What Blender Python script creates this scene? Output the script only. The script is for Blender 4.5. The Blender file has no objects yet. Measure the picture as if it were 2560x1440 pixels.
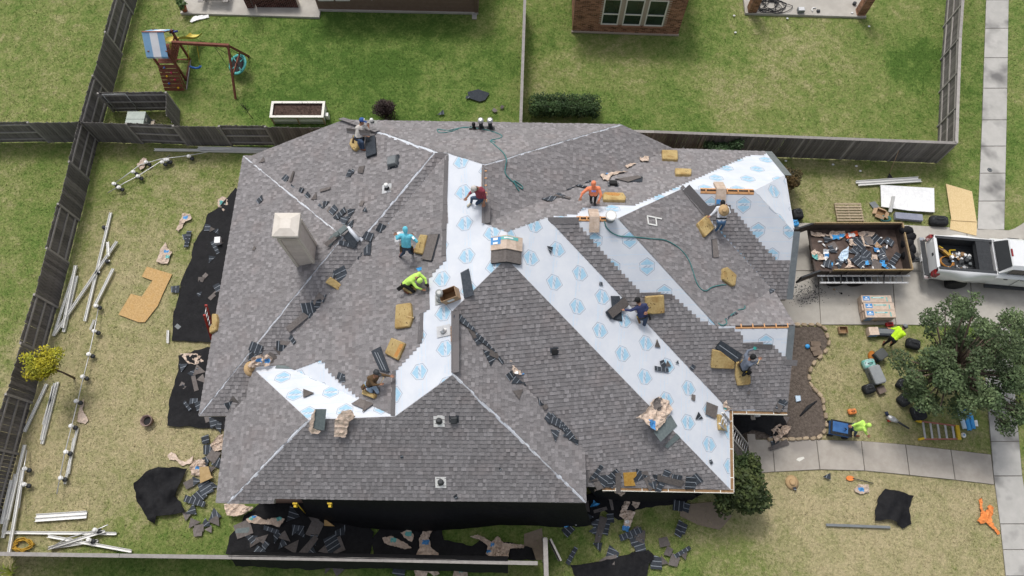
import bpy, bmesh, math, random
import numpy as np
from mathutils import Vector, Matrix, noise
from mathutils.geometry import delaunay_2d_cdt

sc = bpy.context.scene
COL = sc.collection
RND = random.Random(11)

# ------------------------------------------------------------------ camera
F_PX, TILT, CAMZ = 1785.46, 0.367506, 30.0        # solved from the vanishing points, the fence and the roof
cam_d = bpy.data.cameras.new('camera'); cam = bpy.data.objects.new('camera', cam_d); COL.objects.link(cam)
cam_d.sensor_width = 36.0; cam_d.lens = F_PX / 2560 * 36.0; cam_d.clip_end = 500; cam_d.clip_start = .5
cam.location = (0, 0, CAMZ); cam.rotation_euler = (TILT, 0, 0)
sc.camera = cam

# ------------------------------------------------------------------ sky and sun (bright overcast)
SUN_EL, SUN_AZ = math.radians(58), math.radians(340)
wd = bpy.data.worlds.new('World'); sc.world = wd; wd.use_nodes = True
wn = wd.node_tree.nodes; wl = wd.node_tree.links
bg = wn['Background']
sky = wn.new('ShaderNodeTexSky'); sky.sky_type = 'NISHITA'; sky.sun_disc = False
sky.sun_elevation = SUN_EL; sky.sun_rotation = SUN_AZ
sky.air_density = 1.0; sky.dust_density = 4.0; sky.ozone_density = 1.0
hs = wn.new('ShaderNodeHueSaturation'); hs.inputs['Saturation'].default_value = .35
wl.new(sky.outputs[0], hs.inputs['Color']); wl.new(hs.outputs[0], bg.inputs['Color'])
bg.inputs['Strength'].default_value = .145
sun_d = bpy.data.lights.new('sun', 'SUN'); sun_d.energy = 1.5; sun_d.angle = math.radians(14); sun_d.color = (1, .97, .92)
sun = bpy.data.objects.new('sun', sun_d); COL.objects.link(sun)
dirv = Vector((math.sin(SUN_AZ) * math.cos(SUN_EL), math.cos(SUN_AZ) * math.cos(SUN_EL), math.sin(SUN_EL)))
sun.rotation_euler = dirv.to_track_quat('Z', 'Y').to_euler(); sun.location = dirv * 80
vs = sc.view_settings; vs.view_transform = 'Standard'; vs.look = 'None'; vs.exposure = 0.12; vs.gamma = 1; vs.use_curve_mapping = False

# ------------------------------------------------------------------ picture -> place
_s, _c = math.sin(TILT), math.cos(TILT)
CAMP = Vector((0, 0, CAMZ))
def ray(u, v):
    a = (u - 1280) / F_PX; b = (720 - v) / F_PX
    return Vector((a, _s + b * _c, -_c + b * _s))
def G(u, v, z=0.0):
    q = ray(u, v); return CAMP + q * ((z - CAMZ) / q.z)
# roof planes: z = c - nx*x - ny*y
PL = {'A': (-0.48615, 0.00648, 8.65338), 'B': (-0.45706, -0.00254, 8.00189), 'D': (-0.42419, -0.03229, 7.27127), 'Z': (-0.61897, 0.01844, 10.03199), 'E': (0.56399, -0.02651, 6.36621), 'V': (0.52332, -0.05616, 6.85329), 'U': (0.59958, -0.00477, 5.41085), 'K': (0.56317, -0.01666, 8.74359), 'N2': (0.00375, 0.51787, 11.40433), 'F': (0.02515, 0.72006, 15.25648), 'Y': (-0.05264, 0.71631, 9.28059), 'Q': (0.00434, 0.76208, 10.906), 'C': (0.04074, 0.74621, 17.35311), 'S': (0.0044, -0.42826, 0.51606), 'X': (-0.00382, -0.70934, 2.44665), 'T': (0.05752, -0.58679, 1.76796), 'G': (0.02481, -0.62533, -0.3937), 'L': (-0.00037, -0.67545, -3.99519)}
H1, H2 = 2.81, 3.86                                   # the two eave heights
def pz(k, x, y):
    a, b, c = PL[k]; return c - a * x - b * y
def nrm(k):
    if k in PL: return Vector((PL[k][0], PL[k][1], 1)).normalized()
    return Vector((0, 0, 1))
def hit(k, u, v, h=0.0):
    """point seen at pixel u,v on surface k (a roof plane, or a height above ground), raised h straight up"""
    if k == 'g': return G(u, v, h)
    if not isinstance(k, str): return G(u, v, k + h)
    a, b, c = PL[k]; n = Vector((a, b, 1)); q = ray(u, v)
    return CAMP + q * ((c + h - n.dot(CAMP)) / n.dot(q))
def P3(*ks):
    A = []; B = []
    for k in ks:
        if isinstance(k, str): a, b, c = PL[k]; A.append((a, b, 1)); B.append(c)
        elif isinstance(k, tuple): A.append(k[:3]); B.append(k[3])
        else: A.append((0, 0, 1)); B.append(k)
    return Vector(np.linalg.solve(np.array(A, float), np.array(B, float)))
def basis(k):
    n = nrm(k)
    if k in PL:
        x = Vector((-PL[k][1], PL[k][0], 0)).normalized() if k in PL else Vector((1, 0, 0))
        y = n.cross(x)
        if y.z < 0: x = -x; y = -y
    else: x = Vector((1, 0, 0)); y = Vector((0, 1, 0))
    return x, y, n
def frame(k, o, rot=0.0, lift=0.0):
    x, y, n = basis(k); c, s = math.cos(rot), math.sin(rot)
    xx = x * c + y * s; yy = y * c - x * s
    M = Matrix((xx, yy, n)).transposed().to_4x4(); M.translation = o + n * lift
    return M

# ------------------------------------------------------------------ objects
MWD = {}
def link(o): COL.objects.link(o); return o
def tag(o, label=None, cat=None, group=None, kind=None):
    if label: o['label'] = label
    if cat: o['category'] = cat
    if group: o['group'] = group
    if kind: o['kind'] = kind
    return o
def thing(name, label, cat, loc=(0, 0, 0), group=None, M=None):
    o = bpy.data.objects.new(name, None); link(o); o.empty_display_size = .2
    MM = M if M is not None else Matrix.Translation(Vector(loc))
    o.matrix_world = MM; MWD[o.name] = MM.copy()
    return tag(o, label, cat, group)
def add(name, me, parent=None, M=None, world=True):
    """link mesh as object; world=True: mesh is in world (or in M's) coordinates"""
    o = bpy.data.objects.new(name, me); link(o)
    MM = M if M is not None else Matrix.Identity(4)
    if parent is not None:
        o.parent = parent
        if world:
            o.matrix_parent_inverse = MWD[parent.name].inverted(); o.matrix_basis = MM; MWD[o.name] = MM.copy()
        else:
            o.matrix_basis = MM; MWD[o.name] = MWD[parent.name] @ MM
    else:
        o.matrix_basis = MM; MWD[o.name] = MM.copy()
    return o
def copy_tree(o, parent=None, M=None):
    c = o.copy(); link(c)
    if parent is not None: c.parent = parent
    if M is not None: c.matrix_basis = M; MWD[c.name] = M.copy()
    for ch in list(o.children):
        copy_tree(ch, c)
    return c

class MB:
    """collects geometry with per-face material and optional per-face tint"""
    def __init__(s): s.v = []; s.f = []; s.m = []; s.t = []; s.ms = []; s.sm = []
    def mi(s, m):
        if m not in s.ms: s.ms.append(m)
        return s.ms.index(m)
    def poly(s, pts, m, tint=1.0, smooth=False):
        i = len(s.v); s.v += [tuple(p) for p in pts]; s.f.append(tuple(range(i, i + len(pts)))); s.m.append(s.mi(m)); s.t.append(tint); s.sm.append(smooth)
    def mesh(s, vs, fs, m, tint=1.0, smooth=False):
        i = len(s.v); s.v += [tuple(p) for p in vs]; k = s.mi(m)
        for f in fs: s.f.append(tuple(i + a for a in f)); s.m.append(k); s.t.append(tint); s.sm.append(smooth)
    def box(s, c, size, m, M=None, tint=1.0, taper=1.0):
        a, b, h = size[0] / 2, size[1] / 2, size[2] / 2; c = Vector(c)
        vs = [Vector((x * a * (taper if z > 0 else 1), y * b * (taper if z > 0 else 1), z * h)) + c for z in (-1, 1) for x, y in ((-1, -1), (1, -1), (1, 1), (-1, 1))]
        if M is not None: vs = [M @ p for p in vs]
        s.mesh(vs, [(0, 3, 2, 1), (4, 5, 6, 7), (0, 1, 5, 4), (1, 2, 6, 5), (2, 3, 7, 6), (3, 0, 4, 7)], m, tint)
    def bar(s, p, q, w, h, m, up=Vector((0, 0, 1)), tint=1.0):
        p = Vector(p); q = Vector(q); d = (q - p); L = d.length; d.normalize()
        x = d.cross(up)
        if x.length < 1e-4: x = d.cross(Vector((1, 0, 0)))
        x.normalize(); z = x.cross(d)
        M = Matrix((d, x, z)).transposed().to_4x4(); M.translation = (p + q) / 2
        s.box((0, 0, 0), (L, w, h), m, M, tint)
    def prism(s, pts, d, m, tint=1.0, side=None, bev=0.0):
        """pts: planar loop (counter-clockwise seen from +d), extruded by vector d"""
        d = Vector(d); pts = [Vector(p) for p in pts]; n = len(pts); i = len(s.v)
        if bev > 0:
            c = sum(pts, Vector()) / n; dn = d.normalized()
            mid = [p + d - dn * bev for p in pts]; top = [p + d + (c - p).normalized() * bev * 1.2 for p in pts]
            s.v += [tuple(p) for p in pts + mid + top]; rings = 3
        else: s.v += [tuple(p) for p in pts] + [tuple(p + d) for p in pts]; rings = 2
        k = s.mi(m); k2 = s.mi(side if side is not None else m)
        s.f.append(tuple(i + (rings - 1) * n + j for j in range(n))); s.m.append(k); s.t.append(tint); s.sm.append(False)
        s.f.append(tuple(i + n - 1 - j for j in range(n))); s.m.append(k2); s.t.append(tint); s.sm.append(False)
        for r in range(rings - 1):
            for j in range(n):
                a = i + r * n + j; b = i + r * n + (j + 1) % n
                s.f.append((a, b, b + n, a + n)); s.m.append(k2); s.t.append(tint); s.sm.append(False)
    def tube(s, pts, r, m, n=6, tint=1.0, caps=True):
        pts = [Vector(p) for p in pts]; i = len(s.v); k = s.mi(m); prev = None
        rr = r if isinstance(r, (list, tuple)) else [r] * len(pts)
        for j, p in enumerate(pts):
            d = (pts[min(j + 1, len(pts) - 1)] - pts[max(j - 1, 0)])
            if d.length < 1e-6: d = Vector((0, 0, 1))
            d.normalize()
            if prev is None:
                x = d.cross(Vector((0, 0, 1)))
                if x.length < .05: x = d.cross(Vector((1, 0, 0)))
            else: x = prev - d * prev.dot(d)
            x.normalize(); prev = x; y = d.cross(x)
            for a in range(n):
                t = a / n * 2 * math.pi; s.v.append(tuple(p + (x * math.cos(t) + y * math.sin(t)) * rr[j]))
        for j in range(len(pts) - 1):
            for a in range(n):
                b = (a + 1) % n; s.f.append((i + j * n + a, i + j * n + b, i + (j + 1) * n + b, i + (j + 1) * n + a)); s.m.append(k); s.t.append(tint); s.sm.append(True)
        if caps:
            s.f.append(tuple(i + n - 1 - a for a in range(n))); s.m.append(k); s.t.append(tint); s.sm.append(False)
            j = len(pts) - 1; s.f.append(tuple(i + j * n + a for a in range(n))); s.m.append(k); s.t.append(tint); s.sm.append(False)
    def lathe(s, prof, m, M=None, n=16, tint=1.0, sx=1.0, sy=1.0, smooth=True):
        """prof: (r,z) list from bottom to top"""
        i = len(s.v); k = s.mi(m)
        for r, z in prof:
            for a in range(n):
                t = a / n * 2 * math.pi; p = Vector((r * sx * math.cos(t), r * sy * math.sin(t), z)); s.v.append(tuple(M @ p if M is not None else p))
        for j in range(len(prof) - 1):
            for a in range(n):
                b = (a + 1) % n; s.f.append((i + j * n + a, i + j * n + b, i + (j + 1) * n + b, i + (j + 1) * n + a)); s.m.append(k); s.t.append(tint); s.sm.append(smooth)
        s.f.append(tuple(i + n - 1 - a for a in range(n))); s.m.append(k); s.t.append(tint); s.sm.append(False)
        j = len(prof) - 1; s.f.append(tuple(i + j * n + a for a in range(n))); s.m.append(k); s.t.append(tint); s.sm.append(False)
    def me(s, name):
        me = bpy.data.meshes.new(name); me.from_pydata(s.v, [], s.f)
        for m in s.ms: me.materials.append(m)
        me.polygons.foreach_set('material_index', s.m); me.polygons.foreach_set('use_smooth', s.sm)
        if any(t != 1.0 for t in s.t):
            at = me.attributes.new('tint', 'FLOAT', 'FACE'); at.data.foreach_set('value', s.t)
        else:
            at = me.attributes.new('tint', 'FLOAT', 'FACE'); at.data.foreach_set('value', [1.0] * len(s.f))
        me.update(); return me
    def build(s, name, parent=None, M=None, world=True): return add(name, s.me(name), parent, M, world)

# ------------------------------------------------------------------ materials
MATS = {}
def lin(c):
    def f(x): x /= 255.; return x / 12.92 if x <= .04045 else ((x + .055) / 1.055) ** 2.4
    return tuple(f(x) for x in c) + (1,)
def mat(name, c1, c2=None, scale=8.0, rough=.85, bump=0.0, metal=0.0, detail=5.0, stretch=(1, 1, 1), bscale=None, rnd=0.0, spec=.3, lo=.35, hi=.65, tint=True, coord='Object', c3=None, s3=1.0):
    """noise-mixed colours, multiplied by the face attribute 'tint', varied per object"""
    if name in MATS: return MATS[name]
    m = bpy.data.materials.new(name); m.use_nodes = True; nt = m.node_tree; N = nt.nodes; Lk = nt.links
    b = N['Principled BSDF']; b.inputs['Roughness'].default_value = rough; b.inputs['Metallic'].default_value = metal
    b.inputs['Specular IOR Level'].default_value = spec
    tc = N.new('ShaderNodeTexCoord'); mp = N.new('ShaderNodeMapping'); mp.inputs['Scale'].default_value = stretch
    Lk.new(tc.outputs[coord], mp.inputs['Vector'])
    c2 = c2 if c2 is not None else tuple(min(1, x * 1.25) for x in c1[:3]) + (1,)
    nz = N.new('ShaderNodeTexNoise'); nz.inputs['Scale'].default_value = scale; nz.inputs['Detail'].default_value = detail; nz.inputs['Roughness'].default_value = .65
    Lk.new(mp.outputs[0], nz.inputs['Vector'])
    rp = N.new('ShaderNodeMapRange'); rp.inputs['From Min'].default_value = lo; rp.inputs['From Max'].default_value = hi
    Lk.new(nz.outputs['Fac'], rp.inputs['Value'])
    mx = N.new('ShaderNodeMix'); mx.data_type = 'RGBA'; mx.inputs['A'].default_value = c1; mx.inputs['B'].default_value = c2
    Lk.new(rp.outputs[0], mx.inputs['Factor']); col = mx.outputs['Result']
    if c3 is not None:
        n3 = N.new('ShaderNodeTexNoise'); n3.inputs['Scale'].default_value = s3; n3.inputs['Detail'].default_value = 3
        Lk.new(mp.outputs[0], n3.inputs['Vector'])
        r3 = N.new('ShaderNodeMapRange'); r3.inputs['From Min'].default_value = .5; r3.inputs['From Max'].default_value = .7; Lk.new(n3.outputs['Fac'], r3.inputs['Value'])
        m3 = N.new('ShaderNodeMix'); m3.data_type = 'RGBA'; m3.inputs['B'].default_value = c3; Lk.new(r3.outputs[0], m3.inputs['Factor']); Lk.new(col, m3.inputs['A']); col = m3.outputs['Result']
    if tint:
        at = N.new('ShaderNodeAttribute'); at.attribute_name = 'tint'
        vm = N.new('ShaderNodeVectorMath'); vm.operation = 'SCALE'; Lk.new(col, vm.inputs[0]); Lk.new(at.outputs['Fac'], vm.inputs['Scale']); col = vm.outputs[0]
    if rnd > 0:
        oi = N.new('ShaderNodeObjectInfo'); r2 = N.new('ShaderNodeMapRange'); r2.inputs['To Min'].default_value = 1 - rnd; r2.inputs['To Max'].default_value = 1 + rnd
        Lk.new(oi.outputs['Random'], r2.inputs['Value'])
        vm2 = N.new('ShaderNodeVectorMath'); vm2.operation = 'SCALE'; Lk.new(col, vm2.inputs[0]); Lk.new(r2.outputs[0], vm2.inputs['Scale']); col = vm2.outputs[0]
    Lk.new(col, b.inputs['Base Color'])
    if bump > 0:
        nb = N.new('ShaderNodeTexNoise'); nb.inputs['Scale'].default_value = bscale or scale * 3; nb.inputs['Detail'].default_value = 4; Lk.new(mp.outputs[0], nb.inputs['Vector'])
        bp = N.new('ShaderNodeBump'); bp.inputs['Strength'].default_value = bump; bp.inputs['Distance'].default_value = .03; Lk.new(nb.outputs['Fac'], bp.inputs['Height']); Lk.new(bp.outputs[0], b.inputs['Normal'])
    MATS[name] = m; return m
def grey(v): return (v, v, v, 1)
M_shingle = mat('shingle', (.200, .188, .191, 1), (.275, .263, .267, 1), 30, .95, .25, bscale=160, spec=.15, c3=(.243, .222, .222, 1), s3=1.1)
M_under = mat('underlayment_white', (.60, .635, .70, 1), (.67, .695, .74, 1), 1.3, .55, .25, bscale=3.0)
M_blue = mat('print_blue', (.30, .50, .65, 1), (.40, .60, .74, 1), 14, .6)
M_pgrey = mat('print_grey', (.28, .34, .42, 1), (.36, .42, .50, 1), 20, .6)
M_ppale = mat('print_pale', (.52, .66, .80, 1), (.58, .70, .82, 1), 20, .6)
M_deck = mat('decking', (.40, .27, .15, 1), (.52, .36, .20, 1), 10, .85)
M_bright = mat('new_pine', (.62, .30, .13, 1), (.70, .40, .19, 1), 12, .7, stretch=(1, 6, 6))
M_gap = mat('vent_gap', (.03, .02, .015, 1), (.05, .03, .02, 1), 10, .9)
M_shback = mat('shingle_back', (.030, .037, .047, 1), (.058, .066, .078, 1), 18, .8, .1, spec=.2, rnd=.25)
M_shstripe = mat('adhesive_strip', (.30, .33, .37, 1), (.36, .39, .43, 1), 30, .7)
M_shgreen = mat('shingle_back_sheet', (.12, .15, .155, 1), (.17, .20, .20, 1), 10, .8)
M_drip = mat('drip_edge_metal', (.17, .19, .20, 1), (.22, .24, .25, 1), 6, .45, metal=.3)
M_white = mat('white_paint', (.74, .735, .71, 1), (.80, .795, .77, 1), 4, .5, rnd=.05)
M_cream = mat('cream_gutter', (.68, .66, .60, 1), (.74, .72, .66, 1), 4, .5)
M_foam = mat('foam_pad', (.42, .30, .125, 1), (.53, .40, .19, 1), 9, .95, .5, bscale=60, rnd=.12, c3=(.34, .22, .085, 1), s3=4)
M_foamdark = mat('foam_dirt', (.10, .065, .03, 1), (.16, .10, .05, 1), 12, .95)
M_rust = mat('foam_stain', (.42, .19, .055, 1), (.50, .27, .09, 1), 12, .95)
M_tarp = mat('black_netting', (.008, .008, .0095, 1), (.014, .014, .016, 1), 6, .72, .5, bscale=30, spec=.2)
M_paper = mat('kraft_wrapper', (.50, .385, .30, 1), (.64, .52, .43, 1), 7, .75, .35, bscale=18, rnd=.12)
M_lblue = mat('label_blue', (.055, .22, .52, 1), (.10, .32, .62, 1), 9, .6)
M_teal = mat('label_teal', (.10, .40, .39, 1), (.20, .50, .47, 1), 9, .6)
M_cyan = mat('plastic_blue', (.04, .30, .68, 1), (.09, .40, .78, 1), 6, .45)
M_label = mat('label_white', (.80, .80, .80, 1), (.86, .86, .86, 1), 9, .6)
M_card = mat('cardboard', (.40, .27, .17, 1), (.48, .33, .21, 1), 8, .9)
M_cardin = mat('cardboard_inside', (.24, .14, .07, 1), (.30, .19, .10, 1), 8, .9)
M_osb = mat('osb_board', (.42, .26, .105, 1), (.58, .39, .18, 1), 14, .85, .15, bscale=30, c3=(.50, .31, .12, 1), s3=5)
M_osblight = mat('osb_light', (.60, .44, .22, 1), (.72, .56, .32, 1), 22, .85, .1)
M_conc = mat('concrete', (.40, .375, .335, 1), (.47, .445, .40, 1), 2.2, .9, .12, bscale=40, rnd=.05, c3=(.36, .335, .30, 1), s3=.6)
M_walk = mat('walkway_concrete', (.35, .315, .275, 1), (.42, .385, .34, 1), 2.0, .9, .12, bscale=40, rnd=.05, c3=(.29, .265, .24, 1), s3=.7)
M_stain = mat('stained_concrete', (.41, .40, .375, 1), (.47, .455, .43, 1), 2.0, .9, .12, bscale=40, rnd=.06, c3=(.17, .165, .16, 1), s3=.75)
M_mulch = mat('mulch', (.085, .068, .055, 1), (.16, .13, .11, 1), 9, .98, 1.0, bscale=25)
M_fence = mat('weathered_board', (.115, .105, .10, 1), (.215, .20, .19, 1), 3.5, .95, .4, stretch=(6, 6, .6), rnd=.28, c3=(.062, .054, .05, 1), s3=1.5)
M_rail = mat('weathered_rail', (.27, .25, .235, 1), (.34, .32, .30, 1), 6, .9, .2, rnd=.12)
M_black = mat('black_rubber', (.012, .012, .013, 1), (.02, .02, .021, 1), 12, .7, .1)
M_dkgrey = mat('dark_grey_plastic', (.035, .038, .042, 1), (.055, .058, .062, 1), 8, .6)
M_mgrey = mat('mid_grey_plastic', (.16, .175, .185, 1), (.20, .215, .22, 1), 6, .55)
M_steel = mat('galvanised_steel', (.40, .41, .42, 1), (.52, .53, .54, 1), 10, .35, metal=.75)
M_alu = mat('aluminium', (.55, .55, .55, 1), (.66, .66, .66, 1), 6, .35, metal=.6)
M_yellow = mat('yellow_fibreglass', (.60, .40, .02, 1), (.68, .47, .04, 1), 6, .5)
M_redladder = mat('red_fibreglass', (.34, .025, .02, 1), (.42, .04, .03, 1), 6, .5)
M_orange = mat('orange_fabric', (.72, .21, .05, 1), (.80, .29, .09, 1), 6, .85, .2)
M_skin = mat('skin', (.33, .165, .105, 1), (.38, .20, .13, 1), 12, .6)
M_soil = mat('planter_soil', (.065, .045, .036, 1), (.13, .085, .07, 1), 14, .98, .9)
M_glass = mat('window_glass', (.012, .022, .018, 1), (.02, .04, .032, 1), 1.5, .06, spec=.6)
M_hose = mat('green_air_hose', (.045, .17, .17, 1), (.07, .22, .22, 1), 20, .5)
def flat(name, c, rough=.7, **kw): return mat(name, c, tuple(min(1, x * 1.18) for x in c[:3]) + (1,), 7, rough, **kw)
# ------------------------------------------------------------------ ground
def inpoly(p, poly):
    x, y = p[0], p[1]; r = False; n = len(poly); j = n - 1
    for i in range(n):
        xi, yi = poly[i][0], poly[i][1]; xj, yj = poly[j][0], poly[j][1]
        if (yi > y) != (yj > y) and x < (xj - xi) * (y - yi) / (yj - yi) + xi: r = not r
        j = i
    return r
def gpoly(px, z=0): return [G(u, v, z) for u, v in px]
# dry grass: (u, v, radius px, dryness)
DRY = [(100, 150, 330, .42), (60, 560, 260, .36), (330, 700, 260, .74), (360, 1000, 240, .85), (200, 1200, 250, .84), (400, 450, 170, .50), (480, 620, 130, .55), (300, 560, 120, .72),
       (560, 120, 90, .26), (1000, 60, 140, .10), (850, 190, 200, .08), (1180, 200, 110, .22), (560, 200, 60, .34), (950, 150, 120, .02),
       (1400, 230, 90, .42), (1560, 190, 120, .44), (1930, 170, 210, .52), (2050, 270, 150, .36), (1800, 100, 110, .24), (1650, 300, 130, .20), (2290, 160, 70, .04), (2200, 60, 90, .32),
       (2420, 200, 60, .22), (2540, 200, 60, .38), (2060, 450, 130, .58), (2250, 500, 130, .5), (2400, 420, 70, .26), (2530, 500, 40, .5),
       (2130, 920, 130, .72), (2250, 1080, 160, .64), (2350, 1000, 120, .5), (2200, 1310, 260, .93), (1980, 1280, 150, .88), (1750, 1290, 140, .62), (1620, 1330, 140, .46), (1900, 1440, 140, .46), (2320, 1420, 160, .78), (1700, 1420, 110, .34),
       (1300, 1340, 150, .34), (700, 1440, 180, .26), (300, 1440, 200, .22), (1100, 1420, 150, .12), (620, 1300, 90, .34)]
_DD = [(G(u, v).xy, r / 58.0, d) for u, v, r, d in DRY]
def dryness(x, y):
    w = .012; a = .012 * .30
    for (c, r, d) in _DD:
        q = ((x - c[0]) ** 2 + (y - c[1]) ** 2) / (r * r)
        if q < 9: e = math.exp(-q * 2.2); w += e; a += e * d
    return a / w
def ground_mat():
    m = bpy.data.materials.new('lawn_grass'); m.use_nodes = True; nt = m.node_tree; N = nt.nodes; Lk = nt.links
    b = N['Principled BSDF']; b.inputs['Roughness'].default_value = .95; b.inputs['Specular IOR Level'].default_value = .1
    at = N.new('ShaderNodeAttribute'); at.attribute_name = 'dry'
    tc = N.new('ShaderNodeTexCoord')
    def nz(s, d=6, st=(1, 1, 1), ro=.65):
        mp = N.new('ShaderNodeMapping'); mp.inputs['Scale'].default_value = st; Lk.new(tc.outputs['Object'], mp.inputs[0])
        t = N.new('ShaderNodeTexNoise'); t.inputs['Scale'].default_value = s; t.inputs['Detail'].default_value = d; t.inputs['Roughness'].default_value = ro; Lk.new(mp.outputs[0], t.inputs['Vector']); return t.outputs['Fac']
    def math_(op, a, b_=None, c=None):
        t = N.new('ShaderNodeMath'); t.operation = op
        for i, x in enumerate((a, b_, c)):
            if x is None: continue
            if isinstance(x, (int, float)): t.inputs[i].default_value = x
            else: Lk.new(x, t.inputs[i])
        return t.outputs[0]
    big = nz(.35, 4); mid = nz(1.7, 6, ro=.75); fine = nz(9, 6, ro=.8); tiny = nz(34, 4, (1, .45, 1), .8)
    d = math_('ADD', at.outputs['Fac'], math_('MULTIPLY', math_('SUBTRACT', big, .5), .75))
    d = math_('ADD', d, math_('MULTIPLY', math_('SUBTRACT', mid, .5), 1.15))
    d = math_('ADD', d, math_('MULTIPLY', math_('SUBTRACT', fine, .5), .8))
    cr = N.new('ShaderNodeValToRGB'); Lk.new(d, cr.inputs[0]); e = cr.color_ramp
    e.elements[0].position = 0.0; e.elements[0].color = (.082, .150, .030, 1)
    e.elements[1].position = 1.0; e.elements[1].color = (.47, .40, .235, 1)
    for p, c in ((.22, (.145, .215, .052, 1)), (.45, (.225, .260, .085, 1)), (.68, (.345, .325, .160, 1))):
        x = e.elements.new(p); x.color = c
    v = math_('ADD', math_('MULTIPLY', math_('SUBTRACT', tiny, .5), 1.5), math_('ADD', math_('MULTIPLY', math_('SUBTRACT', fine, .5), 1.1), 1.0))
    v = math_('MAXIMUM', v, .3)
    vm = N.new('ShaderNodeVectorMath'); vm.operation = 'SCALE'; Lk.new(cr.outputs[0], vm.inputs[0]); Lk.new(v, vm.inputs['Scale'])
    Lk.new(vm.outputs[0], b.inputs['Base Color'])
    bp = N.new('ShaderNodeBump'); bp.inputs['Strength'].default_value = .9; bp.inputs['Distance'].default_value = .06; Lk.new(tiny, bp.inputs['Height']); Lk.new(bp.outputs[0], b.inputs['Normal'])
    return m
M_lawn = ground_mat()
xs = [-160, -110, -75, -52, -42] + [-35 + .35 * i for i in range(201)] + [42, 52, 75, 110, 160]
ys = [-160, -110, -70, -40, -22, -13] + [-8 + .35 * i for i in range(126)] + [42, 52, 75, 110, 160]
gv = [(x, y, .03 * noise.noise(Vector((x * .25, y * .25, 0)))) if -9 < y < 37 and abs(x) < 36 else (x, y, 0) for y in ys for x in xs]
nx = len(xs)
gf = [(j * nx + i, j * nx + i + 1, (j + 1) * nx + i + 1, (j + 1) * nx + i) for j in range(len(ys) - 1) for i in range(nx - 1)]
gme = bpy.data.meshes.new('ground'); gme.from_pydata([(a, b, c - .035) for a, b, c in gv], [], gf); gme.materials.append(M_lawn)
da = gme.attributes.new('dry', 'FLOAT', 'POINT'); da.data.foreach_set('value', [dryness(a, b) for a, b, c in gv])
gme.update(); ground = add('ground', gme); tag(ground, kind='structure')

MASK = []           # plan polygons where no grass grows
def slab_set(parent, quads, m, t=.10, top=.012, name='slab', joint=.018):
    """quads: list of 4 plan points each; separate slabs with recessed joints"""
    for q in quads:
        q = [Vector((p[0], p[1], 0)) for p in q]; c = sum(q, Vector()) / len(q)
        q = [p + (c - p).normalized() * joint for p in q]
        b = MB(); b.prism([p + Vector((0, 0, top - t)) for p in q], (0, 0, t), m, bev=.012)
        me = b.me(name)
        add(name, me, parent)
def lerp(a, b, t): return a + (b - a) * t
def strip_quads(left, right, n_each):
    out = []
    for (a, b), (c, d), n in zip(zip(left, left[1:]), zip(right, right[1:]), n_each):
        for i in range(n):
            t0, t1 = i / n, (i + 1) / n
            out.append([lerp(a, b, t0), lerp(c, d, t0), lerp(c, d, t1), lerp(a, b, t1)])
    return out
def base_sheet(name, pts, m, z, kind='structure'):
    b = MB(); b.poly([Vector((p[0], p[1], z)) for p in pts], m); o = b.build(name); tag(o, kind=kind); return o
M_joint = flat('joint_dirt', (.10, .09, .075, 1))
# pavement along the street
sl = gpoly([(2474, -90), (2465, 0), (2455, 300), (2443, 575)]); sr = gpoly([(2530, -90), (2522, 0), (2517, 300), (2511, 575)])
pav = base_sheet('pavement', sl + sr[::-1], M_joint, -.004); MASK.append(sl + sr[::-1])
slab_set(pav, strip_quads(sl, sr, (1, 4, 4)), M_stain)
sl2 = gpoly([(2470, 1020), (2484, 1190), (2500, 1310), (2514, 1440), (2524, 1540)]); sr2 = gpoly([(2541, 1020), (2556, 1190), (2575, 1310), (2592, 1440), (2604, 1540)])
sl2 = gpoly([(2452, 815)]) + sl2; sr2 = gpoly([(2524, 815)]) + sr2
pav2 = base_sheet('pavement', sl2 + sr2[::-1], M_joint, -.003); MASK.append(sl2 + sr2[::-1])
slab_set(pav2, strip_quads(sl2, sr2, (3, 2, 1, 2, 1)), M_stain)
# driveway
xs_t = [(1950, 557), (2034, 557), (2222, 560), (2416, 570), (2640, 582), (2760, 586)]
xs_m = [(1945, 677), (2044, 677), (2230, 677), (2424, 679), (2650, 682), (2770, 684)]
xs_b = [(1940, 812), (2052, 812), (2240, 812), (2434, 815), (2660, 818), (2780, 820)]
dt, dm, db = gpoly(xs_t), gpoly(xs_m), gpoly(xs_b)
drive = base_sheet('driveway', dt + db[::-1], M_joint, -.002); MASK.append(dt + db[::-1])
dq = []
for a, b_ in ((dt, dm), (dm, db)):
    for i in range(len(a) - 1): dq.append([b_[i], b_[i + 1], a[i + 1], a[i]])
slab_set(drive, dq, M_conc)
# apron flare by the kerb
ap = gpoly([(2515, 578), (2535, 572), (2552, 562), (2575, 545), (2640, 540), (2640, 580)])
apr = base_sheet('driveway_apron', ap, M_conc, .010); MASK.append(ap)
# front walk
wt = gpoly([(1800, 1096), (1865, 1098), (1930, 1099), (2041, 1099), (2153, 1102), (2264, 1111), (2377, 1124), (2478, 1136)])
wb = gpoly([(1800, 1186), (1875, 1184), (1937, 1180), (2050, 1174), (2162, 1177), (2274, 1188), (2388, 1200), (2486, 1212)])
walk = base_sheet('front_walk', wt + wb[::-1], M_joint, -.001); MASK.append(wt + wb[::-1])
slab_set(walk, [[wb[i], wb[i + 1], wt[i + 1], wt[i]] for i in range(len(wt) - 1)], M_walk)
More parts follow.
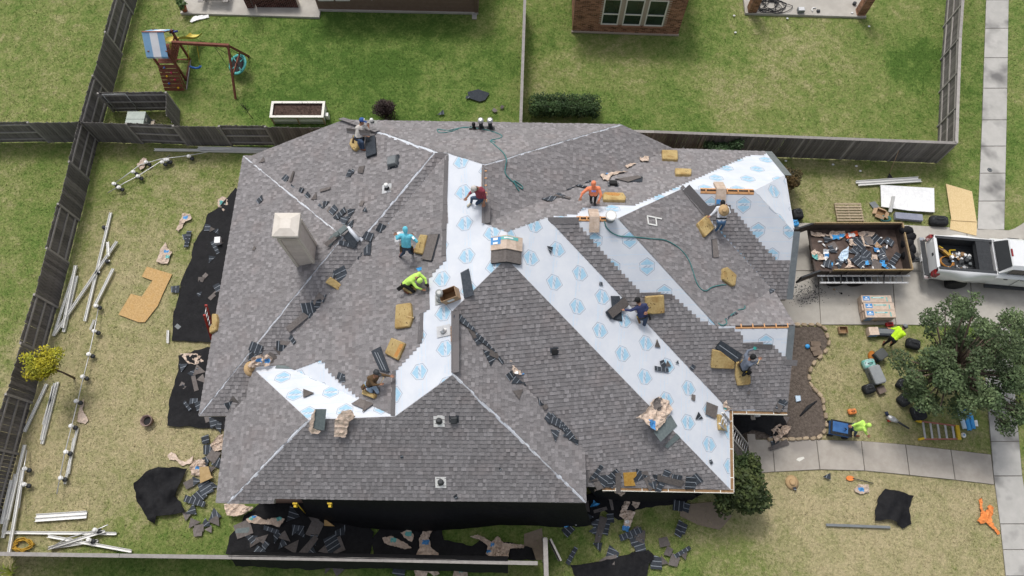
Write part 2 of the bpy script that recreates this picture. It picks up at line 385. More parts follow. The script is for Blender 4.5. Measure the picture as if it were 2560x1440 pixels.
# meter cover in the pavement
mc = thing('meter_cover', 'small round metal meter cover set in the pavement', 'cover', G(2474, 425))
b = MB(); b.lathe([(.115, 0), (.115, .016), (.10, .02)], M_dkgrey, Matrix.Translation(G(2474, 425)), 16); b.lathe([(.085, .02), (.085, .024)], M_mgrey, Matrix.Translation(G(2474, 425)), 14); b.lathe([(.05, .024), (.05, .028)], M_dkgrey, Matrix.Translation(G(2474, 425)), 12); b.build('lid', mc)
# mulch bed and its stone edging
bed_px = [(1940, 815), (2050, 818), (2066, 838), (2070, 858), (2060, 880), (2043, 896), (2028, 913), (2022, 934), (2024, 957), (2035, 976), (2048, 992), (2055, 1008), (2060, 1032), (2065, 1058), (2061, 1080), (2048, 1094), (1985, 1097), (1880, 1097), (1800, 1096), (1800, 900)]
bed = gpoly(bed_px); MASK.append(bed)
def fill_sheet(poly, z, m, amp=.02, step=.18, seed=0, sc_=3.0, name='sheet', tintamp=0.0):
    pts = [Vector((p[0], p[1])) for p in poly]; per = []
    for a, c in zip(pts, pts[1:] + pts[:1]):
        k = max(1, int((c - a).length / step)); per += [a.lerp(c, i / k) for i in range(k)]
    r = random.Random(seed); x0, x1 = min(p.x for p in per), max(p.x for p in per); y0, y1 = min(p.y for p in per), max(p.y for p in per)
    inn = []; y = y0
    while y < y1:
        x = x0
        while x < x1:
            q = Vector((x + r.uniform(-.3, .3) * step, y + r.uniform(-.3, .3) * step))
            if inpoly(q, per) and min((q - p).length for p in per) > step * .45: inn.append(q)
            x += step
        y += step
    n = len(per); res = delaunay_2d_cdt(per + inn, [(i, (i + 1) % n) for i in range(n)], [], 1, 1e-5)
    vs = [Vector((p.x, p.y, z + amp * noise.noise(Vector((p.x * sc_, p.y * sc_, seed))))) for p in res[0]]
    b = MB(); b.mesh(vs, [tuple(f) for f in res[2]], m, smooth=True)
    return b
o = fill_sheet(bed, .015, M_mulch, .03, .22, 3, 2.5).build('mulch_bed'); tag(o, kind='structure')
stones = [(1992, 812), (2010, 812), (2028, 812), (2046, 813), (2060, 822), (2067, 840), (2071, 858), (2063, 878), (2049, 893), (2034, 908), (2025, 925), (2022, 944), (2027, 962), (2037, 976), (2049, 988), (2056, 1002), (2059, 1020), (2063, 1040), (2066, 1060), (2060, 1079), (2048, 1092), (2032, 1096), (2014, 1096), (1996, 1098), (1978, 1098), (1960, 1099), (1942, 1099), (1925, 1099)]
M_stone = mat('edging_stone', (.33, .25, .165, 1), (.47, .38, .27, 1), 6, .9, .4, rnd=.2)
ORD = 'first second third fourth fifth sixth seventh eighth ninth tenth eleventh twelfth thirteenth fourteenth fifteenth sixteenth seventeenth eighteenth nineteenth twentieth twenty-first twenty-second twenty-third twenty-fourth twenty-fifth twenty-sixth twenty-seventh twenty-eighth'.split()
for i, (u, v) in enumerate(stones):
    a = stones[min(i + 1, len(stones) - 1)]; c = stones[max(i - 1, 0)]
    d = G(*a) - G(*c); ang = math.atan2(d.y, d.x) + RND.uniform(-.2, .2)
    L, W, H = RND.uniform(.25, .30), RND.uniform(.13, .17), RND.uniform(.08, .13)
    b = MB(); n = 8; ring = []
    for k in range(n):
        t = k / n * 2 * math.pi; ring.append(Vector((math.copysign(abs(math.cos(t)) ** .5, math.cos(t)) * L / 2 * RND.uniform(.85, 1.1), math.copysign(abs(math.sin(t)) ** .5, math.sin(t)) * W / 2 * RND.uniform(.85, 1.1), 0)))
    b.prism(ring, (0, 0, H), M_stone, bev=.03)
    o = b.build('edging_stone', None, Matrix.Translation(G(u, v)) @ Matrix.Rotation(ang, 4, 'Z'))
    where = 'along the driveway end of the mulch bed' if i < 5 else ('along the curved lawn side of the mulch bed' if i < 20 else 'between the mulch bed and the front walk')
    tag(o, 'tan limestone edging block, ' + ORD[i] + ' from the driveway, ' + where.replace('of the mulch bed', 'of the bed'), 'stone', 'stone edging blocks of the mulch bed')
# bare soil patch under the magnolia and by the gate
for px, sd in (([(1700, 1262), (1780, 1255), (1830, 1290), (1800, 1325), (1745, 1312), (1700, 1290)], 5), ([(1310, 1335), (1355, 1320), (1362, 1400), (1325, 1400), (1310, 1370)], 6)):
    o = fill_sheet(gpoly(px), .004, flat('bare_soil', (.22, .175, .13, 1)), .02, .2, sd).build('bare_soil'); tag(o, kind='structure')
# ------------------------------------------------------------------ the house: roof geometry
a1 = P3('A', 'N2', 'S'); a2 = P3('N2', 'S', 'B'); b1 = P3('B', 'C', 'S'); s1 = P3('S', 'C', 'D'); p0 = P3('C', 'D', 'E'); p1 = P3('D', 'E', 'F')
p2 = P3('D', 'F', 'V'); p3 = P3('F', 'V', 'G'); p4 = P3('F', 'G', 'K'); p5 = P3('D', 'V', 'T'); p6 = P3('D', 'T', 'U'); p7 = P3('D', 'U', 'X')
x1 = P3('X', 'D', 'Y'); x2 = P3('X', 'Y', 'Z'); k1 = P3('F', 'K', 'L'); k2 = P3('K', 'G', 'Q'); k3 = P3('K', 'L', 'Q')
AN = P3('A', 'N2', H1); AS = P3('A', 'S', H1); BN = P3('B', 'N2', H1); cL = P3('B', 'C', (0, 1, 0, 17.15)); cR = P3('C', 'E', (0, 1, 0, 17.35))
EF = P3('E', 'F', H1); r4 = P3('F', 'L', (1, 0, 0, 9.5)); fHi = P3('F', (1, 0, 0, 11.2), (0, 1, 0, 14.85)); fLo = P3('F', (1, 0, 0, 11.15), H1)
lHi = P3('L', (1, 0, 0, 11.2), (0, 1, 0, 12.3)); lLo = P3('L', (1, 0, 0, 11.15), 2.76); lK = P3('L', (1, 0, 0, 10.5), 2.76)
qHi = P3('Q', 'G', (1, 0, 0, 10.6)); qLo = P3('Q', (1, 0, 0, 10.58), (0, 1, 0, 10.1)); GV = P3('G', 'V', H1); gLo = P3('G', (1, 0, 0, 10.55), 2.74)
TV = P3('T', 'V', (0, 1, 0, 2.53)); TU = P3('T', 'U', H2); Tlo = hit('T', 1462, 1216); XU = P3('X', 'U', H2); XZ = P3('X', 'Z', 3.80)
YZ = P3('Y', 'Z', H2 - .03); DY = P3('D', 'Y', H2); SDl = P3('S', 'D', (0, 1, 0, 6.6)); DYl = P3('D', (0, 1, 0, 6.6), (1, 0, 0, DY.x))
Shr = P3('S', (1, 0, 0, -10.0), H1)
# small hip-end face over the right gable: plane through three points
def plane3(a, b, c):
    n = (b - a).cross(c - a); n /= n.z; return (n.x, n.y, n.dot(a))
PL['CE'] = plane3(r4, lHi, fHi)
FACES = {
 'A': [AN, AS, a1], 'N2': [AN, a1, a2, BN], 'B': [cL, BN, a2, b1], 'C': [cL, b1, s1, p0, cR], 'S': [AS, Shr, SDl, s1, b1, a2, a1],
 'D': [s1, SDl, DYl, DY, x1, p7, p6, p5, p2, p1, p0], 'E': [p0, p1, EF, cR], 'F': [p1, p2, p3, p4, k1, r4, fHi, fLo, EF],
 'CE': [r4, lHi, fHi], 'L': [k1, k3, lK, lLo, lHi, r4], 'K': [p4, k2, k3, k1], 'Q': [k2, qHi, qLo, k3], 'G': [p3, GV, gLo, qHi, k2, p4],
 'V': [p2, p5, TV, GV, p3], 'T': [p5, p6, TU, Tlo, TV], 'U': [p6, p7, XU, TU],
 'X': [p7, x1, x2, XZ, hit('X', 685, 1258), hit('X', 687, 1246), XU], 'Z': [x2, YZ, hit('Z', 617, 995), hit('Z', 566, 1043), hit('Z', 540, 1257), XZ], 'Y': [x1, x2, YZ, DY]}
def to2(k, p):
    x, y, n = basis(k); return (p.dot(x), p.dot(y))
def to3(k, s, t, lift=0.0):
    x, y, n = basis(k); a, b, c = PL[k]
    # point in plane: x*s + y*t + n*w with w fixed by the plane
    w = c / math.sqrt(a * a + b * b + 1)
    return x * s + y * t + n * (w + lift)
def clip_half(poly, a, b, c):
    """keep a*x+b*y+c >= 0"""
    out = []; n = len(poly)
    for i in range(n):
        p = poly[i]; q = poly[(i + 1) % n]; dp = a * p[0] + b * p[1] + c; dq = a * q[0] + b * q[1] + c
        if dp >= 0: out.append(p)
        if (dp >= 0) != (dq >= 0):
            t = dp / (dp - dq); out.append((p[0] + (q[0] - p[0]) * t, p[1] + (q[1] - p[1]) * t))
    return out
def clip_convex(subj, conv):
    A = sum(conv[i][0] * conv[(i + 1) % len(conv)][1] - conv[(i + 1) % len(conv)][0] * conv[i][1] for i in range(len(conv)))
    if A < 0: conv = conv[::-1]
    for i in range(len(conv)):
        p = conv[i]; q = conv[(i + 1) % len(conv)]
        subj = clip_half(subj, -(q[1] - p[1]), (q[0] - p[0]), (q[1] - p[1]) * p[0] - (q[0] - p[0]) * p[1])
        if len(subj) < 3: return []
    return subj
def area2(p): return abs(sum(p[i][0] * p[(i + 1) % len(p)][1] - p[(i + 1) % len(p)][0] * p[i][1] for i in range(len(p)))) / 2
def spans(poly, t):
    xs_ = []
    for i in range(len(poly)):
        p = poly[i]; q = poly[(i + 1) % len(poly)]
        if (p[1] > t) != (q[1] > t): xs_.append(p[0] + (q[0] - p[0]) * (t - p[1]) / (q[1] - p[1]))
    xs_.sort(); return list(zip(xs_[::2], xs_[1::2]))

house = thing('house', 'grey shingled hip-roofed house being reroofed, white underlayment showing in stripes', 'house', (0, 9, 0))
# roof deck: one solid slab per face joined as the roof
b = MB(); M_fascia = mat('fascia_board', (.27, .24, .22, 1), (.33, .30, .27, 1), 5, .8)
for k, f in FACES.items():
    n = nrm(k); pts = f
    A = sum((pts[i].x * pts[(i + 1) % len(pts)].y - pts[(i + 1) % len(pts)].x * pts[i].y) for i in range(len(pts)))
    if A < 0: pts = pts[::-1]; FACES[k] = pts
    b.prism([p + Vector((0, 0, -.17)) for p in pts], (0, 0, .17), M_deck, side=M_fascia)
roof = b.build('roof', house)
F2 = {k: [to2(k, p) for p in f] for k, f in FACES.items()}

# ------------------------------------------------------------------ text for the printed sheets
def text_polys(body, size):
    cu = bpy.data.curves.new('t', 'FONT'); cu.body = body; cu.size = size; cu.align_x = 'CENTER'; cu.align_y = 'CENTER'; cu.resolution_u = 1
    o = bpy.data.objects.new('t', cu); link(o); dg = bpy.context.evaluated_depsgraph_get(); me = o.evaluated_get(dg).to_mesh()
    me.calc_loop_triangles()
    vs = [v.co.copy() for v in me.vertices]; tr = [[(vs[i].x, vs[i].y) for i in t.vertices] for t in me.loop_triangles]
    o.evaluated_get(dg).to_mesh_clear(); bpy.data.objects.remove(o); bpy.data.curves.remove(cu); return tr
T_brand = text_polys('ALL COVERED', .105); T_small = text_polys('CertainTeed', .115); T_roof = text_polys('Roofing', .085)
def logo_polys():
    """list of (convex poly, material) in logo coordinates, up = +y"""
    out = []; sc_ = 1.0
    hexa = [(0, .35), (.29, .15), (.27, -.13), (0, -.35), (-.27, -.13), (-.29, .15)]
    def grow(h, k): return [(x * k, y * k) for x, y in h]
    h0, h1_, h2_ = grow(hexa, 1.0), grow(hexa, .93), grow(hexa, .82)
    for i in range(6):
        j = (i + 1) % 6; out.append(([h0[i], h0[j], h1_[j], h1_[i]], M_pgrey))
    top = [p for p in h2_]; 
    up = clip_half(h2_, 0, 1, -.075); dn = clip_half(h2_, 0, -1, -.035)
    out.append((up, M_blue)); out.append((dn, M_blue))
    # the little roofs between
    out.append(([(-.16, -.03), (-.02, .06), (.02, .03), (-.09, -.035)], M_pgrey)); out.append(([(.0, -.03), (.12, .06), (.16, .03), (.06, -.035)], M_pgrey))
    for t in T_brand: out.append(([(x * .95, y + .02) for x, y in t], M_ppale))
    return out
LOGO = logo_polys()
EXPOSED = {'D', 'V', 'G', 'F', 'L', 'CE', 'Y'}
OFFS = {'D': (.1, .15), 'V': (.45, .0), 'G': (.2, .3), 'F': (.3, .1), 'L': (.05, .25), 'CE': (.3, .2), 'Y': (.15, .28)}
for k, f in FACES.items():
    b = MB(); x, y, n = basis(k)
    pts = [p + n * .006 for p in f]
    b.poly(pts, M_under)
    if k in EXPOSED:
        poly = F2[k]; smin = min(p[0] for p in poly); smax = max(p[0] for p in poly); tmin = min(p[1] for p in poly); tmax = max(p[1] for p in poly)
        lift = .0085
        def put(q, m, lf):
            c = clip_convex(poly, q)
            if len(c) >= 3 and area2(c) > 1e-5: b.poly([to3(k, a_, t_, lf) for a_, t_ in c], m)
        def near(cx, cy, r=.5):
            return any(inpoly((cx + dx, cy + dy), poly) for dx in (-r, 0, r) for dy in (-r, 0, r))
        o1, o2 = OFFS[k]; row = 0; t = tmin - o2
        while t < tmax + .5:
            s_ = smin - o1 + (.64 if row % 2 else 0)
            while s_ < smax + .5:
                if near(s_, t):
                    for q, m in LOGO: put([(a_ + s_, t_ + t) for a_, t_ in q], m, lift if m in (M_pgrey, M_blue) else lift + .0015)
                if near(s_ + .63, t):
                    for q in T_small: put([(a_ + s_ + .63, t_ + t + .12) for a_, t_ in q], M_ppale, lift)
                    for q in T_roof: put([(a_ + s_ + .72, t_ + t - .02) for a_, t_ in q], M_ppale, lift)
                s_ += 1.28
            t += 1.02; row += 1
        # lap lines of the rolls
        t = tmin + .4
        while t < tmax:
            put([(smin - 1, t), (smax + 1, t), (smax + 1, t + .012), (smin - 1, t + .012)], M_ppale, lift - .001); t += .98
    o = b.build('underlayment', roof)

# ------------------------------------------------------------------ shingles
EXP = .147
def px2(k, px): return [to2(k, p if isinstance(p, Vector) else hit(k, *p)) for p in px]
REGION = {
 'D': [s1, (1119, 480), (1114, 652), (1077, 690), (1075, 772), (1058, 783), (1054, 860), (992, 925), (989, 1012), (980, 1014), (978, 1042), (902, 1036), (897, 995), (850, 955), (823, 930), (806, 900), DYl, SDl],
 'G': [(1370, 550), (1407, 611), (1461, 655), (1522, 715), (1560, 762), (1620, 819), (1643, 858), (1678, 897), (1717, 930), (1756, 969), (1784, 994), (1790, 1040), GV, gLo, (1993, 903), (1960, 893), (1941, 872), (1929, 860), (1857, 858), (1857, 838), (1844, 827), (1826, 821), (1788, 815), (1751, 800), (1680, 737), (1602, 731), (1527, 652), (1447, 562), (1447, 549)],
 'L': [(1752, 520), (1823, 514), (1842, 534), (1867, 564), (1890, 594), (1915, 622), (1942, 650), (1975, 652), lLo, lK, k3],
 'F': [p1, p2, p3, (1443, 536), (1458, 520), (1503, 515), (1585, 514), (1680, 474), (1697, 466), (1715, 458), (1757, 440), (1812, 415), (1847, 400), (1868, 390), (1914, 387), fLo, EF],
}
HIPS = [(AN, a1, .022, .02), (a1, AS, .022, .02), (lerp(cL, b1, .40), b1, .10, .04), (b1, a2, .035, .025), (p0, cR, .025, .02), (p7, XU, .035, .035), (x2, XZ, .035, .035), (p0, s1, .02, .02)]
HIPK = [('A', 'N2'), ('A', 'S'), ('B', 'C'), ('B', 'S'), ('C', 'E'), ('X', 'U'), ('X', 'Z'), ('C', 'D')]
shn = 0; SINGLES = []
FR = random.Random(5)
def tone(r):
    q = r.random()
    return r.uniform(.82, .92) if q < .4 else (r.uniform(.92, 1.02) if q < .72 else r.uniform(1.04, 1.20))
for k in FACES:
    if k in ('CE', 'Y', 'V'): continue
    face = F2[k]; reg = px2(k, REGION[k]) if k in REGION else None
    x, y, n = basis(k); cen = (sum(p[0] for p in face) / len(face), sum(p[1] for p in face) / len(face))
    hips = []
    for (ha, hb, wd_, jt), ks in zip(HIPS, HIPK):
        if k in ks:
            pa, pb = to2(k, ha), to2(k, hb); dx, dy = pb[0] - pa[0], pb[1] - pa[1]; L = math.hypot(dx, dy); nx_, ny_ = -dy / L, dx / L
            # inside test against a point known to be in the face near the middle of the hip
            mx, my = (pa[0] + pb[0]) / 2, (pa[1] + pb[1]) / 2
            sgn = 1 if inpoly((mx + nx_ * .05, my + ny_ * .05), face) else -1
            hips.append((pa, pb, nx_ * sgn, ny_ * sgn, wd_ if not (k == 'B' and ks == ('B', 'C')) else .03, jt, L))
    tmin = min(p[1] for p in face); tmax = max(p[1] for p in face); b = MB(); row = 0; t0 = tmin
    overhang = .025
    while t0 < tmax:
        t1 = t0 + EXP; tm = (t0 + t1) / 2
        strip = clip_half(clip_half(face, 0, 1, -t0), 0, -1, t1)
        if len(strip) >= 3:
            if reg is not None: sp = spans(reg, tm)
            else: sp = [(min(p[0] for p in strip), max(p[0] for p in strip))]
            for (sa, sb) in sp:
                s_ = sa; raised = FR.random() < .5; nxt = sa
                while s_ < sb - 1e-4:
                    w = FR.uniform(.07, .19) if raised else FR.uniform(.06, .20)
                    e = min(sb, s_ + w)
                    q = clip_half(clip_half(strip, 1, 0, -s_), -1, 0, e)
                    if len(q) >= 3:
                        mid = (s_ + e) / 2
                        for (pa, pb, hx, hy, wd_, jt, L) in hips:
                            al = ((mid - pa[0]) * (pb[0] - pa[0]) + (tm - pa[1]) * (pb[1] - pa[1])) / (L * L)
                            dist = (mid - pa[0]) * hx + (tm - pa[1]) * hy
                            if -.05 < al < 1.05 and abs(dist) < .6:
                                jj = wd_ + jt * (random.Random(row * 7 + 3).random() * 2 - 1) * (1 if FR.random() < .8 else .3)
                                q = clip_half(q, hx, hy, -(hx * pa[0] + hy * pa[1]) - jj)
                                if len(q) < 3: break
                    if len(q) >= 3 and area2(q) > 2e-4:
                        up = .007 if raised else 0.0; tn = tone(FR) * (1.06 if raised else .93)
                        top = [to3(k, a_, t_, .014 + (.014 + up) * max(0, 1 - (t_ - t0) / EXP) + up * .4) for a_, t_ in q]
                        low = [i for i in range(len(q)) if q[i][1] < t0 + 1e-5]
                        bt = b
                        single = (k == 'X' and row < 12 and len(SINGLES) < 300 and area2(q) > .008 and e - s_ > .09)
                        if single: bt = MB()
                        A = sum(q[i][0] * q[(i + 1) % len(q)][1] - q[(i + 1) % len(q)][0] * q[i][1] for i in range(len(q)))
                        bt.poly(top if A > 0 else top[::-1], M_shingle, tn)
                        # cut edges: every side gets a short skirt so the tab has thickness
                        nq = len(q)
                        for i in range(nq):
                            j = (i + 1) % nq
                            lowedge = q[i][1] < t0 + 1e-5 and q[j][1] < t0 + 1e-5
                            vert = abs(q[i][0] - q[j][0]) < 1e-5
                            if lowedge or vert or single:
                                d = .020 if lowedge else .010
                                bt.poly([top[i], top[i] - n * d, top[j] - n * d, top[j]], M_shingle, .42 if lowedge else .7)  # lower butts tinted dark: painted shadow lines between courses, plus dark cut asphalt
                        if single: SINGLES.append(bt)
                        shn += 1
                    s_ = e; raised = not raised
        t0 = t1; row += 1
    if b.v:
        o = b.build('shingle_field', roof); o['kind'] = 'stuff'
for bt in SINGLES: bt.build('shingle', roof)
print('shingle tabs', shn)

# ------------------------------------------------------------------ ridge slots, caps, drip edge, gutters
def ridge_slot(pa, pb, ka, kb, w=.11):
    b = MB(); d = (pb - pa).normalized()
    for k in (ka, kb):
        x, y, n = basis(k); side = n.cross(d); side.normalize()
        if side.z > 0: side = -side
        o_ = n * .018
        b.poly([p_ + o_ for p_ in (pa + side * .035, pb + side * .035, pb + side * (w + .035), pa + side * (w + .035))], M_bright)
        b.poly([p_ + o_ - n * .006 for p_ in (pa + side * (w + .03), pb + side * (w + .03), pb + side * (w + .05), pa + side * (w + .05))], M_gap)
    b.bar(pa + Vector((0, 0, -.01)), pb + Vector((0, 0, -.01)), .07, .03, M_gap)
    for i in range(5):
        q = pa.lerp(pb, (i + .5) / 5); b.bar(q - d * .02 + Vector((0, 0, .012)), q + d * .02 + Vector((0, 0, .012)), .16, .018, M_bright)
    b.build('ridge_vent_slot', roof)
ridge_slot(lerp(p0, p1, .04), lerp(p0, p1, .66), 'D', 'E', .07)
ridge_slot(lerp(k1, r4, .27), r4, 'F', 'L', .10)
ridge_slot(lerp(p3, p4, .42), lerp(p3, p4, .90), 'F', 'G', .07)
ridge_slot(lerp(k2, qHi, .24), lerp(k2, qHi, .98), 'Q', 'G', .06)
ridge_slot(lerp(p6, p7, .25), lerp(p6, p7, .50), 'D', 'U', .04)
def cap_strip(name, pa, pb, k, w, side_off=0.0, step=.30, tone_=.72, lift=.03):
    """a line of strip shingles lapped along an edge on face k"""
    x, y, n = basis(k); d = (pb - pa); L = d.length; d.normalize(); sd = n.cross(d)
    nn = max(1, int(L / step))
    for i in range(nn):
        A_ = pa + d * (L * i / nn - .03); B_ = pa + d * (L * (i + 1) / nn); b = MB(); z0 = n * (lift + .004 * (i % 3)); z1 = n * (lift + .010 + .004 * (i % 3))
        q = [A_ + sd * (side_off - w / 2) + z0, B_ + sd * (side_off - w / 2) + z1, B_ + sd * (side_off + w / 2) + z1, A_ + sd * (side_off + w / 2) + z0]
        b.prism([p - n * .012 for p in q], n * .012, M_shingle, tone_ * RND.uniform(.9, 1.1)); b.build(name, roof)
def onD(a, k, dx): return a
cap_strip('starter_strip', lerp(p0, p1, .66) , p1, 'D', .22, .14)
cap_strip('starter_strip', lerp(p0, p1, .02), p1, 'E', .10, -.07, 1.0, .8)
cap_strip('starter_strip', lerp(p6, p7, .03), lerp(p6, p7, .98), 'D', .24, .13, .95, .66)
cap_strip('starter_strip', lerp(p6, p7, .03), lerp(p6, p7, .98), 'U', .07, -.05, .95, .8)
cap_strip('ridge_cap', s1 + (p0 - s1) * 0, b1, 'S', .16, .09, .25, .7)
cap_strip('ridge_cap', lerp(cL, b1, -.02), lerp(cL, b1, .40), 'C', .28, 0.0, .22, .8, .055)
cap_strip('valley_strip', hit('K', 1702, 470), hit('K', 1757, 538), 'K', .22, .06, .17, .78, .04)
cap_strip('valley_strip', hit('L', 1716, 470), hit('L', 1773, 534), 'L', .34, .0, .9, .62, .03)
cap_strip('starter_strip', hit('L', 1757, 522), hit('L', 1826, 519), 'L', .22, 0, .5, .6)
cap_strip('starter_strip', hit('G', 1372, 551), hit('G', 1446, 551), 'G', .24, 0, .5, .72)
cap_strip('starter_strip', hit('G', 1604, 737), hit('G', 1680, 741), 'G', .17, 0, .5, .55)
cap_strip('starter_strip', hit('G', 1858, 864), hit('G', 1930, 866), 'G', .17, 0, .5, .5)
cap_strip('starter_strip', hit('D', 1117, 392), hit('D', 1110, 640), 'D', .17, 0, .95, .62)
cap_strip('starter_strip', hit('D', 1054, 785), hit('D', 1050, 858), 'D', .17, 0, .95, .62)
cap_strip('starter_strip', hit('D', 985, 930), hit('D', 983, 1040), 'D', .17, 0, .95, .62)
cap_strip('starter_strip', hit('G', 1960, 905), hit('G', 1992, 907), 'G', .22, 0, .5, .7, .035)
def strip_metal(pa, pb, k, w, m=M_drip, lift=.02, name='drip_edge', off=0.0):
    x, y, n = basis(k); d = (pb - pa).normalized(); sd = n.cross(d); b = MB()
    q = [pa + sd * (off - w / 2), pb + sd * (off - w / 2), pb + sd * (off + w / 2), pa + sd * (off + w / 2)]
    b.prism([p + n * (lift - .006) for p in q], n * .006, m); b.build(name, roof)
strip_metal(fLo, fHi, 'F', .30, off=.14); strip_metal(lLo, lHi, 'L', .26, off=-.12); strip_metal(qHi, lerp(qHi, gLo, .42), 'G', .26, off=-.13)
strip_metal(hit('Y', 690, 918), hit('Y', 783, 921), 'Y', .17, M_shgreen, .03); strip_metal(lerp(fHi, lHi, .05), lerp(fHi, lHi, .95), 'CE', .08, M_under, .02)
cap_strip('starter_strip', hit('Y', 775, 930), hit('Y', 815, 928), 'Y', .3, 0, .4, .62)
# eave strips where the starter course shows
def gutter(pa, pb, out, m=M_cream, name='gutter', drop=.10):
    out = Vector(out).normalized(); b = MB(); d = (pb - pa)
    A_, B_ = pa + Vector((0, 0, -.03)), pb + Vector((0, 0, -.03))
    b.prism([A_, B_, B_ + out * .13, A_ + out * .13][::-1] if d.cross(out).z < 0 else [A_, B_, B_ + out * .13, A_ + out * .13], (0, 0, -.012), M_cardin)
    b.bar(A_ + out * .13, B_ + out * .13, .022, .05, m); b.bar(A_ + out * .13 + Vector((0, 0, -.07)), B_ + out * .13 + Vector((0, 0, -.07)), .012, .12, m)
    b.bar(A_ + out * .01 + Vector((0, 0, -.02)), B_ + out * .01 + Vector((0, 0, -.02)), .014, .05, m)
    n_ = max(2, int(d.length / .9))
    for i in range(n_): q = A_.lerp(B_, (i + .5) / n_); b.bar(q, q + out * .13, .03, .012, m)
    b.build(name, house)
gutter(lerp(Tlo, TV, .12), TV + Vector((.12, 0, 0)), (0, -1, 0)); gutter(TV + Vector((0, -.1, 0)), lerp(TV, GV, 1.04), (1, 0, 0)); gutter(GV + Vector((.15, 0, 0)), gLo, (0, -1, 0))

# ------------------------------------------------------------------ walls under the eaves
M_brickh = mat('house_brick', (.22, .13, .10, 1), (.32, .21, .16, 1), 25, .9)
b = MB()
def wall(x0, y0, x1_, y1_, z1_, t=.2):
    b.bar((x0, y0, z1_ / 2 - .1), (x1_, y1_, z1_ / 2 - .1), t, z1_ - .2, M_brickh)
for w in [(-11.4, 5.7, -11.4, 16.2, 2.7), (-11.4, 16.2, -10.3, 16.2, 2.7), (-10.3, 16.2, -10.3, 16.9, 2.9), (-10.3, 16.9, 7.0, 16.9, 2.9), (7.0, 16.9, 7.0, 16.5, 2.7), (7.0, 16.5, 10.8, 16.5, 2.7), (10.8, 16.5, 10.8, 10.4, 2.7), (10.8, 10.4, 10.15, 10.4, 2.7), (10.15, 10.4, 10.15, 7.2, 2.7), (10.15, 7.2, 7.6, 7.2, 2.6),
          (7.6, 7.2, 7.6, 2.95, 2.7), (7.6, 2.95, 2.25, 2.95, 2.7), (2.25, 2.95, 2.25, 2.35, 3.6), (2.25, 2.35, -10.0, 2.35, 3.5), (-10.0, 2.35, -10.0, 5.7, 3.2), (-10.0, 5.7, -11.4, 5.7, 2.7)]: wall(*w)
b.build('wall', house)
# a post at the porch corner
b = MB(); b.box((10.25, 5.85, 1.35), (.16, .16, 2.6), M_white); b.box((10.25, 5.85, .12), (.26, .26, .24), M_white); b.build('porch_post', house)
b = MB(); b.prism([Vector((7.6, 5.3, .03)), Vector((10.2, 5.6, .03)), Vector((10.2, 7.2, .03)), Vector((7.6, 7.2, .03))], (0, 0, .07), M_walk); b.build('porch_floor', house)
MASK.append([(-11.4, 5.7), (-11.4, 16.2), (7, 16.9), (10.8, 16.5), (10.8, 7.2), (7.6, 7.2), (7.6, 2.95), (2.25, 2.95), (-10, 2.35), (-10, 5.7)])

# ------------------------------------------------------------------ chimney and vents
M_side = mat('painted_siding', (.50, .43, .38, 1), (.56, .49, .44, 1), 5, .75); M_side2 = mat('chimney_trim', (.54, .48, .42, 1), (.60, .54, .47, 1), 5, .7)
# base seen at the siding's lower corners, lifted to a tall box
cb = [hit('A', 737, 672), hit('A', 790, 646), hit('A', 778, 600)]
cx0, cx1 = hit('A', 737, 672).x, hit('A', 789, 650).x; cy0 = hit('A', 740, 668).y
_sw, _se, _ne = hit('A', 743, 672), hit('A', 787, 658), hit('A', 792, 612)
CH = ((_sw.x + _se.x) / 2, (_se.y + _ne.y) / 2, abs(_se.x - _sw.x), abs(_ne.y - _se.y), _se.z + 2.15)           # centre x, y, width, depth, top
cxx, cyy, cw, cd, ctop = CH
ch_base = pz('A', cxx, cyy) - .9
bdy = MB(); bdy.box((cxx, cyy, (ch_base + ctop) / 2), (cw - .06, cd - .06, ctop - ch_base), M_side)
chim = bdy.build('chimney', house)
for i in range(int((ctop - ch_base - .1) / .125)):
    z = ch_base + .06 + i * .125
    for sx, sy, lx, ly in ((0, -1, cw - .02, .02), (0, 1, cw - .02, .02), (-1, 0, .02, cd - .02), (1, 0, .02, cd - .02)):
        bb = MB(); c0 = Vector((cxx + sx * (cw / 2 - .025), cyy + sy * (cd / 2 - .025), z)); out = Vector((sx, sy, 0))
        al = Vector((-sy, sx, 0)); hl = (cw if sy else cd) / 2 - .045
        q = [c0 - al * hl + out * .022 + Vector((0, 0, -.062)), c0 + al * hl + out * .022 + Vector((0, 0, -.062)), c0 + al * hl + out * .006 + Vector((0, 0, .062)), c0 - al * hl + out * .006 + Vector((0, 0, .062))]
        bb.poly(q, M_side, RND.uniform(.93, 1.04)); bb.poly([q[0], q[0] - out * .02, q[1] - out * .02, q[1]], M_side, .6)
        if (sx, sy) in ((0, -1), (1, 0)): bb.build('siding_board', chim)
bt = MB()
for sx in (-1, 1):
    for sy in (-1, 1): bt.box((cxx + sx * (cw / 2 - .03), cyy + sy * (cd / 2 - .03), (ch_base + ctop) / 2), (.11, .11, ctop - ch_base), M_side2)
bt.build('corner_trim', chim)
bt = MB(); M_cap = mat('chimney_cap_metal', (.58, .53, .47, 1), (.66, .61, .55, 1), 3, .45)
bt.box((cxx, cyy, ctop + .03), (cw + .04, cd + .04, .06), M_side2); bt.box((cxx, cyy, ctop + .15), (cw - .25, cd - .25, .2), M_gap)
for sx in (-1, 1):
    for sy in (-1, 1): bt.box((cxx + sx * (cw / 2 - .04), cyy + sy * (cd / 2 - .04), ctop + .16), (.07, .07, .22), M_side2)
q0 = [Vector((cxx + sx * (cw / 2 + .07), cyy + sy * (cd / 2 + .07), ctop + .26)) for sx, sy in ((-1, -1), (1, -1), (1, 1), (-1, 1))]
